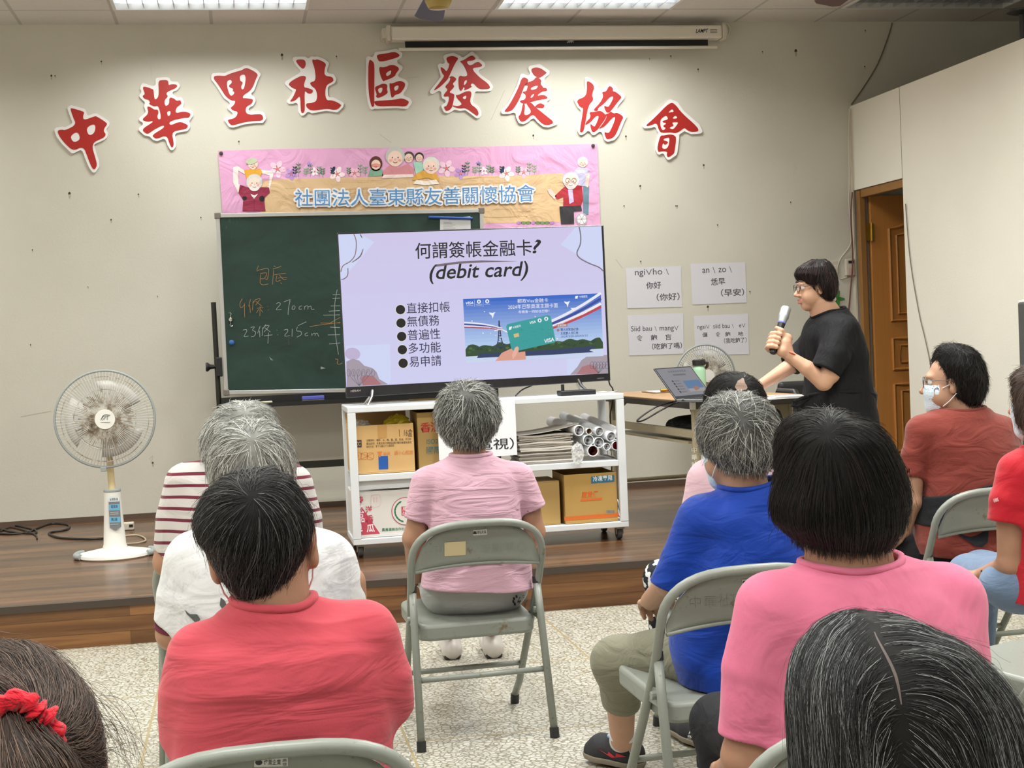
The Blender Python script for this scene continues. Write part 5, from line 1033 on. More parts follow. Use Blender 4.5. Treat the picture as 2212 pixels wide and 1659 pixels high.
cable('black cord crossing the tangle on the stage at far left', [zf1(*p) for p in ((0, 985), (60, 962), (140, 978), (205, 1005), (214, 1028))], .005)
cable('beige fan cord curving behind the fan base', [zf1(*p) for p in ((720, 1010), (790, 1006), (835, 1022), (838, 1040), (790, 1052), (720, 1056))], .005, (176, 164, 140))
# ================================================================== fittings on the walls at the right
a = P(1833, 577, WY); t = thing('wall_controller', 'white wall controller with dark display beside the doorway', 'wall controller', (a[0], WY, a[2]-.05)); s_ = WY/FPX
MB().box((a[0]-11*s_, WY-.03, a[2]-20*s_), (a[0]+12*s_, WY-.001, a[2]+19*s_)).build('body', mat('ivory_plastic', (.6, .6, .5), .4), t, bevel=.008); MB().box((a[0]-4*s_, WY-.032, a[2]+8*s_), (a[0]+9*s_, WY-.03, a[2]+14*s_)).build('display', M_DARK, t); MB().box((a[0]-5*s_, WY-.0315, a[2]-15*s_), (a[0]+8*s_, WY-.03, a[2]-2*s_)).build('keypad', mat('pale_pink_label', lin(206, 180, 166), .5), t)
a = P(1803, 577, WY); t = thing('wall_switch', 'ivory wall switch half hidden behind the lecturer head', 'switch', tuple(a)); MB().box((a[0]-8*s_, WY-.012, a[2]-13*s_), (a[0]+8*s_, WY-.001, a[2]+13*s_)).build('plate', mat('ivory_plastic', (.6, .6, .5), .4), t, bevel=.003); MB().box((a[0]-3*s_, WY-.016, a[2]-5*s_), (a[0]+3*s_, WY-.012, a[2]+5*s_)).build('rocker', M_IV, t)
a = P(1806, 646, WY); t = thing('flower_ornament', 'green and white flower ornament on the wall behind the lecturer neck', 'ornament', tuple(a))
for k in range(5): MB().prism([a+np.array([.03*math.cos(k*1.2)+x*math.cos(k*1.2)-y_*math.sin(k*1.2), -.01-.004*k, .03*math.sin(k*1.2)+x*math.sin(k*1.2)+y_*math.cos(k*1.2)]) for x, y_ in ((-.03, 0), (-.01, .016), (.03, .004), (.034, -.004), (-.01, -.014))], (0, .003, 0)).build('leaf', mat('leaf_green', lin(60, 130, 50), .5), t)
MB().lathe([(.001, -.03), (.02, -.025), (.024, -.01), (.01, 0)], a+np.array([-.03, -.004, .0]), 12, 'y').build('blossom', M_ROLL, t, smooth=True)
cable('dark cable running down the back wall from ceiling to partition corner', [P(1927, 49, WY-.012), P(1924, 62, WY-.01), P(1915, 90, WY-.01), P(1896, 138, WY-.01), P(1868, 185, WY-.01), P(1839, 226, WY-.012)], .0045, (112, 104, 90))
cable('white cable hanging down the wall corner to wall controller', [P(1836, 235, 9.93), P(1833, 290, 9.93), P(1835, 380, 9.93), P(1834, 440, 9.94), P(1839, 500, 9.94), P(1836, 530, 9.95), P(1815, 560, WY-.01), P(1808, 585, WY-.01), P(1816, 602, WY-.01), P(1830, 598, WY-.01)], .005, (206, 200, 186))
cable('dark red cable hanging beside door frame below wall controller', [P(1841, 415, 9.90), P(1838, 470, 9.9), P(1842, 560, 9.93), P(1836, 640, 9.94), P(1832, 700, 9.95), P(1832, 860, 9.95)], .005, (110, 60, 56))
cable('thin brown cord hanging down the partition in front of rust shirt person', [PX(1956, 440, PXX-.008), PX(1966, 560, PXX-.008), PX(1984, 670, PXX-.008), PX(1999, 735, PXX-.008), PX(2010, 790, PXX-.008), PX(2016, 860, PXX-.008)], .0032, (112, 94, 84))
a = P(2199, 84, 7.3); t = thing('speaker_bracket', 'black bracket with flanged top standing on the partition at upper right', 'bracket', (PXX+.025, a[1], PT)); MB().tube([(PXX+.025, 7.64, PT), (PXX+.025, 7.64, PT+.09), (PXX+.02, 7.64, PT+.16)], .022, 10).build('post', M_DARK, t, smooth=True); MB().lathe([(.03, .14), (.085, .155), (.09, .165), (.04, .175)], (PXX+.02, 7.64, PT), 20).build('flange', M_DARK, t, smooth=True)
a = P(2197, 655, 6.62); a[2] = P(2197, 652, 6.3)[2]; t = thing('equipment_cabinet', 'dark grey upright cabinet at the right picture edge', 'cabinet', (a[0]+.25, 6.5, 0)); MB().box((a[0], 6.3, .05), (a[0]+.5, 6.62, a[2])).build('body', mat('dark_grey_paint', lin(72, 72, 72), .5), t, bevel=.01); MB().box((a[0]+.03, 6.33, 0), (a[0]+.47, 6.6, .05)).build('plinth', M_DARK, t); MB().box((a[0]+.03, 6.294, .1), (a[0]+.47, 6.3, a[2]-.05)).build('door', mat('dark_grey_paint', lin(72, 72, 72), .5), t)
tag(MB().box((a[0]-.06, 6.25, a[2]+.002), (a[0]+.2, 6.5, a[2]+.008)).box((a[0]-.03, 6.28, a[2]+.008), (a[0]+.22, 6.52, a[2]+.012)).build('paper_stack', M_ROLL), 'white papers overhanging the top of dark grey cabinet', 'papers')
# ================================================================== bodies: smooth solids blended from tapered limbs and ellipsoids, meshed as one surface
class Frame:
    """local coordinates (u, v, w): u to the right and v down in photo pixels on the upright plane y = Y0, w the same unit away from the viewer"""
    def __init__(s, Y0, cu, cv):
        s.Y0 = Y0; s.c = np.array([cu, cv, 0.]); s.p0 = P(cu, cv, Y0); eu = (P(cu+20, cv, Y0)-P(cu-20, cv, Y0))/40; ev = (P(cu, cv+20, Y0)-P(cu, cv-20, Y0))/40
        s.s = (np.linalg.norm(eu)+np.linalg.norm(ev))/2; s.S = 1/s.s; s.A = np.stack([eu, ev, np.array([0, s.s, 0])], 1); s.Ai = np.linalg.inv(s.A)
    def w(s, q): return s.p0+(np.asarray(q, float)-s.c) @ s.A.T
    def q(s, p): return s.c+(np.asarray(p, float)-s.p0) @ s.Ai.T
    def at(s, px, py, Y): return tuple(s.q(P(px, py, Y)))
def cap(a, b, ra, rb):
    a, b = np.array(a, float), np.array(b, float); d = b-a; L2 = max(1e-9, d @ d)
    def f(p): t = np.clip(((p-a) @ d)/L2, 0, 1); return np.linalg.norm(p-a-t[:, None]*d, axis=1)-(ra+(rb-ra)*t)
    return f
def ell(c, r, Mx=None):
    c, r = np.array(c, float), np.array(r, float)
    def f(p):
        q = p-c
        if Mx is not None: q = q @ Mx
        a = np.linalg.norm(q/r, axis=1); b = np.linalg.norm(q/(r*r), axis=1); return a*(a-1)/np.maximum(b, 1e-9)
    return f
def sect(rows, off=0, n=2.3, cut=True):
    """stack of oval cross-sections: (v, u left, u right, half depth[, w centre])"""
    r = np.array([(*q, 0)[:5] for q in rows], float); v = np.linspace(r[0, 0], r[-1, 0], 160); c = [np.interp(v, r[:, 0], r[:, i]) for i in range(1, 5)]
    k = max(1, int(160*np.diff(r[:, 0]).mean()/(r[-1, 0]-r[0, 0])*.45)); ker = np.hanning(2*k+3)[1:-1]; ker /= ker.sum()
    c = [np.convolve(np.pad(x, k+0, mode='edge') if len(ker) == 2*k+1 else x, ker, 'valid') for x in c]
    cu, a, b, cw = (c[0]+c[1])/2, np.maximum((c[1]-c[0])/2+off, 1), np.maximum(c[2]+off, 1), c[3]; ga = np.gradient(a, v); gb = np.gradient(b, v)
    def f(p):
        q = np.clip(p[:, 1], v[0], v[-1]); A_ = np.interp(q, v, a); B_ = np.interp(q, v, b); x = (p[:, 0]-np.interp(q, v, cu))/A_; y = (p[:, 2]-np.interp(q, v, cw))/B_
        rr = (np.abs(x)**n+np.abs(y)**n)**(1/n); g = np.sqrt(1+np.maximum(np.interp(q, v, ga)**2, np.interp(q, v, gb)**2)); d = (rr-1)*np.minimum(A_, B_)/np.minimum(g, 2.2)
        o = np.maximum(v[0]-off-p[:, 1], p[:, 1]-v[-1]-off*0); return np.where(o > 0, np.hypot(np.maximum(d, 0), o), np.maximum(d, o))
    return f
def smin(a, b, k): h = np.maximum(k-np.abs(a-b), 0)/k; return np.minimum(a, b)-h*h*k*.25
def union(fs, k):
    def f(p):
        d = fs[0](p)
        for g in fs[1:]: d = smin(d, g(p), k)
        return d
    return f
def minus(f, g): return lambda p: np.maximum(f(p), -g(p))
def both(f, g): return lambda p: np.maximum(f(p), g(p))
def smax(a, b, k): return -smin(-a, -b, k)
def cutaway(f, g, k): return lambda p: smax(f(p), -g(p), k)
def clip_(f, g, k): return lambda p: smax(f(p), g(p), k)
def half(o, n): o, n = np.array(o, float), np.array(n, float); n = n/np.linalg.norm(n); return lambda p: (p-o) @ n
def offset(f, o): return lambda p: f(p)-o
def wrinkle(f, amp, dirs, seed=0):
    rr = np.random.RandomState(seed); ph = rr.rand(len(dirs))*6
    def g(p):
        d = f(p); m = np.abs(d) < amp*4; q = p[m]; e = np.zeros(len(q))
        for (kx, ky, kz, wt), h in zip(dirs, ph): a = q @ np.array([kx, ky, kz])+h; a = a+1.3*np.sin(q @ np.array([ky*.35, kx*.4, kz*.3])+h*2); b = .5+.5*np.sin(q @ np.array([kz*.5+.004, kx*.6, .003])*1.3+h*3); e += wt*b*(.5+.5*np.sin(a))**2
        d = d.copy(); d[m] -= amp*.75*(e-.5); return d
    return g
def surface(f, lo, hi, h):
    """surface nets over a sparse grid"""
    lo = np.array(lo, float); B = 4; nb = np.ceil((np.array(hi)-lo)/(h*B)).astype(int)+1; n = nb*B
    ci = np.stack(np.meshgrid(*[np.arange(k) for k in nb], indexing='ij'), -1).reshape(-1, 3); cd = f(lo+(ci+.5)*h*B-h*.5)
    D = np.repeat(np.repeat(np.repeat(cd.reshape(nb), B, 0), B, 1), B, 2).astype(np.float32)
    act = ci[np.abs(cd) < h*B*1.45]; loc = np.stack(np.meshgrid(*[np.arange(B)]*3, indexing='ij'), -1).reshape(-1, 3)
    for s in range(0, len(act), 6000):
        ix = (act[s:s+6000, None]*B+loc).reshape(-1, 3); D[ix[:, 0], ix[:, 1], ix[:, 2]] = f(lo+ix*h)
    I = D < 0; cs = np.zeros(np.array(D.shape)-1, np.int8)
    offs = [(i, j, k) for i in (0, 1) for j in (0, 1) for k in (0, 1)]; sl = lambda o: tuple(slice(o[a], D.shape[a]-1+o[a]) for a in range(3))
    for o in offs: cs += I[sl(o)]
    cell = np.argwhere((cs > 0) & (cs < 8)); ids = -np.ones(cs.shape, np.int64); ids[tuple(cell.T)] = np.arange(len(cell))
    acc = np.zeros((len(cell), 3)); cnt = np.zeros(len(cell))
    for o in offs:
        for a in range(3):
            if o[a]: continue
            o2 = list(o); o2[a] = 1; d0 = D[tuple((cell+o).T)]; d1 = D[tuple((cell+o2).T)]; m = (d0 < 0) != (d1 < 0); t = d0[m]/(d0[m]-d1[m]); pt = np.tile(np.array(o, float), (m.sum(), 1)); pt[:, a] += t; acc[m] += pt; cnt[m] += 1
    V = lo+(cell+acc/cnt[:, None])*h; F = []
    for a in range(3):
        b, c = (a+1) % 3, (a+2) % 3; s0 = [slice(1, D.shape[k]-1) for k in range(3)]; s0[a] = slice(0, D.shape[a]-1); s1 = list(s0); s1[a] = slice(1, D.shape[a]); x = I[tuple(s0)] != I[tuple(s1)]; e = np.argwhere(x)
        st = np.array([1, 1, 1]); st[a] = 0; e = e+st; fl = I[tuple(e.T)]
        q = []
        for db, dc in ((1, 1), (0, 1), (0, 0), (1, 0)): g = e.copy(); g[:, b] -= db; g[:, c] -= dc; q.append(ids[tuple(g.T)])
        q = np.stack(q, 1); q[~fl] = q[~fl][:, ::-1]; F.append(q[(q >= 0).all(1)])
    return V, np.concatenate(F)
def grad(f, p, e=.6):
    d = f(p); g = np.stack([f(p+np.array(o)*e)-d for o in np.eye(3)], 1)/e; return d, g/np.maximum(np.linalg.norm(g, axis=1), 1e-6)[:, None]
def solid(fr, f, lo, hi, h, name, m, parent):
    V, F = surface(f, lo, hi, h)
    for _ in range(1):
        d, g = grad(f, V, h*.3); V = V-g*np.clip(d, -h*.5, h*.5)[:, None]
    me = bpy.data.meshes.new(name); W = fr.w(V); me.vertices.add(len(W)); me.vertices.foreach_set('co', W.ravel()); me.loops.add(F.size); me.loops.foreach_set('vertex_index', F.ravel().astype(np.int32))
    me.polygons.add(len(F)); me.polygons.foreach_set('loop_start', np.arange(0, F.size, 4, dtype=np.int32)); me.polygons.foreach_set('loop_total', np.full(len(F), 4, np.int32)); me.polygons.foreach_set('use_smooth', [True]*len(F)); me.update(calc_edges=True); me.validate()
    me.materials.append(m); return link(name, me, parent), V
def fabric(name, col, rough=.85, fold=.55, fscale=7, stretch=(1, 1, 1.8), noise_amt=.05, weave=260, spec=.2, extra=None):
    def b_(N, L, b, o):
        n = noise(N, L, o, 14, 4); c = mixc(N, L, n, tuple(x*(1-noise_amt) for x in col), tuple(min(1, x*(1+noise_amt)) for x in col))
        if extra: c = extra(N, L, o, c)
        L.new(c, b.inputs['Base Color']); b.inputs['Sheen Weight'].default_value = .15 if max(col) > .05 else 0; b.inputs['Sheen Roughness'].default_value = .5
        a = noise(N, L, mapping(N, L, o, sc=stretch), fscale, 3, 1.6, .45); bp = N.new('ShaderNodeBump'); bp.inputs['Strength'].default_value = fold; bp.inputs['Distance'].default_value = .02; L.new(a, bp.inputs['Height'])
        a2 = noise(N, L, o, weave, 2); bp2 = N.new('ShaderNodeBump'); bp2.inputs['Strength'].default_value = .12; bp2.inputs['Distance'].default_value = .002; L.new(a2, bp2.inputs['Height']); L.new(bp.outputs[0], bp2.inputs['Normal']); L.new(bp2.outputs[0], b.inputs['Normal'])
    return uvmat(name, b_, rough, spec)
def skin_mat(name, col):
    def b_(N, L, b, o):
        n = noise(N, L, o, 22, 5); L.new(mixc(N, L, n, tuple(x*.86 for x in col), tuple(min(1, x*1.1) for x in col)), b.inputs['Base Color']); b.inputs['Subsurface Weight'].default_value = .08; b.inputs['Subsurface Radius'].default_value = (.01, .004, .002)
        a = noise(N, L, o, 140, 3); bp = N.new('ShaderNodeBump'); bp.inputs['Strength'].default_value = .12; bp.inputs['Distance'].default_value = .003; L.new(a, bp.inputs['Height']); L.new(bp.outputs[0], b.inputs['Normal'])
    return uvmat(name, b_, .5, .35)
SK_A = skin_mat('skin_warm', lin(178, 138, 114)); SK_B = skin_mat('skin_tan', lin(164, 122, 98)); SK_C = skin_mat('skin_light', lin(196, 152, 126))
def hair_mat(name, stops, rough=.42):
    m = bpy.data.materials.new(name); N, L = nt(m); b = N['Principled BSDF']; h = N.new('ShaderNodeHairInfo'); r = ramp(N, stops); L.new(h.outputs['Random'], r.inputs[0]); L.new(r.outputs[0], b.inputs['Base Color'])
    b.inputs['Roughness'].default_value = rough; b.inputs['Specular IOR Level'].default_value = .35; return m
def head_axes(S, yaw, pitch, roll=0):
    y, p, r = R(yaw), R(pitch), R(roll); f = np.array([-math.sin(y), 0, math.cos(y)]); rt = np.array([math.cos(y), 0, math.sin(y)]); up = np.array([0, -1., 0])
    f, up = math.cos(p)*f-math.sin(p)*up, math.cos(p)*up+math.sin(p)*f; rt, up = math.cos(r)*rt-math.sin(r)*up, math.cos(r)*up+math.sin(r)*rt
    return np.stack([rt, f, up], 1)*S      # columns: one metre along right, forward, up
def head_parts(c, H, S, ears=1):
    c = np.array(c, float); Mx = H/S
    def e(q, r, tilt=None): return ell(c+H @ np.array(q), np.array(r)*S, Mx)
    def k(a, b, ra, rb): return cap(c+H @ np.array(a), c+H @ np.array(b), ra*S, rb*S)
    base = union([e((0, -.012, .032), (.073, .092, .088)), e((0, .028, -.03), (.058, .058, .078)), e((0, .052, -.088), (.034, .030, .026)), e((.038, .035, -.045), (.026, .04, .035)), e((-.038, .035, -.045), (.026, .04, .035)), e((0, .076, .03), (.045, .014, .012))], .022*S)
    det = union([base, k((0, .082, .012), (0, .104, -.024), .007, .0115), e((.012, .092, -.030), (.009, .010, .007)), e((-.012, .092, -.030), (.009, .010, .007)), e((0, .088, -.056), (.021, .010, .0055)), e((0, .086, -.066), (.018, .010, .006))], .008*S)
    fs = [det]
    if ears:
        for s in (1, -1):
            g = ears; x = .070+.006*g**2; er = union([e((s*x, -.006, .012), (.009*g, .019*g, .022*g)), e((s*(x-.001), -.002, -.018*g), (.008*g, .012*g, .015*g))], .01*S); fs.append(minus(er, e((s*(x+.011*g), .002, .004), (.010*g, .009*g, .016*g))))
    return union(fs, .006*S)
def add_eyes(fr, c, H, S, parent):
    for s in (1, -1):
        q = np.array(c)+H @ np.array((s*.031, .073, .012)); bm = bmesh.new(); bmesh.ops.create_uvsphere(bm, u_segments=14, v_segments=10, radius=.0125); me = bpy.data.meshes.new('eye'); bm.to_mesh(me); bm.free(); me.transform(Matrix.Translation(fr.w(q))); me.materials.append(mat('eye_white', (.75, .73, .7), .2)); e = link('eye', me, parent)
        q2 = q+H @ np.array((0, .0095, 0)); bm = bmesh.new(); bmesh.ops.create_uvsphere(bm, u_segments=12, v_segments=8, radius=.0058); me = bpy.data.meshes.new('iris'); bm.to_mesh(me); bm.free(); me.transform(Matrix.Translation(fr.w(q2))); me.materials.append(mat('iris_brown', (.02, .012, .008), .15)); link('iris', me, e)
def hand_parts(wr, d, nrm, S, curl=.6, thumb=1, spread=.25):
    """palm, four fingers and a thumb; d towards the fingers, nrm out of the back of the hand"""
    d = np.array(d, float); d /= np.linalg.norm(d); n = np.array(nrm, float); n -= d*(n @ d); n /= np.linalg.norm(n); sd = np.cross(d, n)*thumb; wr = np.array(wr, float); fs = []
    Mx = np.stack([sd, d, n], 1); fs.append(ell(wr+d*.045*S, np.array([.036, .05, .015])*S, Mx))
    for i, (o, L_, r_) in enumerate(((.027, .072, .0085), (.009, .08, .0088), (-.010, .074, .0084), (-.027, .06, .0075))):
        a = wr+d*.082*S+sd*o*S; t = curl*(1+.12*i); d1 = d*math.cos(t*.7)-n*math.sin(t*.7)+sd*o*spread*6; d2 = d*math.cos(t*1.7)-n*math.sin(t*1.7); d3 = d*math.cos(t*2.5)-n*math.sin(t*2.5)
        b = a+d1*L_*.45*S; c = b+d2*L_*.32*S; e = c+d3*L_*.26*S; fs += [cap(a-d*.02*S, b, r_*S*1.08, r_*S), cap(b, c, r_*S, r_*.94*S), cap(c, e, r_*.94*S, r_*.8*S)]
    a = wr+d*.022*S+sd*.026*S; b = a+(d*.55+sd*.75-n*.25)*.036*S; c = b+(d*.8+sd*.25-n*.5)*.030*S; e = c+(d*.85-sd*.1-n*.5)*.024*S; fs += [cap(a, b, .012*S, .011*S), cap(b, c, .0105*S, .0095*S), cap(c, e, .0095*S, .008*S)]
    return union(fs, .006*S)
def strands(fr, f, V, n, length, K, flow, radius, seed, m, parent, mask=None, lift=(0, 4), sink=(-5, 3), name='strands', stiff=.0, taper=.5, free=None):
    rr = np.random.RandomState(seed); pool = V if mask is None else V[mask(V)]
    if not len(pool): return
    p = pool[rr.randint(0, len(pool), n)]+rr.normal(0, 1.5, (n, 3)); off = rr.uniform(sink[0], sink[1], n); lf = rr.uniform(lift[0], lift[1], n); step = length*rr.uniform(.55, 1.15, n)/(K-1); jit = rr.normal(0, 1, (n, 3)); pts = np.zeros((n, K, 3)); prev = None
    for k in range(K):
        d, g = grad(f, p, 1.0); on = np.ones(n, bool) if free is None else (p[:, 1] < free); p = np.where(on[:, None], p-g*(d-off-lf*(k/(K-1))**2)[:, None], p); pts[:, k] = p
        t = flow(p, jit); t = np.where(on[:, None], t-g*(t*g).sum(1)[:, None], t*.6+np.array([0, .9, 0])); t /= np.maximum(np.linalg.norm(t, axis=1), 1e-6)[:, None]
        if prev is not None and stiff: t = t*(1-stiff)+prev*stiff; t /= np.maximum(np.linalg.norm(t, axis=1), 1e-6)[:, None]
        prev = t; p = p+t*(step*np.where(on, 1, .22))[:, None]
    hair_object(fr, pts, radius, taper, m, parent, name, rr)
def hair_object(fr, pts, radius, taper, m, parent, name, rr):
    n, K = pts.shape[:2]; hc = bpy.data.hair_curves.new(name); hc.add_curves([K]*n); W = fr.w(pts.reshape(-1, 3)).astype(np.float32); hc.attributes['position'].data.foreach_set('vector', W.ravel())
    ra = hc.attributes.get('radius') or hc.attributes.new('radius', 'FLOAT', 'POINT'); w_ = radius*(1-(1-taper)*np.linspace(0, 1, K)**1.5)[None]*rr.uniform(.6, 1.25, (n, 1)); ra.data.foreach_set('value', w_.ravel().astype(np.float32)); hc.materials.append(m); return link(name, hc, parent)
def crown_flow(crown, down=.35, jit=.25, swirl=0.):
    crown = np.array(crown, float)
    def f(p, j):
        t = p-crown; L_ = np.linalg.norm(t, axis=1)[:, None]; t = t/np.maximum(L_, 1); s = np.stack([-t[:, 1], t[:, 0], 0*t[:, 0]], 1); return t+np.array([0, down, 0])*np.minimum(L_/60, 1.6)+s*swirl+j*jit
    return f
def mesh_box(V, pad): return V.min(0)-pad, V.max(0)+pad
def projected(fr, p):
    d = fr.w(p)-CAM; z = d @ FW; return np.stack([1106+FPX*(d @ RT)/z, 829.5-FPX*(d @ UP)/z], 1)
def rows_box(rows, pad, wpad=0):
    r = np.array([(*q, 0)[:5] for q in rows], float); return np.array([r[:, 1].min()-pad, r[:, 0].min()-pad, (r[:, 4]-r[:, 3]).min()-pad]), np.array([r[:, 2].max()+pad, r[:, 0].max()+pad, (r[:, 4]+r[:, 3]).max()+pad])
def join_box(*bs): return np.min([b[0] for b in bs], 0), np.max([b[1] for b in bs], 0)
def pts_box(pts, pad): p = np.array(pts, float); return p.min(0)-pad, p.max(0)+pad
# ================================================================== people
class Person:
    def __init__(s, label, Y0, cu, cv, skin, h, group='audience seated on folding chairs'):
        s.fr = Frame(Y0, cu, cv); s.S = s.fr.S; s.h = h; s.skin = skin; b = s.fr.w((cu, cv, 0)); s.t = thing('person', label, 'person', (b[0], Y0, 0), 0, group); s.fs = []; s.box = []; s.torso = None
    def head(s, c, yaw=0, pitch=0, roll=0, k=1., ears=1):
        s.hc = np.array(c, float); s.hS = s.S*k; s.H = head_axes(s.hS, yaw, pitch, roll); s.fs.append(head_parts(s.hc, s.H, s.hS, ears)); s.box.append(pts_box([c], .15*s.S)); add_eyes(s.fr, s.hc, s.H, s.hS, s.t)
    def pj(s, u, v, w):
        return tuple(s.fr.q(P(u, v, s.fr.Y0+w*s.fr.s)))
    def hp(s, x, y, z): return s.hc+s.H @ np.array((x, y, z), float)
    def limb(s, pts, rs):
        for i in range(len(pts)-1): s.fs.append(cap(pts[i], pts[i+1], rs[i], rs[i+1]))
        s.box.append(pts_box(pts, max(rs)+4))
    def hand(s, wr, d, nrm, **k): s.fs.append(hand_parts(wr, d, nrm, s.S, **k)); s.box.append(pts_box([wr, np.array(wr)+np.array(d)/np.linalg.norm(d)*.2*s.S], .06*s.S))
    def body(s, rows=None, k=.018, h=None, off=-.012):
        fs = list(s.fs)
        if rows is not None: fs.append(sect(rows, off*s.S)); s.box.append(rows_box(rows, 2))
        f = union(fs, k*s.S); lo, hi = join_box(*s.box); o, V = solid(s.fr, f, lo-6, hi+6, h or s.h, 'body', s.skin, s.t); s.bodyf = f; return o
    def garment(s, name, m, fs, box, k=.03, cuts=(), wr=None, h=None, parent=None, isect=()):
        f = union(fs, k*s.S) if len(fs) > 1 else fs[0]
        for c in isect: f = both(f, c)
        if wr: f = wrinkle(f, *wr)
        for c in cuts: f = cutaway(f, c, .006*s.S)
        o, V = solid(s.fr, f, box[0]-6, box[1]+6, h or s.h, name, m, parent or s.t); return o, V, f
    def shirt(s, m, rows, sleeves=(), neck=None, k=.035, extra=(), wr=None, name='shirt', cuts=(), collar=None):
        """sleeves: (points, radii, arm radius at the cuff)"""
        fs = [sect(rows)]+list(extra); cu = list(cuts); box = rows_box(rows, 4)
        if neck is not None:
            na, nb = np.array(neck[0], float), np.array(neck[1], float); a_ = (nb-na)/np.linalg.norm(nb-na); fs.append(clip_(cap(nb+a_*.03*s.S, nb+a_*.075*s.S, neck[3]*1.07+.003*s.S, neck[3]*1.2), half(nb-a_*.002*s.S, -a_), .012*s.S)); box = join_box(box, pts_box([nb], neck[3]*1.4))
        for pts, rs, ar in sleeves:
            pts = [np.array(p, float) for p in pts]; d = pts[-1]-pts[-2]; d /= np.linalg.norm(d); seg = [cap(pts[i], pts[i+1], rs[i], rs[i+1]) for i in range(len(pts)-1)]
            fs.append(clip_(union(seg, 4), half(pts[-1], d), .006*s.S)); box = join_box(box, pts_box(pts, max(rs)+4)); cu.append(cap(pts[-1]-d*.035*s.S, pts[-1]+d*.1*s.S, ar, ar))
        if neck is not None:
            na, nb = np.array(neck[0], float), np.array(neck[1], float); cu.append(both(cap(na, nb+(nb-na)*2, neck[2], neck[3]), half(nb+a_*.02*s.S, nb-na)))
            fu = union(fs, k*s.S); ax_ = (nb-na)/np.linalg.norm(nb-na); e1 = np.array([1., 0, 0]); e1 -= ax_*(e1 @ ax_); e1 /= np.linalg.norm(e1); e2 = np.cross(ax_, e1); rn = (neck[2]*.25+neck[3]*.75); T_ = np.linspace(0, 2*math.pi, 44, False); base = nb+rn*(np.cos(T_)[:, None]*e1+np.sin(T_)[:, None]*e2); hgt = np.full(len(T_), -.12*s.S)
            for _ in range(50): hgt = np.minimum(hgt+np.maximum(fu(base+hgt[:, None]*ax_), 0)*.7, .05*s.S)
            for _ in range(2): hgt = (np.roll(hgt, 1)+hgt*2+np.roll(hgt, -1))/4
            s.collar = [s.fr.w(q) for q in base+hgt[:, None]*ax_]
        s.shirt_o, s.shirt_V, s.shirt_f = s.garment(name, m, fs, box, k, cu, wr)
        if neck is not None: MB().tube(s.collar, (.0075 if collar is None else .006), 8, closed=True).build('collar', collar or m, s.shirt_o, smooth=2)
        return s.shirt_o
    def seat_legs(s, m, shoe, x=None, y=None, spread=.1, reach=.42, shin=.0, z=.475, r=(.085, .062, .045), bare=False, hips=True, width=.16, legs=None, crop=None):
        """trousers and shoes of someone seated, facing away; room coordinates"""
        w = s.fr.q; x = s.t.location[0] if x is None else x; y = s.fr.Y0+.04 if y is None else y; S = s.S; fs = []; pts = []
        if hips: fs.append(ell(w((x, y, z+.01)), (width*S, .090*S, .10*S)))
        for sg in (-1, 1):
            a, b, c = (x+sg*.085, y+.03, z-.005), (x+sg*spread*1.15, y+reach, z-.02), (x+sg*spread*1.1, y+reach+shin, .09)
            if legs: a, b, c = legs[(sg+1)//2]
            A_, B_, C_ = w(a), w(b), w(c); fs += [cap(A_, B_, r[0]*S, r[1]*S), cap(B_, C_, r[1]*.95*S, r[2]*S)]; pts += [A_, B_, C_]
            d = np.array([0, 1., 0]); heel = np.array(c)*[1, 1, 0]+[0, -.03, .035]; toe = heel+d*.17+[0, 0, -.005]
            f = union([cap(w(heel), w(toe), .038*S, .032*S), cap(w(heel+[0, 0, .01]), w(np.array(c)+[0, 0, .0]), .04*S, .04*S)], .02*S); s.garment('shoe', shoe, [f], pts_box([w(heel), w(toe), w(c)], .05*S), h=max(s.h*.8, 2), isect=[lambda p, q=w((x, y, .003))[1]: p[:, 1]-q])
        bx = pts_box(pts, .11*S); bx = join_box(bx, pts_box([w((x, y, z))], .2*S)); return s.garment('trousers', m, [union(fs, .04*S)], bx, h=s.h*1.3, isect=[] if crop is None else [lambda p, q=w((x, y, crop))[1]: p[:, 1]-q])
    def hair(s, m_base, m_str, rows, cut=None, extra=(), k=.02, n=4000, length=.07, K=7, flow=None, radius=.0004, lift=(0, .006), sink=(-.004, .003), seed=1, mask=None, stiff=.3, loose=0, wr=None, free=None):
        V0, _ = surface(sect(rows), *[b+d for b, d in zip(rows_box(rows, 4), (-8, 8))], s.h*2); pr = projected(s.fr, V0); r0 = np.array([(*q, 0)[:5] for q in rows], float); sh = .0025*s.S
        t0, t1, a0, a1 = r0[:, 1].min()+sh, r0[:, 2].max()-sh, pr[:, 0].min(), pr[:, 0].max(); kk = (t1-t0)/(a1-a0); mid, amid = (t0+t1)/2, (a0+a1)/2; vm = r0[-1, 0]; kv = (vm-r0[0, 0]-sh)/(vm-pr[:, 1].min())
        rows = [(vm+(q[0]-vm)*kv, mid+(q[1]-mid)*kk-(amid-mid)*kk, mid+(q[2]-mid)*kk-(amid-mid)*kk, q[3], q[4]) for q in r0]   # true outline as seen with its depth
        fs = [sect(rows)]+list(extra); f = union(fs, k*s.S)
        for c in (cut or ()): f = minus(f, c)
        if wr: f = wrinkle(f, *wr)
        o, V = solid(s.fr, f, *[b+d for b, d in zip(rows_box(rows, 4), (-8-.05*s.S*bool(extra), 8+.05*s.S*bool(extra)))], s.h*.8, 'hair', m_base, s.t); s.hair_o, s.hair_f, s.hair_V = o, f, V; S = s.S
        strands(s.fr, f, V, n, length*S, K, flow, radius, seed, m_str, o, mask, tuple(x*S for x in lift), tuple(x*S for x in sink), stiff=stiff, free=free)
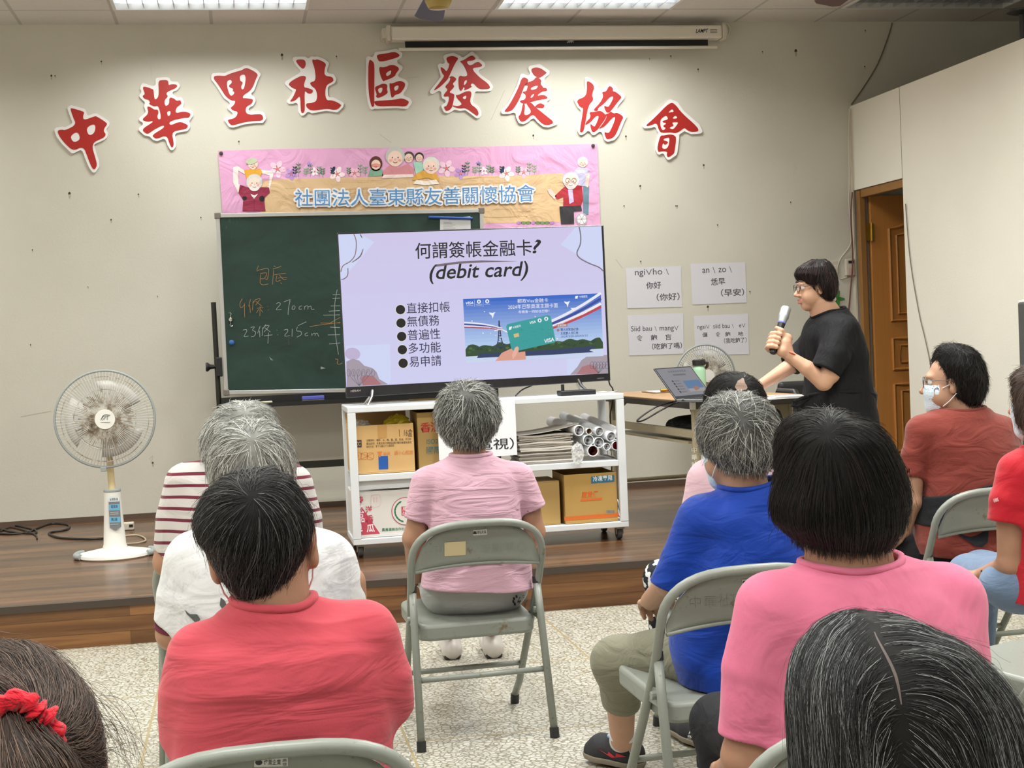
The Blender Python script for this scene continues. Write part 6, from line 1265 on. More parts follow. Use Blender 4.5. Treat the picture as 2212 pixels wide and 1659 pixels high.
        if loose: strands(s.fr, f, V, loose, length*1.2*S, K, flow, radius*.8, seed+50, m_str, o, mask, (.004*S, .016*S), (.0, .006*S), name='loose_strands', stiff=stiff, free=free)
        return o
    def mask(s, col=(190, 208, 222)):
        S = s.hS; c = s.hp(0, .0, 0); Mx = s.H/S; f = union([ell(s.hp(0, .032, -.03), np.array((.066, .070, .082))*S, Mx), ell(s.hp(0, .052, -.085), np.array((.042, .044, .034))*S, Mx)], .02*S)
        inn = union([ell(s.hp(0, .03, -.03), np.array((.063, .066, .080))*S, Mx)], 1); a = s.H/S; f = both(both(both(f, half(s.hp(0, 0, .0), a[:, 2])), half(s.hp(0, .042, 0), -a[:, 1])), lambda p: -inn(p)-.0*S)
        o, V = solid(s.fr, f, s.hp(0, .05, -.05)-.12*S, s.hp(0, .05, -.05)+.12*S, max(1.0, .0035*S), 'face_mask', mat('mask_%d' % col[0], lin(*col), .8, bump=.3, bscale=120), s.t)
        for sg in (1, -1):
            for z0, z1 in ((-.012, .02), (-.078, -.03)): MB().tube([s.fr.w(s.hp(sg*.064, .034, z0)), s.fr.w(s.hp(sg*.074, .012, (z0*.6+z1*.4))), s.fr.w(s.hp(sg*.079, -.012, z1))], .0016, 6).build('ear_loop', mat('white_elastic', (.8, .8, .82), .6), o, smooth=True)
        return o
    def decal(s, f, polys, m, name, parent, lay=.0015):
        """printed marks laid onto a garment: polygons in photo px projected along the view direction onto its surface"""
        mb = MB()
        for pl in polys:
            tri = tessellate_polygon([[Vector((x, y, 0)) for x, y in pl]]); out = []
            for x, y in pl:
                p = np.array([[x, y, -.35*s.S]], float); e = s.fr.q(CAM); d = np.array([[x, y, 0]])-e; d = d/np.linalg.norm(d); p = np.array([[x, y, 0.]])-d*.35*s.S
                for _ in range(60): p = p+d*np.clip(f(p), -1, 40)[:, None]*.8
                p = p-d*lay*s.S; out.append(s.fr.w(p[0]))
            mb.add(out, [tuple(t) for t in tri])
        return mb.build(name, m, parent)
HB_SALT = mat('hair_base_salt', lin(70, 70, 68), .6, noise=.3, nscale=60); HB_DARK = mat('hair_base_dark', lin(20, 19, 19), .75, spec=.2); HB_BROWN = mat('hair_base_brown', lin(58, 44, 38), .5); HB_SILVER = mat('hair_base_silver', lin(120, 120, 116), .6, noise=.3, nscale=60)
HS_SALT = hair_mat('hair_salt_pepper', [(0, lin(44, 44, 44)), (.35, lin(84, 84, 82)), (.6, lin(136, 136, 132)), (.85, lin(190, 190, 184)), (1, lin(226, 226, 220))])
HS_DARK = hair_mat('hair_dark_some_grey', [(0, lin(14, 13, 13)), (.6, lin(38, 37, 38)), (.86, lin(70, 70, 72)), (1, lin(128, 128, 128))]); HS_BLACK = hair_mat('hair_black', [(0, lin(8, 7, 8)), (.8, lin(26, 22, 22)), (1, lin(58, 44, 40))], .34)
HS_SILVER = hair_mat('hair_silver', [(0, lin(76, 76, 74)), (.4, lin(140, 140, 136)), (1, lin(232, 232, 226))]); HS_BROWN = hair_mat('hair_brown', [(0, lin(40, 28, 24)), (.6, lin(76, 58, 50)), (1, lin(128, 104, 90))])
HS_NEAR = hair_mat('hair_black_white_mixed', [(0, lin(14, 14, 15)), (.72, lin(44, 44, 46)), (.84, lin(92, 93, 95)), (1, lin(190, 192, 192))])
TR_BLACK = fabric('trousers_black', lin(34, 34, 38)); TR_GREY = fabric('trousers_grey', lin(70, 72, 76)); SHOE_B = mat('shoe_black', lin(26, 26, 28), .5); 
# ---------------------------------------------------------------- coral shirt, in front
p = Person('person in front in coral shirt with short dark hair, seen from behind', 2.41, 590, 1400, SK_B, 5.5); S = p.S
p.head((567, 1192, 28), 0, 8, -10, 1., 1.32); p.limb([(585, 1250, 15), (592, 1330, 0)], [80, 84])
p.limb([(835, 1470, 20), (858, 1545, 60), (800, 1600, 260)], [44, 36, 28]); p.limb([(400, 1470, 10), (385, 1560, 40), (470, 1610, 240)], [44, 38, 28])
p.hand((866, 1556, 120), (-.25, .1, 1), (1, -.1, 0), curl=.9)
rows = [(1330, 500, 770, 80), (1352, 455, 830, 108), (1390, 398, 846, 128), (1450, 366, 850, 142), (1520, 368, 852, 142), (1590, 368, 855, 140), (1700, 370, 862, 140), (1830, 372, 868, 138)]
p.body(rows)
M_CORAL = fabric('coral_cotton', lin(188, 72, 84), fold=.5, fscale=5.5, stretch=(.7, 1, 2.4))
p.shirt(M_CORAL, rows, [([(800, 1364, 0), (844, 1460, 10), (862, 1545, 40)], [56, 48, 45], 38), ([(424, 1418, 0), (394, 1500, 10), (390, 1600, 40)], [50, 42, 42], 38)], ((592, 1262, 0), (590, 1308, 0), 86, 88),
        extra=[cap((600, 1340, 0), (778, 1352, 0), 62, 52), cap((590, 1352, 0), (440, 1412, 0), 56, 46)], wr=(6, [(.004, .03, .004, 1), (.010, .022, .0, .7), (-.012, .018, .004, .6)], 4))
cr = [cap((592, 1281, -12), (592, 1281.5, -12), 1, 1)]
def ring(pp, c, a, b, tilt, r_, m, name, parent, n=40):
    """a collar or band: an oval ring around c"""
    pts = [pp.fr.w((c[0]+a*math.cos(t), c[1]+tilt*math.cos(t)+b*.18*math.sin(t), c[2]+b*math.sin(t))) for t in np.linspace(0, 2*math.pi, n, False)]; return MB().tube(pts, r_*pp.fr.s, 8, closed=True).build(name, m, parent, smooth=2)
#RING 590, 1304
p.seat_legs(TR_BLACK, SHOE_B, width=.2)
p.mask((226, 206, 208))
rows = [(1008, 535, 580, 30), (1016, 505, 605, 78), (1030, 480, 630, 105), (1057, 448, 650, 125), (1092, 427, 670, 138), (1131, 418, 676, 142), (1166, 428, 666, 136), (1200, 455, 652, 118), (1235, 474, 636, 98), (1262, 488, 616, 82), (1280, 515, 595, 66)]
fc_ = lambda p, y0=.045, z0=-.02, r_=(.2, .1, .13): [ell(p.hp(0, y0+r_[1], z0), np.array(r_)*p.hS, p.H/p.hS)]
p.hair(HB_DARK, HS_DARK, rows, fc_(p), n=9000, length=.085, flow=crown_flow(p.pj(545, 1075, -125), .5, .22, .35), radius=.00036, seed=3, loose=350, wr=(3, [(.05, .012, .02, 1), (.03, -.02, .03, .8)], 2))
# ---------------------------------------------------------------- pale pink shirt, centre
p = Person('person in the centre in pale pink shirt with tousled grey hair', 4.82, 1020, 1100, SK_B, 2.8)
p.head((1011, 911, 10), 3, 4, 2, .96); p.limb([(1012, 945, 3), (1016, 1000, -2)], [33, 36])
p.limb([(918, 1060, 2), (896, 1165, 12), (912, 1260, 110)], [24, 22, 18]); p.limb([(1136, 1050, 2), (1157, 1150, 14), (1140, 1235, 110)], [25, 23, 18])
rows = [(988, 975, 1062, 30), (1003, 940, 1108, 48), (1030, 920, 1124, 62), (1080, 926, 1122, 72), (1150, 924, 1130, 77), (1230, 913, 1148, 82), (1268, 909, 1151, 84)]
p.hand((912, 1262, 115), (.3, .1, 1), (-.2, -1, 0), curl=.5); p.hand((1138, 1238, 115), (-.3, .1, 1), (.2, -1, 0), curl=.5, thumb=-1)
for q_ in (((.655, 5.35, .43), (.80, 5.94, .10)), ((.85, 5.35, .43), (.966, 5.90, .10))): p.limb([tuple(p.fr.q(z)) for z in q_], [33, 20])
p.body(rows)
M_PINKS = fabric('pale_pink_slub', lin(200, 160, 176), fold=.5, fscale=10, stretch=(.5, 1, 2.6))
p.shirt(M_PINKS, rows, [([(922, 1042, 0), (902, 1126, 4)], [33, 29], 24.5), ([(1120, 1032, 0), (1153, 1100, 4)], [34, 30], 25.5)], ((1014, 950, 0), (1017, 983, 0), 40, 44), extra=[cap((1018, 1010, 0), (1100, 1022, 0), 32, 26), cap((1016, 1010, 0), (940, 1030, 0), 32, 25)], k=.018, wr=(1.8, [(.01, .10, .01, 1), (.03, .07, 0, .7), (-.03, .06, .01, .6)], 5))
#RING 1017, 986
M_PALE = fabric('pale_grey_trousers', lin(176, 178, 178), fold=.35)
w_ = p.fr.w; bx = w_((1030, 1292, 0)); tr, trV, trf = p.seat_legs(M_PALE, mat('silver_shoe', lin(190, 184, 180), .4), x=bx[0], y=4.86, z=.455, legs=[((bx[0]-.09, 4.9, .455), (bx[0]-.09, 5.32, .45), (.80, 5.94, .09)), ((bx[0]+.09, 4.9, .455), (bx[0]+.1, 5.32, .45), (.966, 5.90, .09))], r=(.085, .058, .030), width=.178, crop=.24)
for x, y in ((.80, 5.905), (.966, 5.865)): MB().box((x-.034, y-.02, .001), (x+.034, y+.05, .04)).build('shoe_heel', SHOE_B, p.t, bevel=.008)
def emb(cx, cy, s_): # laurel emblem with a figure
    o = []
    for sg in (-1, 1):
        for k in range(5): a = R(20+k*32); x, y = cx+sg*s_*math.sin(a), cy+s_*.75*math.cos(a); o.append([(x-2, y-3), (x+2, y-4), (x+3, y+2), (x-1, y+3)])
    o.append([(cx-6, cy+2), (cx, cy-10), (cx+6, cy+2), (cx+2, cy), (cx+4, cy+8), (cx-3, cy+8)]); o.append([(cx-15, cy+15), (cx+16, cy+9), (cx+14, cy+12), (cx-12, cy+18)]); return o
p.decal(trf, emb(1124, 1300, 15), mat('black_thread', lin(30, 30, 34), .7), 'trouser_emblem', tr)
rows = [(823, 1000, 1026, 22), (830, 975, 1048, 48), (850, 953, 1068, 66), (875, 944, 1076, 74), (905, 941, 1079, 76), (925, 944, 1070, 70), (940, 955, 1058, 60), (956, 970, 1050, 48), (966, 982, 1038, 38)]
p.hair(HB_SALT, HS_SALT, rows, fc_(p), free=950, n=6500, length=.075, flow=crown_flow(p.pj(1005, 850, -60), .45, .4, .3), radius=.0006, seed=5, loose=500, lift=(0, .012), sink=(-.004, .006), wr=(3, [(.10, .05, .03, 1), (.06, -.09, .05, .8)], 3))
# ---------------------------------------------------------------- blue shirt
p = Person('person in royal blue shirt and khaki shorts with grey hair and mask', 3.63, 1590, 1200, SK_A, 3.8); S = p.S
p.head((1597, 968, 12), 24, 6, 0, 1, 1.12); p.limb([(1600, 1005, 5), (1614, 1070, 0)], [46, 50])
p.limb([(1494, 1180, 6), (1456, 1258, 18), (1462, 1330, 190)], [34, 30, 22]); p.limb([(1748, 1180, 6), (1770, 1270, 20), (1700, 1350, 190)], [34, 30, 22])
p.hand((1462, 1332, 195), (.25, .15, 1), (-.3, -1, 0), curl=.5); p.hand((1698, 1352, 195), (-.3, .1, 1), (.2, -1, 0), curl=.5, thumb=-1)
rows = [(1058, 1570, 1672, 45), (1078, 1530, 1712, 68), (1108, 1500, 1745, 90), (1180, 1496, 1752, 106), (1260, 1484, 1755, 112), (1350, 1455, 1750, 118), (1430, 1450, 1745, 122), (1478, 1470, 1738, 122)]
p.body(rows)
M_BLUE = fabric('royal_blue_jersey', lin(6, 52, 146), rough=.65, fold=.5, fscale=7, stretch=(.9, 1, 2.0), spec=.2)
p.shirt(M_BLUE, rows, [([(1512, 1122, 0), (1474, 1210, 8), (1452, 1272, 20)], [46, 42, 40], 33), ([(1730, 1125, 0), (1765, 1250, 16)], [46, 42], 35)], ((1606, 1018, 0), (1620, 1054, 0), 56, 60), extra=[cap((1620, 1085, 0), (1700, 1102, 0), 42, 40), cap((1612, 1086, 0), (1525, 1115, 0), 42, 38)], wr=(4.5, [(.02, .055, .01, 1), (-.025, .04, .01, .8), (.03, .02, 0, .5)], 6))
#RING 1620, 1056
M_KH = fabric('khaki_cotton', lin(118, 116, 98), fold=.6, fscale=8)
A = p.fr.at; hip, knee, ank = A(1515, 1405, 3.68), A(1338, 1432, 3.98), A(1344, 1600, 4.16); hip2, knee2, ank2 = A(1665, 1405, 3.74), A(1625, 1440, 4.02), A(1530, 1580, 4.30)
hem = np.array(knee)+(np.array(ank)-np.array(knee))*.50; hem2 = np.array(knee2)+(np.array(ank2)-np.array(knee2))*.5
f_ = [ell((1600, 1430, 40), (150, 70, 120)), cap(hip, knee, 72, 56), both(cap(knee, hem+(hem-np.array(knee))*.3, 54, 42), half(hem, hem-np.array(knee))), cap(hip2, knee2, 72, 56), both(cap(knee2, hem2+(hem2-np.array(knee2))*.3, 54, 42), half(hem2, hem2-np.array(knee2)))]
p.garment('shorts', M_KH, f_, pts_box([hip, knee, hem, hip2, knee2, hem2, (1600, 1430, 40)], 150), k=.05, wr=(3, [(.04, .05, .01, 1), (-.04, .03, .02, .7)], 2))
q_ = Person.__new__(Person); q_.__dict__.update(p.__dict__); q_.fs = []; q_.box = []
for lg_ in ([knee, ank], [knee2, ank2]): q_.fs = []; q_.box = []; q_.limb(lg_, [40, 27]); lo, hi = q_.box[0]; solid(p.fr, q_.fs[0], lo-5, hi+5, 3.4, 'lower_leg', SK_A, p.t)
M_SOCK = mat('white_sock', lin(222, 222, 226), .9, bump=.4, bscale=300); M_SOCKB = mat('blue_sock_band', lin(150, 176, 210), .9); M_SNK = mat('black_knit_sneaker', lin(40, 40, 44), .8, noise=.4, nscale=120); M_SOLE = mat('taupe_sole', lin(128, 118, 104), .7); M_RF = mat('red_flash', lin(176, 30, 44), .6)
def sneaker(heel, toe, ankle, side):
    heel, toe = np.array(heel, float), np.array(toe, float); w = p.fr.q; d = toe-heel; d /= np.linalg.norm(d); n = np.array([-d[1], d[0], 0])*side
    a, b = w(heel+[0, 0, .045]), w(toe+[0, 0, .035]); g = w((heel[0], heel[1], .006))[1]
    o, V, f = p.garment('sneaker', M_SNK, [union([cap(a, w(heel+d*.1+[0, 0, .05]), .042*S, .040*S), cap(w(heel+d*.1+[0, 0, .045]), b, .040*S, .030*S), cap(w(heel+d*.02+[0, 0, .05]), w(heel+d*.03+[0, 0, .088]), .036*S, .034*S)], .03*S)], pts_box([a, b], .09*S), h=2.2, isect=[lambda q: q[:, 1]-w((heel[0], heel[1], .022))[1]])
    p.garment('sole', M_SOLE, [union([cap(w(heel+[0, 0, .03]), w(heel+d*.1+[0, 0, .03]), .046*S, .043*S), cap(w(heel+d*.1+[0, 0, .03]), w(toe+[0, 0, .03]), .044*S, .034*S)], .02*S)], pts_box([a, b], .08*S), h=2.2, isect=[lambda q: q[:, 1]-g, lambda q: w((heel[0], heel[1], .024))[1]-q[:, 1]], parent=o)
    ak = np.array(ankle); lowp = w(heel+d*.03+[0, 0, .07]); p.garment('sock', M_SOCK, [cap(lowp, ak, 30, 31)], pts_box([lowp, ak], 36), h=2.4, parent=o); mid = lowp+(ak-lowp)*.8; ring(p, (mid[0], mid[1], mid[2]), 30.5, 30.5, 0, 5, M_SOCKB, 'sock_band', o)
    return o, f
h1 = PZ(1384, 1664, 0); t1 = PZ(1294, 1658, 0); so, sf = sneaker(h1+np.array([-.02, .03, 0]), t1+np.array([0, .06, 0]), A(1344, 1585, 4.15), 1)
p.decal(sf, [[(1296, 1612), (1316, 1624), (1318, 1618), (1332, 1630), (1334, 1622), (1356, 1630), (1330, 1640), (1326, 1632), (1312, 1636)]], M_RF, 'red_flash', so, .004)
h2 = PZ(1540, 1622, 0); so2, sf2 = sneaker(h2+np.array([-.0, -.0, 0]), h2+np.array([-.06, .19, 0]), A(1528, 1568, 4.36), 1)
def shoe_text(s_, bl, br, h_, f_, m, parent, name):
    vs, fs = text_mesh(s_); x0, x1 = vs[:, 0].min(), vs[:, 0].max(); y0, y1 = vs[:, 1].min(), vs[:, 1].max(); bl, br = np.array(bl, float), np.array(br, float); e = br-bl; up = np.array([e[1], -e[0]])/np.linalg.norm(e)*h_
    q = bl+((vs[:, 0]-x0)/(x1-x0))[:, None]*e+((vs[:, 1]-y0)/(y1-y0))[:, None]*up; mb = MB(); ey = p.fr.q(CAM); P_ = np.concatenate([q, np.zeros((len(q), 1))], 1); d = P_-ey; d /= np.linalg.norm(d, axis=1)[:, None]; p_ = P_-d*.35*p.S
    for _ in range(70): p_ = p_+d*np.clip(f_(p_), -1, 40)[:, None]*.8
    ok = np.abs(f_(p_)) < 4; mb.add(p.fr.w(p_-d*.004*p.S), [tuple(t) for t in fs if all(ok[i] for i in t)]); return mb.build(name, m, parent)
shoe_text('SPORTS', (1378, 1640), (1368, 1600), 11, sf, mat('white_print', (.8, .8, .8), .6), so, 'shoe_lettering'); shoe_text('SPORTS', (1488, 1612), (1502, 1578), 11, sf2, mat('white_print', (.8, .8, .8), .6), so2, 'shoe_lettering')
p.mask((196, 214, 228))
rows = [(849, 1575, 1612, 28), (857, 1550, 1640, 64), (880, 1523, 1668, 88), (915, 1510, 1684, 98), (950, 1508, 1686, 98), (980, 1520, 1678, 92), (1000, 1540, 1666, 78), (1018, 1560, 1652, 60)]
p.hair(HB_SALT, HS_SALT, rows, fc_(p), free=1002, n=7500, length=.08, flow=crown_flow(p.pj(1600, 905, -88), .35, .4, .1), radius=.00045, seed=6, loose=450, lift=(0, .01), sink=(-.004, .005), wr=(3, [(.07, .04, .03, 1), (.05, -.06, .04, .8)], 3))
# ---------------------------------------------------------------- pink shirt, black bob
p = Person('person in bright pink shirt with a black bob haircut', 2.55, 1850, 1400, SK_B, 5.5); S = p.S
p.head((1812, 1040, 18), 16, 2, 0, .95); p.limb([(1822, 1100, 8), (1838, 1250, -4)], [80, 92])
p.limb([(1640, 1480, 8), (1622, 1640, 20), (1650, 1720, 200)], [50, 44, 32]); p.limb([(2080, 1460, 8), (2088, 1620, 20), (2040, 1720, 200)], [50, 44, 32])
p.hand((1652, 1722, 205), (.25, .1, 1), (-.2, -1, 0), curl=.5); p.hand((2038, 1722, 205), (-.25, .1, 1), (.2, -1, 0), curl=.5, thumb=-1)
rows = [(1222, 1745, 1950, 82), (1240, 1705, 2005, 104), (1268, 1672, 2055, 124), (1315, 1650, 2090, 138), (1390, 1650, 2104, 146), (1470, 1655, 2106, 148), (1570, 1655, 2102, 150), (1740, 1645, 2106, 150), (1840, 1650, 2100, 148)]
p.body(rows, k=.03)
M_PINK = fabric('bright_pink_cotton', lin(206, 108, 138), fold=.6, fscale=5.5, stretch=(.9, 1, 1.3))
p.shirt(M_PINK, rows, [([(1672, 1316, 0), (1636, 1450, 6), (1624, 1594, 14)], [72, 68, 62], 50), ([(2052, 1292, 0), (2076, 1420, 6), (2086, 1560, 14)], [68, 64, 60], 50)], ((1826, 1150, 0), (1842, 1232, 0), 92, 104), extra=[cap((1860, 1262, 0), (2030, 1280, 0), 74, 58), cap((1830, 1280, 0), (1690, 1318, 0), 74, 60)], wr=(6, [(.012, .03, .01, 1), (.03, .012, .006, .8), (-.02, .02, .01, .7)], 8))
#RING 1843, 1226
p.seat_legs(TR_BLACK, SHOE_B, width=.19)
p.mask((232, 230, 234))
rows = [(879, 1765, 1800, 34), (889, 1735, 1832, 86), (910, 1707, 1882, 125), (945, 1688, 1916, 144), (1000, 1681, 1943, 150), (1050, 1676, 1955, 150), (1090, 1668, 1957, 144), (1130, 1676, 1950, 132), (1155, 1702, 1932, 114), (1178, 1745, 1912, 96), (1194, 1800, 1882, 74)]
bob_c = np.array(p.pj(1790, 945, -110.))
def bob_flow(pp, j): # from the crown down, ends turning up and out
    t = pp-bob_c; L_ = np.linalg.norm(t, axis=1)[:, None]; return t/np.maximum(L_, 1)+np.array([0, 1, 0])*np.minimum(L_/70, 1.4)+j*.10
p.hair(HB_DARK, HS_BLACK, rows, fc_(p, .055), n=9000, length=.11, flow=bob_flow, free=1168, radius=.0004, seed=7, loose=260, lift=(0, .010), sink=(-.004, .003), stiff=.45, wr=(3.5, [(.05, .006, .02, 1), (.035, .01, .03, .8)], 2))
# ---------------------------------------------------------------- near head with white streaks
p = Person('nearest person at lower right, only black hair with white strands in view', 1.32, 1960, 1560, SK_A, 9, 'audience heads at the front edge'); S = p.S
p.head((1962, 1650, 25), -4, 10, 0, .95); p.limb([(1962, 1700, 10), (1965, 1900, -10)], [130, 145])
rows = [(1880, 1800, 2130, 140), (1930, 1620, 2310, 210), (2000, 1540, 2390, 250), (2150, 1530, 2400, 265), (2350, 1550, 2380, 260), (2550, 1560, 2370, 255)]
p.limb([(1580, 2050, 10), (1540, 2500, 30)], [95, 80]); p.limb([(2350, 2050, 10), (2390, 2500, 30)], [95, 80])
p.body(rows, k=.03, h=12)
p.shirt(fabric('navy_cotton', lin(40, 44, 62)), rows, [([(1600, 2010, 0), (1545, 2330, 10)], [120, 108], 90), ([(2330, 2010, 0), (2385, 2330, 10)], [120, 108], 90)], ((1962, 1760, -20), (1964, 1880, -30), 140, 150))
p.h = 14; p.seat_legs(TR_BLACK, SHOE_B, width=.18); p.h = 9
rows = [(1315, 1868, 1935, 60), (1325, 1835, 1992, 150), (1350, 1790, 2050, 212), (1400, 1738, 2118, 252), (1450, 1714, 2162, 272), (1510, 1704, 2194, 282), (1580, 1705, 2212, 284), (1660, 1710, 2220, 276), (1740, 1716, 2215, 256), (1810, 1745, 2190, 225), (1850, 1800, 2140, 190)]
def part_x(v): return np.interp(v, np.arange(1300, 1580, 20), np.array([1880, 1881, 1883, 1887, 1895, 1906, 1917, 1927, 1935, 1940, 1944, 1947, 1949, 1950]))
def near_flow(pp, j):
    q2 = projected(p.fr, pp); x = q2[:, 0]-part_x(q2[:, 1]); s_ = np.where(x < 0, -1., 1.); a = np.minimum(np.abs(x)/150, 1)
    low = np.clip((q2[:, 1]-1490)/90, 0, 1); out = np.stack([s_*(1.1-.55*a)*(1-.35*low), -.32+1.15*a+.8*low, -.4+0*x], 1); return out+j*.10
def near_mask(V): q2 = projected(p.fr, V); return (np.abs(q2[:, 0]-part_x(q2[:, 1])) > np.where(q2[:, 1] < 1525, 4, 0)) & (V[:, 2] < 150)
p.hair(HB_DARK, HS_NEAR, rows, fc_(p, .06), n=24000, length=.125, K=10, flow=near_flow, radius=.00018, seed=9, loose=500, lift=(0, .006), sink=(-.004, .0025), stiff=.5, mask=lambda V: near_mask(V))
sc = [p.fr.w(q) for q in ()]
mb = MB(); pl = [(part_x(v), v) for v in range(1366, 1524, 6)]; pw_ = lambda v: 1+2.6*math.sin(math.pi*(v-1360)/170); pl = [(x-pw_(v), v) for x, v in pl]+[(x+pw_(v), v) for x, v in pl[::-1]]
p.decal(p.hair_f, [[pl[i], pl[i+1], pl[-2-i], pl[-1-i]] for i in range(len(pl)//2-1)], mat('scalp_skin', lin(88, 76, 74), .8), 'parting_scalp', p.hair_o, .0006)
# ---------------------------------------------------------------- ponytail at lower left
p = Person('person at lower left corner with brown hair tied by red scrunchie', 1.30, 40, 1560, SK_A, 9, 'audience heads at the front edge'); S = p.S
p.head((25, 1725, 40), 10, 6, 0, .95); p.limb([(30, 1740, 10), (30, 1940, -10)], [125, 140])
rows = [(1900, -130, 190, 140), (1950, -300, 370, 200), (2030, -370, 440, 240), (2180, -375, 445, 250), (2350, -360, 430, 250), (2550, -350, 420, 250)]
p.limb([(-330, 2080, 10), (-370, 2500, 30)], [92, 78]); p.limb([(400, 2080, 10), (440, 2500, 30)], [92, 78]); p.body(rows, k=.03, h=12)
p.shirt(fabric('charcoal_cotton', lin(60, 60, 66)), rows, [([(-310, 2040, 0), (-370, 2350, 10)], [115, 104], 88), ([(380, 2040, 0), (440, 2350, 10)], [115, 104], 88)], ((30, 1790, -20), (30, 1900, -30), 135, 145)); p.h = 14; p.seat_legs(TR_GREY, SHOE_B, width=.18); p.h = 9
rows = [(1383, -30, 40, 50), (1395, -95, 75, 140), (1425, -145, 113, 200), (1460, -172, 160, 232), (1500, -186, 190, 246), (1550, -195, 213, 250), (1620, -195, 229, 244), (1700, -190, 230, 230), (1780, -165, 215, 200), (1840, -120, 170, 150)]
tie = np.array(p.pj(38, 1572, -232.))
def pony_flow(pp, j): t = tie-pp; L_ = np.linalg.norm(t, axis=1)[:, None]; return t/np.maximum(L_, 1)+np.array([.25, .25, 0])+j*.08
p.hair(HB_BROWN, HS_BROWN, rows, fc_(p, .06), n=9000, length=.10, K=8, flow=pony_flow, radius=.00025, seed=11, loose=250, lift=(0, .005), sink=(-.003, .003), stiff=.3)
tail = union([cap(tie+[0, 10, -10], tie+[40, 90, -75], 62, 74), cap(tie+[40, 90, -75], tie+[110, 330, -90], 74, 52)], 30)
to, tV = solid(p.fr, tail, tie-[150, 120, 260], tie+[260, 460, 90], 8, 'ponytail', HB_BROWN, p.t)
strands(p.fr, tail, tV, 4500, .16*S, 8, lambda pp, j: np.array([.42, 1, -.2])+j*.12, .00025, 12, HS_BROWN, to, None, (0, .02*S), (-.004*S, .005*S), stiff=.4)
sp_ = [p.fr.w(tie+np.array([74*math.cos(a)+12*math.sin(3*a), 46*math.sin(a)-14+8*math.cos(a)+6*math.sin(5*a), -26-16*math.sin(a)*-1])) for a in np.linspace(0, 2*math.pi, 60, False)]
MB().tube(sp_, [(.0085+.0032*math.sin(i*1.9)+.0018*math.sin(i*4.1)) for i in range(60)], 10, closed=True).build('scrunchie', fabric('red_velvet', lin(200, 26, 44), fold=.8, fscale=40), p.t, smooth=2)
rr_ = np.random.RandomState(4); nA = 46; T = np.linspace(0, 1, 14); arcs = np.zeros((nA, 14, 3))
for i in range(nA):
    a = np.array([rr_.uniform(160, 225), rr_.uniform(1462, 1640), rr_.uniform(-60, 20)]); e = np.array([rr_.uniform(255, 330), rr_.uniform(1590, 1680), rr_.uniform(-120, 40)]); m_ = (a+e)/2+np.array([rr_.uniform(5, 45), rr_.uniform(-70, -25), 0]); arcs[i] = ((1-T)**2)[:, None]*a+(2*T*(1-T))[:, None]*m_+(T**2)[:, None]*e
hair_object(p.fr, arcs, .00016, .6, HS_BROWN, p.hair_o, 'flyaway_strands', rr_)
# ---------------------------------------------------------------- white shirt with leaves
p = Person('person in white shirt with grey leaf print and silver hair, behind coral shirt', 3.14, 560, 1250, SK_B, 4.2); S = p.S
p.head((541, 1034, 12), 2, 4, 3, .95, 1.2); p.limb([(546, 1060, 4), (552, 1140, -2)], [52, 58])
p.limb([(388, 1270, 6), (374, 1370, 14), (420, 1440, 170)], [38, 33, 24]); p.limb([(756, 1260, 6), (768, 1370, 14), (730, 1450, 170)], [38, 33, 24])
p.hand((420, 1440, 175), (.25, .1, 1), (-.2, -1, 0), curl=.5); p.hand((730, 1450, 175), (-.25, .1, 1), (.2, -1, 0), curl=.5, thumb=-1)
rows = [(1125, 490, 610, 52), (1148, 438, 700, 76), (1175, 398, 738, 96), (1220, 372, 756, 108), (1280, 366, 762, 114), (1350, 370, 764, 118), (1450, 374, 762, 120), (1560, 374, 760, 120)]
p.body(rows)
def white_print(N, L, o, c):
    n = noise(N, L, o, 9, 8, .3, .75); r = ramp(N, [(.52, (1, 1, 1)), (.58, (.80, .80, .83))]); L.new(n, r.inputs[0]); mx = N.new('ShaderNodeMix'); mx.data_type = 'RGBA'; mx.blend_type = 'MULTIPLY'; mx.inputs[0].default_value = .7; L.new(c, mx.inputs[6]); L.new(r.outputs[0], mx.inputs[7]); return mx.outputs[2]
M_WH = fabric('white_printed_cotton', lin(206, 206, 208), fold=.45, fscale=7, extra=white_print)
p.shirt(M_WH, rows, [([(412, 1215, 0), (386, 1290, 6), (376, 1348, 12)], [48, 44, 42], 35), ([(722, 1212, 0), (750, 1290, 6), (762, 1345, 12)], [46, 42, 40], 35)], ((548, 1085, 0), (552, 1128, 0), 62, 66), extra=[cap((560, 1172, 0), (690, 1188, 0), 48, 40), cap((550, 1172, 0), (430, 1204, 0), 48, 42)], wr=(4, [(.03, .03, .01, 1), (-.03, .02, .01, .7)], 9))
LEAFM = mat('grey_leaf_print', lin(74, 78, 76), .8, noise=.2, nscale=60)
z2 = zc(320, 840, .49383)
p.decal(p.shirt_f, [[z2(*q) for q in l] for l in ([(162, 965), (185, 985), (215, 985), (229, 1005), (222, 1022), (205, 1018), (190, 1002), (172, 985)], [(318, 912), (335, 925), (344, 945), (330, 970), (314, 945)], [(332, 988), (342, 955), (384, 908), (386, 912), (346, 958), (336, 988)])], LEAFM, 'leaf_print', p.shirt_o)
for (pts, r_) in (([(376, 1352, 12), (374, 1362, 14)], 40),): MB().tube([p.fr.w(q) for q in pts], r_*p.fr.s, 20).build('sleeve_cuff', mat('maroon_knit', lin(96, 30, 50), .8), p.t, smooth=True)
p.seat_legs(TR_BLACK, SHOE_B, width=.19)
rows = [(904, 525, 567, 28), (912, 495, 592, 64), (935, 468, 616, 90), (970, 451, 632, 102), (1005, 447, 637, 104), (1035, 451, 631, 98), (1060, 466, 612, 82), (1086, 490, 590, 58)]
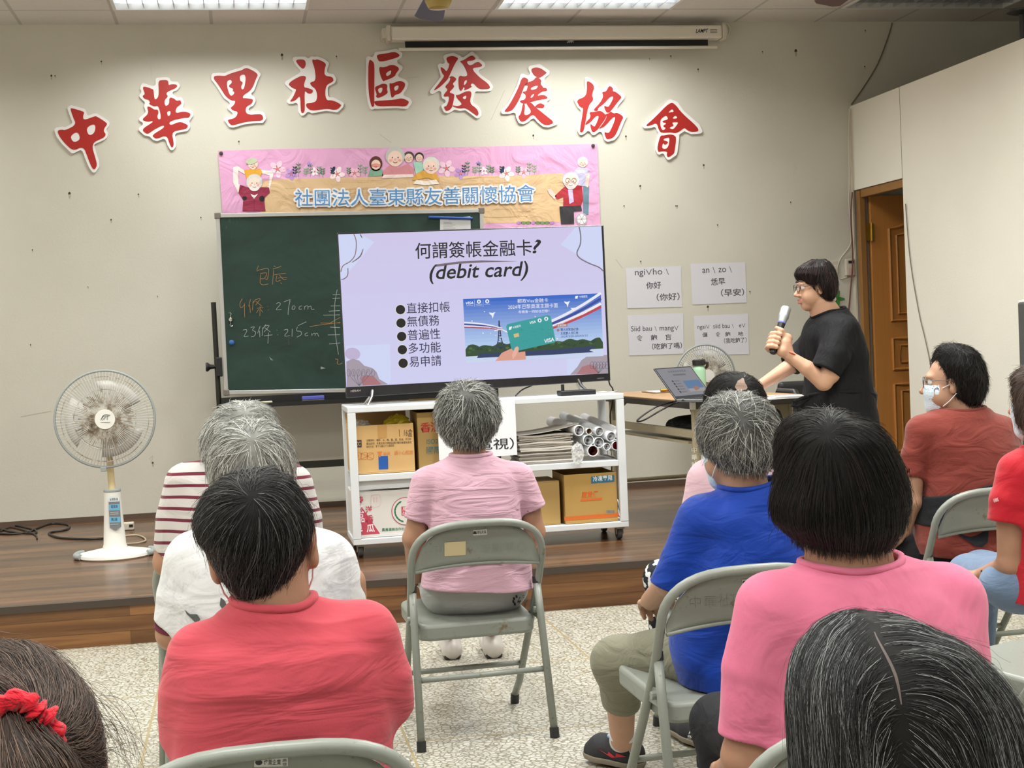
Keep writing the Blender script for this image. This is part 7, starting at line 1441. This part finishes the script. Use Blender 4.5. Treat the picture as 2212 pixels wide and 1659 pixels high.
p.hair(HB_SILVER, HS_SILVER, rows, fc_(p), n=6500, length=.08, flow=crown_flow(p.pj(545, 950, -88), .5, .3, .1), radius=.0005, seed=13, loose=300, lift=(0, .008), wr=(3, [(.06, .03, .03, 1), (.05, -.05, .04, .8)], 3))
# ---------------------------------------------------------------- maroon stripes
p = Person('person in maroon and white striped shirt with grey hair at left', 3.86, 520, 1150, SK_B, 4); S = p.S
p.head((520, 975, 10), 0, 3, 0, .95); p.limb([(520, 985, 4), (523, 1040, 0)], [43, 46])
p.limb([(376, 1120, 4), (362, 1215, 10), (400, 1290, 130)], [32, 28, 21]); p.limb([(660, 1120, 4), (672, 1215, 10), (640, 1290, 130)], [32, 28, 21]); p.hand((400, 1290, 135), (.25, .1, 1), (-.2, -1, 0), curl=.5); p.hand((640, 1290, 135), (-.25, .1, 1), (.2, -1, 0), curl=.5, thumb=-1)
rows = [(994, 468, 575, 42), (1006, 424, 620, 60), (1030, 386, 655, 76), (1080, 372, 666, 88), (1150, 364, 668, 92), (1250, 360, 670, 95), (1330, 358, 670, 96)]
p.body(rows)
def stripes(N, L, o, c):
    sx = N.new('ShaderNodeSeparateXYZ'); L.new(o, sx.inputs[0]); wv = noise(N, L, o, 4, 2); a = N.new('ShaderNodeMath'); a.operation = 'MULTIPLY_ADD'; a.inputs[1].default_value = .018; L.new(wv, a.inputs[0]); L.new(sx.outputs[2], a.inputs[2])
    b = N.new('ShaderNodeMath'); b.operation = 'MULTIPLY'; b.inputs[1].default_value = 1/.0295; L.new(a.outputs[0], b.inputs[0]); fr_ = N.new('ShaderNodeMath'); fr_.operation = 'FRACT'; L.new(b.outputs[0], fr_.inputs[0]); r = ramp(N, [(0, lin(104, 34, 52)), (.27, lin(190, 184, 182))], 'CONSTANT'); L.new(fr_.outputs[0], r.inputs[0]); return r.outputs[0]
p.shirt(fabric('striped_jersey', lin(216, 208, 206), fold=.4, extra=stripes), rows, [([(398, 1050, 0), (374, 1120, 4), (366, 1190, 10)], [38, 34, 32], 28), ([(636, 1050, 0), (662, 1120, 4), (672, 1190, 10)], [38, 34, 32], 28)], ((521, 965, 0), (523, 996, 0), 50, 54), extra=[cap((525, 1022, 0), (615, 1034, 0), 34, 32), cap((520, 1022, 0), (410, 1036, 0), 34, 30)], collar=mat('maroon_knit', (.1, .012, .03), .8))
p.seat_legs(TR_BLACK, SHOE_B, width=.185)
rows = [(867, 513, 552, 22), (874, 490, 575, 52), (890, 465, 592, 70), (915, 443, 601, 82), (945, 433, 603, 84), (975, 434, 599, 82), (1000, 442, 590, 72), (1022, 462, 575, 52)]
p.hair(HB_SILVER, HS_SILVER, rows, fc_(p), n=5000, length=.08, flow=crown_flow(p.pj(530, 895, -70), .5, .4, .2), radius=.0005, seed=14, loose=200, lift=(0, .01), wr=(3, [(.08, .04, .03, 1), (.06, -.07, .04, .8)], 3))
# ---------------------------------------------------------------- light pink, thin dark hair
p = Person('person in light pink top with thinning dark crown, behind the blue shirt', 4.34, 1590, 1060, SK_C, 3.6); S = p.S
p.head((1587, 900, 8), 0, 4, 0, .95); p.limb([(1588, 915, 3), (1590, 990, 0)], [38, 42])
p.limb([(1506, 1100, 4), (1490, 1180, 10), (1515, 1240, 120)], [28, 25, 18]); p.limb([(1682, 1100, 4), (1694, 1180, 10), (1665, 1240, 120)], [28, 25, 18]); p.hand((1515, 1242, 125), (.25, .1, 1), (-.2, -1, 0), curl=.5); p.hand((1665, 1242, 125), (-.25, .1, 1), (.2, -1, 0), curl=.5, thumb=-1)
rows = [(985, 1552, 1628, 36), (999, 1522, 1664, 54), (1028, 1506, 1684, 68), (1098, 1500, 1692, 76), (1200, 1498, 1694, 80), (1290, 1494, 1698, 82)]
p.body(rows)
p.shirt(fabric('light_pink_cotton', lin(206, 172, 182), fold=.45), rows, [([(1520, 1045, 0), (1500, 1130, 6)], [34, 31], 26), ([(1668, 1045, 0), (1690, 1130, 6)], [34, 31], 26)], ((1588, 950, 0), (1590, 990, 0), 46, 50), extra=[cap((1592, 1010, 0), (1655, 1022, 0), 32, 28), cap((1588, 1010, 0), (1528, 1024, 0), 32, 28)])
def bw(N, L, o, c):
    n = N.new('ShaderNodeTexWave'); n.inputs['Scale'].default_value = 9; n.inputs['Distortion'].default_value = 14; n.inputs['Detail'].default_value = 4; L.new(o, n.inputs[0]); r = ramp(N, [(0, lin(30, 32, 36)), (.6, lin(214, 214, 214))], 'CONSTANT'); L.new(n.outputs[1], r.inputs[0]); return r.outputs[0]
x_ = p.fr.w((1590, 1300, 0))[0]; kn = P(1437, 1243, 4.72)
p.seat_legs(fabric('black_white_print', lin(40, 40, 44), extra=bw), SHOE_B, width=.165, legs=[((x_-.09, 4.38, .49), (kn[0], 4.74, .47), (kn[0]+.02, 4.84, .09)), ((x_+.09, 4.38, .49), (x_+.12, 4.78, .47), (x_+.12, 4.82, .09))])
rows = [(803, 1572, 1602, 18), (808, 1555, 1621, 38), (825, 1537, 1641, 58), (850, 1524, 1653, 70), (885, 1518, 1656, 74), (920, 1520, 1653, 72), (950, 1530, 1641, 62), (972, 1550, 1622, 44)]
p.hair(HB_DARK, HS_BLACK, rows, fc_(p), n=4200, length=.08, flow=crown_flow(p.pj(1600, 832, -52), .6, .2), radius=.0005, seed=15, loose=160, mask=lambda V: (lambda q: ((q[:, 0]-1602)/13)**2+((q[:, 1]-832)/14)**2 > 1)(projected(p.fr, V)))
p.decal(p.hair_f, [[(1601+12*math.cos(a)*(1+.25*math.sin(3*a)), 832+14*math.sin(a)*(1+.2*math.sin(4*a))) for a in np.linspace(0, 6.28, 18, False)]], mat('bald_patch_skin', lin(122, 96, 82), .6), 'bald_patch', p.hair_o, .008)
# ---------------------------------------------------------------- rust red shirt, back brace
p = Person('person in rust red shirt with back brace, glasses and mask, facing left', 4.83, 2090, 1050, SK_A, 2.8); S = p.S
p.head((2062, 832, 6), 62, 2, 0); p.limb([(2072, 858, 4), (2080, 905, 2)], [36, 42])
p.limb([(1976, 1000, 0), (1972, 1085, 2), (1968, 1148, 26)], [21, 18, 13]); p.limb([(2186, 1000, 4), (2190, 1090, 20), (2120, 1140, 130)], [21, 19, 14]); p.hand((1967, 1150, 30), (-.15, .5, .8), (-1, 0, .1), curl=.4)
rows = [(888, 2035, 2118, 32), (898, 1995, 2160, 50), (922, 1976, 2184, 62), (962, 1988, 2193, 72), (1005, 1996, 2194, 76), (1060, 1993, 2190, 78), (1130, 1986, 2184, 82), (1180, 1980, 2180, 86), (1196, 1990, 2170, 86)]
p.body(rows)
M_RUST = fabric('rust_red_cotton', lin(122, 54, 46), fold=.4, fscale=8)
p.shirt(M_RUST, rows, [([(1988, 938, 0), (1975, 985, 0), (1971, 1032, 0)], [27, 25, 24], 20), ([(2172, 940, 0), (2188, 1030, 6)], [27, 25], 21)], ((2072, 860, 0), (2077, 891, 0), 44, 48), extra=[cap((2085, 915, 0), (2160, 926, 0), 30, 27), cap((2075, 915, 0), (2000, 930, 0), 30, 26)], wr=(2.2, [(.03, .09, .01, 1), (-.04, .05, .01, .7)], 10))
br, brV, brf = p.garment('back_brace', fabric('black_brace', lin(30, 31, 34), fold=.3), [sect(rows, 4.6)], rows_box(rows, 6), isect=[lambda q: 1072-(q[:, 0]-1990)*.30-q[:, 1], lambda q: q[:, 1]-1132-(q[:, 0]-1990)*.02])
p.decal(brf, [[(2094, 1028), (2098, 1027), (2098, 1062), (2094, 1062)], [(2135, 1018), (2139, 1017), (2141, 1060), (2137, 1060)]], mat('blue_brace_piping', lin(30, 50, 84), .7), 'brace_piping', br, .003)
p.decal(p.shirt_f, [[(2062, 1150), (2136, 1148), (2134, 1172), (2122, 1182), (2106, 1180), (2090, 1168)]], fabric('black_brace2', lin(34, 36, 42), fold=.3), 'brace_tail', br, .003)
x_ = p.fr.w((2080, 1200, 0))[0]; kn = P(1930, 1186, 5.02); p.seat_legs(TR_BLACK, SHOE_B, x=x_, width=.175, legs=[((x_-.08, 4.9, .475), (kn[0], 5.08, .47), (kn[0]-.02, 5.1, .09)), ((x_+.09, 4.9, .47), (x_+.06, 5.25, .455), (x_+.05, 5.24, .09))])
p.mask((206, 222, 234))
def glasses(p, m, name='glasses', rim=.0016, lens_w=.024, lens_h=.020):
    g = MB()
    for s_ in (1, -1): g.tube([p.fr.w(p.hp(s_*.034+lens_w*math.cos(a), .100-.18*abs(s_*.034+lens_w*math.cos(a))**1.3, .010+lens_h*math.sin(a))) for a in np.linspace(0, 6.2832, 20, False)], rim, 6, closed=True)
    g.tube([p.fr.w(p.hp(x, .0985, .016)) for x in (-.011, 0, .011)], rim, 6); o = g.build(name, m, p.t, smooth=2)
    for s_ in (1, -1): MB().tube([p.fr.w(p.hp(s_*.058, .092, .016)), p.fr.w(p.hp(s_*.074, .06, .017)), p.fr.w(p.hp(s_*.079, .0, .018)), p.fr.w(p.hp(s_*.078, -.018, .004))], rim, 6).build('temple', m, o, smooth=True)
    for s_ in (1, -1): MB().add([p.fr.w(p.hp(s_*.034+lens_w*.96*math.cos(a), .0995-.18*abs(s_*.034+lens_w*math.cos(a))**1.3, .010+lens_h*.96*math.sin(a))) for a in np.linspace(0, 6.2832, 20, False)], [tuple(range(20))]).build('lens', mat('lens_glass', (.9, .92, .92), .05, alpha=.12), o)
    return o
glasses(p, mat('grey_metal_frame', lin(110, 100, 96), .3, .8))
rows = [(741, 2042, 2062, 22), (748, 2028, 2088, 40), (762, 2022, 2110, 52), (785, 2018, 2124, 58), (815, 2022, 2130, 60), (838, 2032, 2127, 57), (858, 2044, 2120, 50), (874, 2060, 2110, 38), (880, 2074, 2100, 28)]
p.hair(HB_DARK, HS_BLACK, rows, fc_(p, .05, -.04, (.2, .1, .115))+[ell(p.hp(-.085, .03, -.03), np.array((.03, .055, .05))*p.hS, p.H/p.hS)], n=5000, length=.075, flow=crown_flow(p.pj(2072, 765, -30), .5, .35, .3), radius=.0005, seed=16, loose=220, lift=(0, .012), wr=(3, [(.09, .05, .03, 1), (.06, -.07, .04, .8)], 3))
# ---------------------------------------------------------------- red shirt at the right edge
p = Person('person in red shirt and jeans cut off by right picture edge', 4.02, 2230, 1150, SK_B, 3.2); S = p.S
p.head((2262, 872, 8), 35, 4, 0); p.limb([(2264, 915, 4), (2268, 980, 0)], [43, 48])
p.limb([(2186, 1080, 0), (2186, 1222, 6)], [31, 25]); p.limb([(2186, 1222, 6), (2164, 1258, 84)], [24, 17]); p.hand((2162, 1256, 92), (-.8, .12, .6), (.0, -1, -.1), curl=.35, thumb=-1)
p.limb([(2348, 1080, 0), (2356, 1222, 20), (2320, 1290, 130)], [31, 26, 18])
rows = [(975, 2225, 2310, 42), (990, 2190, 2345, 64), (1020, 2176, 2360, 82), (1100, 2184, 2350, 90), (1200, 2186, 2350, 94), (1300, 2182, 2352, 98)]
p.body(rows)
M_REDS = fabric('red_jersey', lin(178, 22, 38), rough=.65, fold=.4)
p.shirt(M_REDS, rows, [([(2204, 1022, 0), (2182, 1082, 0), (2178, 1128, 0)], [42, 40, 40], 33), ([(2334, 1022, 0), (2358, 1128, 6)], [42, 40], 33)], ((2266, 940, 0), (2268, 978, 0), 50, 54), extra=[cap((2270, 1004, 0), (2330, 1016, 0), 38, 34), cap((2266, 1004, 0), (2208, 1016, 0), 38, 34)])
shoe_text('RUNNING', (2148, 1086), (2158, 1083), 8, p.shirt_f, mat('white_print', (.8, .8, .8), .6), p.shirt_o, 'sleeve_lettering')
tag(ring(p, (2171, 1250, 62), 15, 15, 6, 5, M_DARK, 'wrist_watch', None), 'black sports watch on the wrist of person in red shirt', 'watch')
x_ = p.fr.w((2260, 1300, 0))[0]; kn = P(2118, 1318, 4.32); p.seat_legs(fabric('blue_grey_denim', lin(104, 122, 148), fold=.6), SHOE_B, x=x_, width=.18, legs=[((x_-.07, 4.08, .495), (kn[0], 4.38, .475), (kn[0]-.02, 4.42, .09)), ((x_+.09, 4.1, .49), (x_+.03, 4.46, .47), (x_+.02, 4.5, .09))])
p.mask((214, 224, 234))
rows = [(782, 2240, 2285, 26), (792, 2212, 2312, 60), (815, 2190, 2336, 80), (850, 2180, 2346, 88), (885, 2180, 2344, 86), (910, 2190, 2334, 74), (935, 2210, 2316, 56)]
p.hair(HB_BROWN, HS_BROWN, rows, fc_(p, .05), n=3500, length=.08, flow=crown_flow(p.pj(2265, 810, -60), .5, .4), radius=.0005, seed=17, loose=160, lift=(0, .012))
# ---------------------------------------------------------------- the lecturer
p = Person('lecturer in black dress and glasses speaking into a microphone on the stage', 6.93, 1790, 800, SK_C, 2.0, 'lecturer'); S = p.S; del p.t['group']
p.head((1762, 624, 0), 84, 6, 0, .97); p.limb([(1772, 655, 0), (1792, 695, 0)], [27, 34])
J = p.pj
el_, wri = J(1779, 826, -84), J(1704, 768, -66)
p.limb([J(1822, 732, -72), J(1792, 808, -86), el_], [24, 20, 17]); p.limb([el_, J(1743, 795, -78), wri], [17.5, 15.5, 10.5])
p.limb([J(1780, 735, 74), J(1712, 788, 70), J(1640, 834, 52)], [22, 17.5, 11]); p.hand(J(1638, 835, 52), (-.9, .35, .1), (.1, -.9, .3), curl=.15)
mb_, mt_ = np.array(J(1669, 763, -64)), np.array(J(1695, 676, -32)); ax = (mt_-mb_)/np.linalg.norm(mt_-mb_)
# fist closed round the microphone
g0 = mb_+ax*13; sdx = np.array([-1., -.25, 0]); sdx -= ax*(sdx @ ax); sdx /= np.linalg.norm(sdx); bk = np.cross(ax, sdx)
if bk[2] > 0: bk = -bk
rm = 9.2; fs_ = [cap(np.array(wri), g0-sdx*17+ax*16+bk*4, 11, 14), cap(g0-sdx*17-ax*4+bk*5, g0-sdx*17+ax*28+bk*5, 11.5, 12), cap(np.array(wri), g0-sdx*17-ax*2+bk*5, 10, 11)]
for i in range(4):
    c = g0+ax*(-3+i*10.2); ang = np.linspace(-2.6, 1.55, 7); pp = [c+(sdx*math.cos(a)+bk*-math.sin(a)*-1)*(rm+4.2) for a in ang]
    fs_ += [cap(pp[j], pp[j+1], 4.8, 4.6) for j in range(6)]
pp = [g0-sdx*14+ax*26+bk*8, g0+ax*37+bk*13+sdx*0, g0+ax*41+sdx*9+bk*8]; fs_ += [cap(pp[0], pp[1], 6, 5.2), cap(pp[1], pp[2], 5.2, 4.6)]
p.fs.append(minus(union(fs_, 3), cap(mb_-ax*20, mt_+ax*10, 8.0, 8.0))); p.box.append(pts_box([mb_, mt_, wri], 30))
rows = [(672, 1772, 1818, 30), (684, 1754, 1832, 58), (702, 1746, 1843, 78), (730, 1738, 1857, 84), (762, 1740, 1865, 80), (800, 1746, 1871, 74), (850, 1743, 1878, 80), (900, 1739, 1886, 92), (960, 1733, 1894, 102), (1050, 1734, 1896, 108), (1120, 1738, 1894, 108)]
ft_ = p.fr.q((p.t.location[0]-.02, 6.9, ST))
for s_ in (-1, 1): p.limb([(1812, 1060, s_*45), (1806, 1120, s_*42), (1812, ft_[1]-20, s_*40)], [34, 26, 17])
p.body(rows, h=1.7, k=.008, off=-.02)
M_BLKD = fabric('black_linen', lin(21, 21, 24), fold=.5, fscale=12, stretch=(1.3, 1.3, .6), rough=.75)
p.shirt(M_BLKD, rows, [([J(1820, 716, -60), J(1800, 768, -80), J(1782, 803, -86)], [35, 33, 31], 22), ([J(1782, 716, 62), J(1738, 762, 72), J(1705, 791, 70)], [33, 30, 26], 19)], ((1776, 650, 0), (1792, 680, 0), 32, 36), extra=[cap((1794, 698, 0), J(1816, 710, -48), 22, 24), cap((1792, 698, 0), J(1788, 712, 48), 22, 24)], k=.025, wr=(1.6, [(.10, .02, .03, 1), (.06, .05, -.04, .8), (.0, .10, .02, .5)], 3), name='dress')
ring(p, (1812, 858, 0), 69, 78, 2, 4.5, M_BLKD, 'belt', p.shirt_o)
MB().tube([p.fr.w(q) for q in (J(*z) for z in ((1745, 858, -60), (1733, 860, -74), (1714, 868, -80), (1711, 876, -80), (1722, 877, -80), (1736, 868, -74), (1745, 862, -62)))], .009, 8).build('belt_bow', M_BLKD, p.shirt_o, smooth=True); MB().tube([p.fr.w(q) for q in ((1742, 862, -70), (1746, 890, -82), (1742, 925, -84))], .010, 8).build('belt_end', M_BLKD, p.shirt_o, smooth=True)
for s_ in (-1, 1):
    a_ = np.array([1812, ft_[1]-14, s_*40]); f_ = union([cap(a_+[8, 2, 0], a_+[-62, 4, 0], 19, 15), cap(a_+[0, -16, 0], a_, 18, 20)], 8); p.garment('shoe', SHOE_B, [f_], pts_box([a_, a_+[-62, 0, 0]], 30), h=2.5, isect=[lambda q: q[:, 1]-ft_[1]+1])
ring(p, tuple(np.array(J(1708, 766, -67))), 11.5, 11.5, 5, 1.2, mat('red_cord', lin(170, 50, 36), .7), 'bracelet', p.t)
glasses(p, mat('brown_glasses', lin(70, 48, 38), .35), rim=.0019)
rows = [(559, 1760, 1780, 15), (564, 1745, 1790, 28), (577, 1724, 1799, 37), (593, 1716, 1807, 40), (612, 1731, 1810, 40), (628, 1750, 1808, 38), (641, 1760, 1803, 33), (650, 1767, 1794, 26)]
p.hair(HB_DARK, hair_mat('hair_black_red_sheen', [(0, lin(10, 8, 9)), (.7, lin(30, 24, 25)), (1, lin(88, 58, 56))], .34), rows, [ell(p.hp(-.082, .012, -.006), np.array((.022, .03, .034))*p.hS, p.H/p.hS), both(half((1722, 611, 0), (24, -49, 0)), half((1747, 620, 0), (1, 0, 0)))], n=4500, length=.09, flow=crown_flow(p.pj(1770, 563, -12), .9, .14, -.25), radius=.0006, seed=18, loose=60, lift=(0, .006), stiff=.45, wr=(2, [(.10, .03, .03, 1), (.06, .06, .04, .8)], 3))
def lipb(z, y, m, nm, r_): MB().tube([p.fr.w(p.hp(x, y-14*x*x, z)) for x in np.linspace(-.02, .02, 7)], [r_*.4, r_*.8, r_, r_, r_, r_*.8, r_*.4], 8).build(nm, m, p.t, smooth=True)
lipb(-.052, .0955, mat('lip', lin(176, 96, 88), .4), 'upper_lip', .0042); lipb(-.068, .0935, mat('lip', lin(176, 96, 88), .4), 'lower_lip', .005)
for s_ in (1, -1): MB().tube([p.fr.w(p.hp(s_*x, .095-9*x*x, .040+.006*math.sin((x-.015)*90))) for x in (.014, .026, .038, .048)], [.0016, .0028, .0026, .001], 6).build('eyebrow', HB_DARK, p.t, smooth=True)
mic = thing('microphone', 'black wireless microphone with silver head held by the lecturer', 'microphone', tuple(p.fr.w(mb_)))
w_ = p.fr.w; ms = p.fr.s
MB().tube([w_(mb_), w_(mb_+ax*4), w_(mb_+ax*56), w_(mb_+ax*72)], [.015, .0165, .0165, .019], 20).build('handle', M_DARK, mic, smooth=True)
MB().tube([w_(mb_+ax*72), w_(mb_+ax*75)], .0195, 20).build('blue_ring', mat('blue_light_ring', lin(110, 120, 210), .3), mic, smooth=True)
MB().tube([w_(mb_+ax*t) for t in (75, 84, 86, 90, 92, 108, 111)], [.020, .0235, .0245, .027, .0255, .0255, .0225], 22).build('head', mat('silver_mesh', lin(170, 174, 176), .35, .7, bump=.4, bscale=900), mic, smooth=True)
# the remaining chairs, and the office chair behind the lecturer
pR = PZ(2236, 1404, .41); place_chair(pR[0]+.12, pR[1]-.33, R(22), 'grey folding chair at the right edge under the person in red')
place_chair(P(522, 1000, 3.7)[0], 3.70, R(0), 'grey folding chair hidden behind the white shirt, under the striped shirt'); place_chair(P(1640, 1000, 4.18)[0], 4.18, R(2), 'grey folding chair hidden behind the blue shirt, under light pink top')
oc = thing('office_chair', 'black office chair with looped armrests behind the table end', 'chair', (3.17, 7.62, ST))
def oq(x, y, z): return (3.17+x, 7.62+y, ST+z)
MB().box(oq(-.19, -.22, .43), oq(.19, .22, .50)).build('seat', M_DARK, oc, bevel=.03, seg=3); MB().box(oq(-.18, .22, .56), oq(.18, .27, .78)).build('backrest', M_DARK, oc, bevel=.025, seg=3); MB().tube([oq(0, .2, .46), oq(0, .29, .5), oq(0, .28, .62)], .02).build('back_post', M_DARK, oc, smooth=True)
for s_ in (-1, 1): MB().tube([oq(s_*.19, -.16, .46), oq(s_*.22, -.16, .70), oq(s_*.22, -.12, .735), oq(s_*.22, .12, .735), oq(s_*.22, .16, .70), oq(s_*.19, .16, .46)], .018, 10).build('armrest', M_DARK, oc, smooth=True)
MB().tube([oq(0, 0, .1), oq(0, 0, .43)], .028).build('gas_column', M_DARK, oc, smooth=True)
for k in range(5):
    a = k*1.2566; l = MB().tube([oq(0, 0, .11), oq(.27*math.cos(a), .27*math.sin(a), .065)], [.022, .015]).build('base_arm', M_DARK, oc, smooth=True); MB().lathe([(.01, -.016), (.026, -.014), (.026, .014), (.01, .016)], oq(.27*math.cos(a), .27*math.sin(a), .0262), 14, 'x').build('caster', M_DARK, l, smooth=True)
# ------------------------------------------------------------------ stickers and worn stencilled letters on the chair backs
class Panel(Flat):
    def __init__(s, ch): Flat.__init__(s, (0, 0, 0)); s.M = Matrix.Translation(ch.location) @ Matrix.Rotation(ch.rotation_euler[2], 4, 'Z'); s.Mi = s.M.inverted()
    def pt(s, x, y, lay=0):
        Y = s.M.translation.y+.03
        for _ in range(8):
            q = s.Mi @ Vector(P(x, y, Y)); u = max(-1, min(1, q.x/.205)); t = .055-.055*max(0, (q.z-.59)/.13)**1.2+.02*(1-u*u)-.006-.0032-lay*.0004; Y += t-q.y
        return np.array(P(x, y, Y))
ST_W, ST_K, LET = lin(206, 206, 202), lin(44, 44, 46), lin(146, 148, 143)
def stencil(ch, parts, name='stencilled_letters'):
    f = Panel(ch)
    for s_, bl, br, h in parts: f.text(s_, bl, br, h, LET, 0, offset=-.012)
    f.build(name, PR, ch)
def maker_sticker(ch, q, s_, bl, br, h, icon):
    f = Panel(ch); f.poly(q, ST_W, 0); f.ell(*icon, 3.6 if h < 10 else 8, 2.6 if h < 10 else 6, ST_K, 1, n=12); f.poly([(icon[0]-5, icon[1]+1), (icon[0]+5, icon[1]+1), (icon[0]+3, icon[1]+4), (icon[0]-3, icon[1]+4)], ST_K, 1); f.text(s_, bl, br, h, ST_K, 1, offset=.01); f.build('maker_sticker', PR, ch)
stencil(chA, [('中', (937, 1199), (957, 1198), 21), ('路活動中心', (1012, 1196), (1138, 1191), 22)])
maker_sticker(chA, [(1022, 1145), (1052, 1143), (1052, 1155), (1022, 1157)], '榮隆家具', (1031, 1153.5), (1050, 1152.5), 7, (1026, 1150))
f = Panel(chA); f.poly([(960, 1172), (1006, 1169), (1006, 1199), (960, 1202)], lin(206, 190, 150), 0)
for k, (s_, w_) in enumerate((('中華社區活動中心財產', 26), ('名稱:折疊椅', 20), ('購置日期:108年12月', 30), ('存放地點:活動中心', 38), ('使用年限:五年', 40), ('注意事項:請愛惜使用', 41))): f.text(s_, (962, 1176.5+k*4.2), (962+w_, 1175.5+k*4.1), 3, lin(70, 62, 48), 1)
for x in (990, 997): f.ell(x, 1174, 2.2, 2.2, lin(96, 86, 62), 1, n=10)
f.build('property_label', PR, chA)
stencil(chB, [('中華社區', (1492, 1316), (1612, 1308), 26)]); maker_sticker(chB, [(1603, 1252), (1640, 1250), (1640, 1261), (1603, 1263)], '榮隆家具', (1614, 1260), (1637, 1258.5), 7.5, (1608, 1257))
maker_sticker(chC, [(549, 1639), (622, 1637), (622, 1655), (549, 1657)], '煒業企業', (570, 1653), (607, 1652), 12, (559, 1647)); f = Panel(chC); f.text('高', (610, 1646), (620, 1645.5), 7, ST_K, 1); f.text('雄', (610, 1654.5), (620, 1654), 7, ST_K, 1); f.build('maker_sticker_side_text', PR, chC)
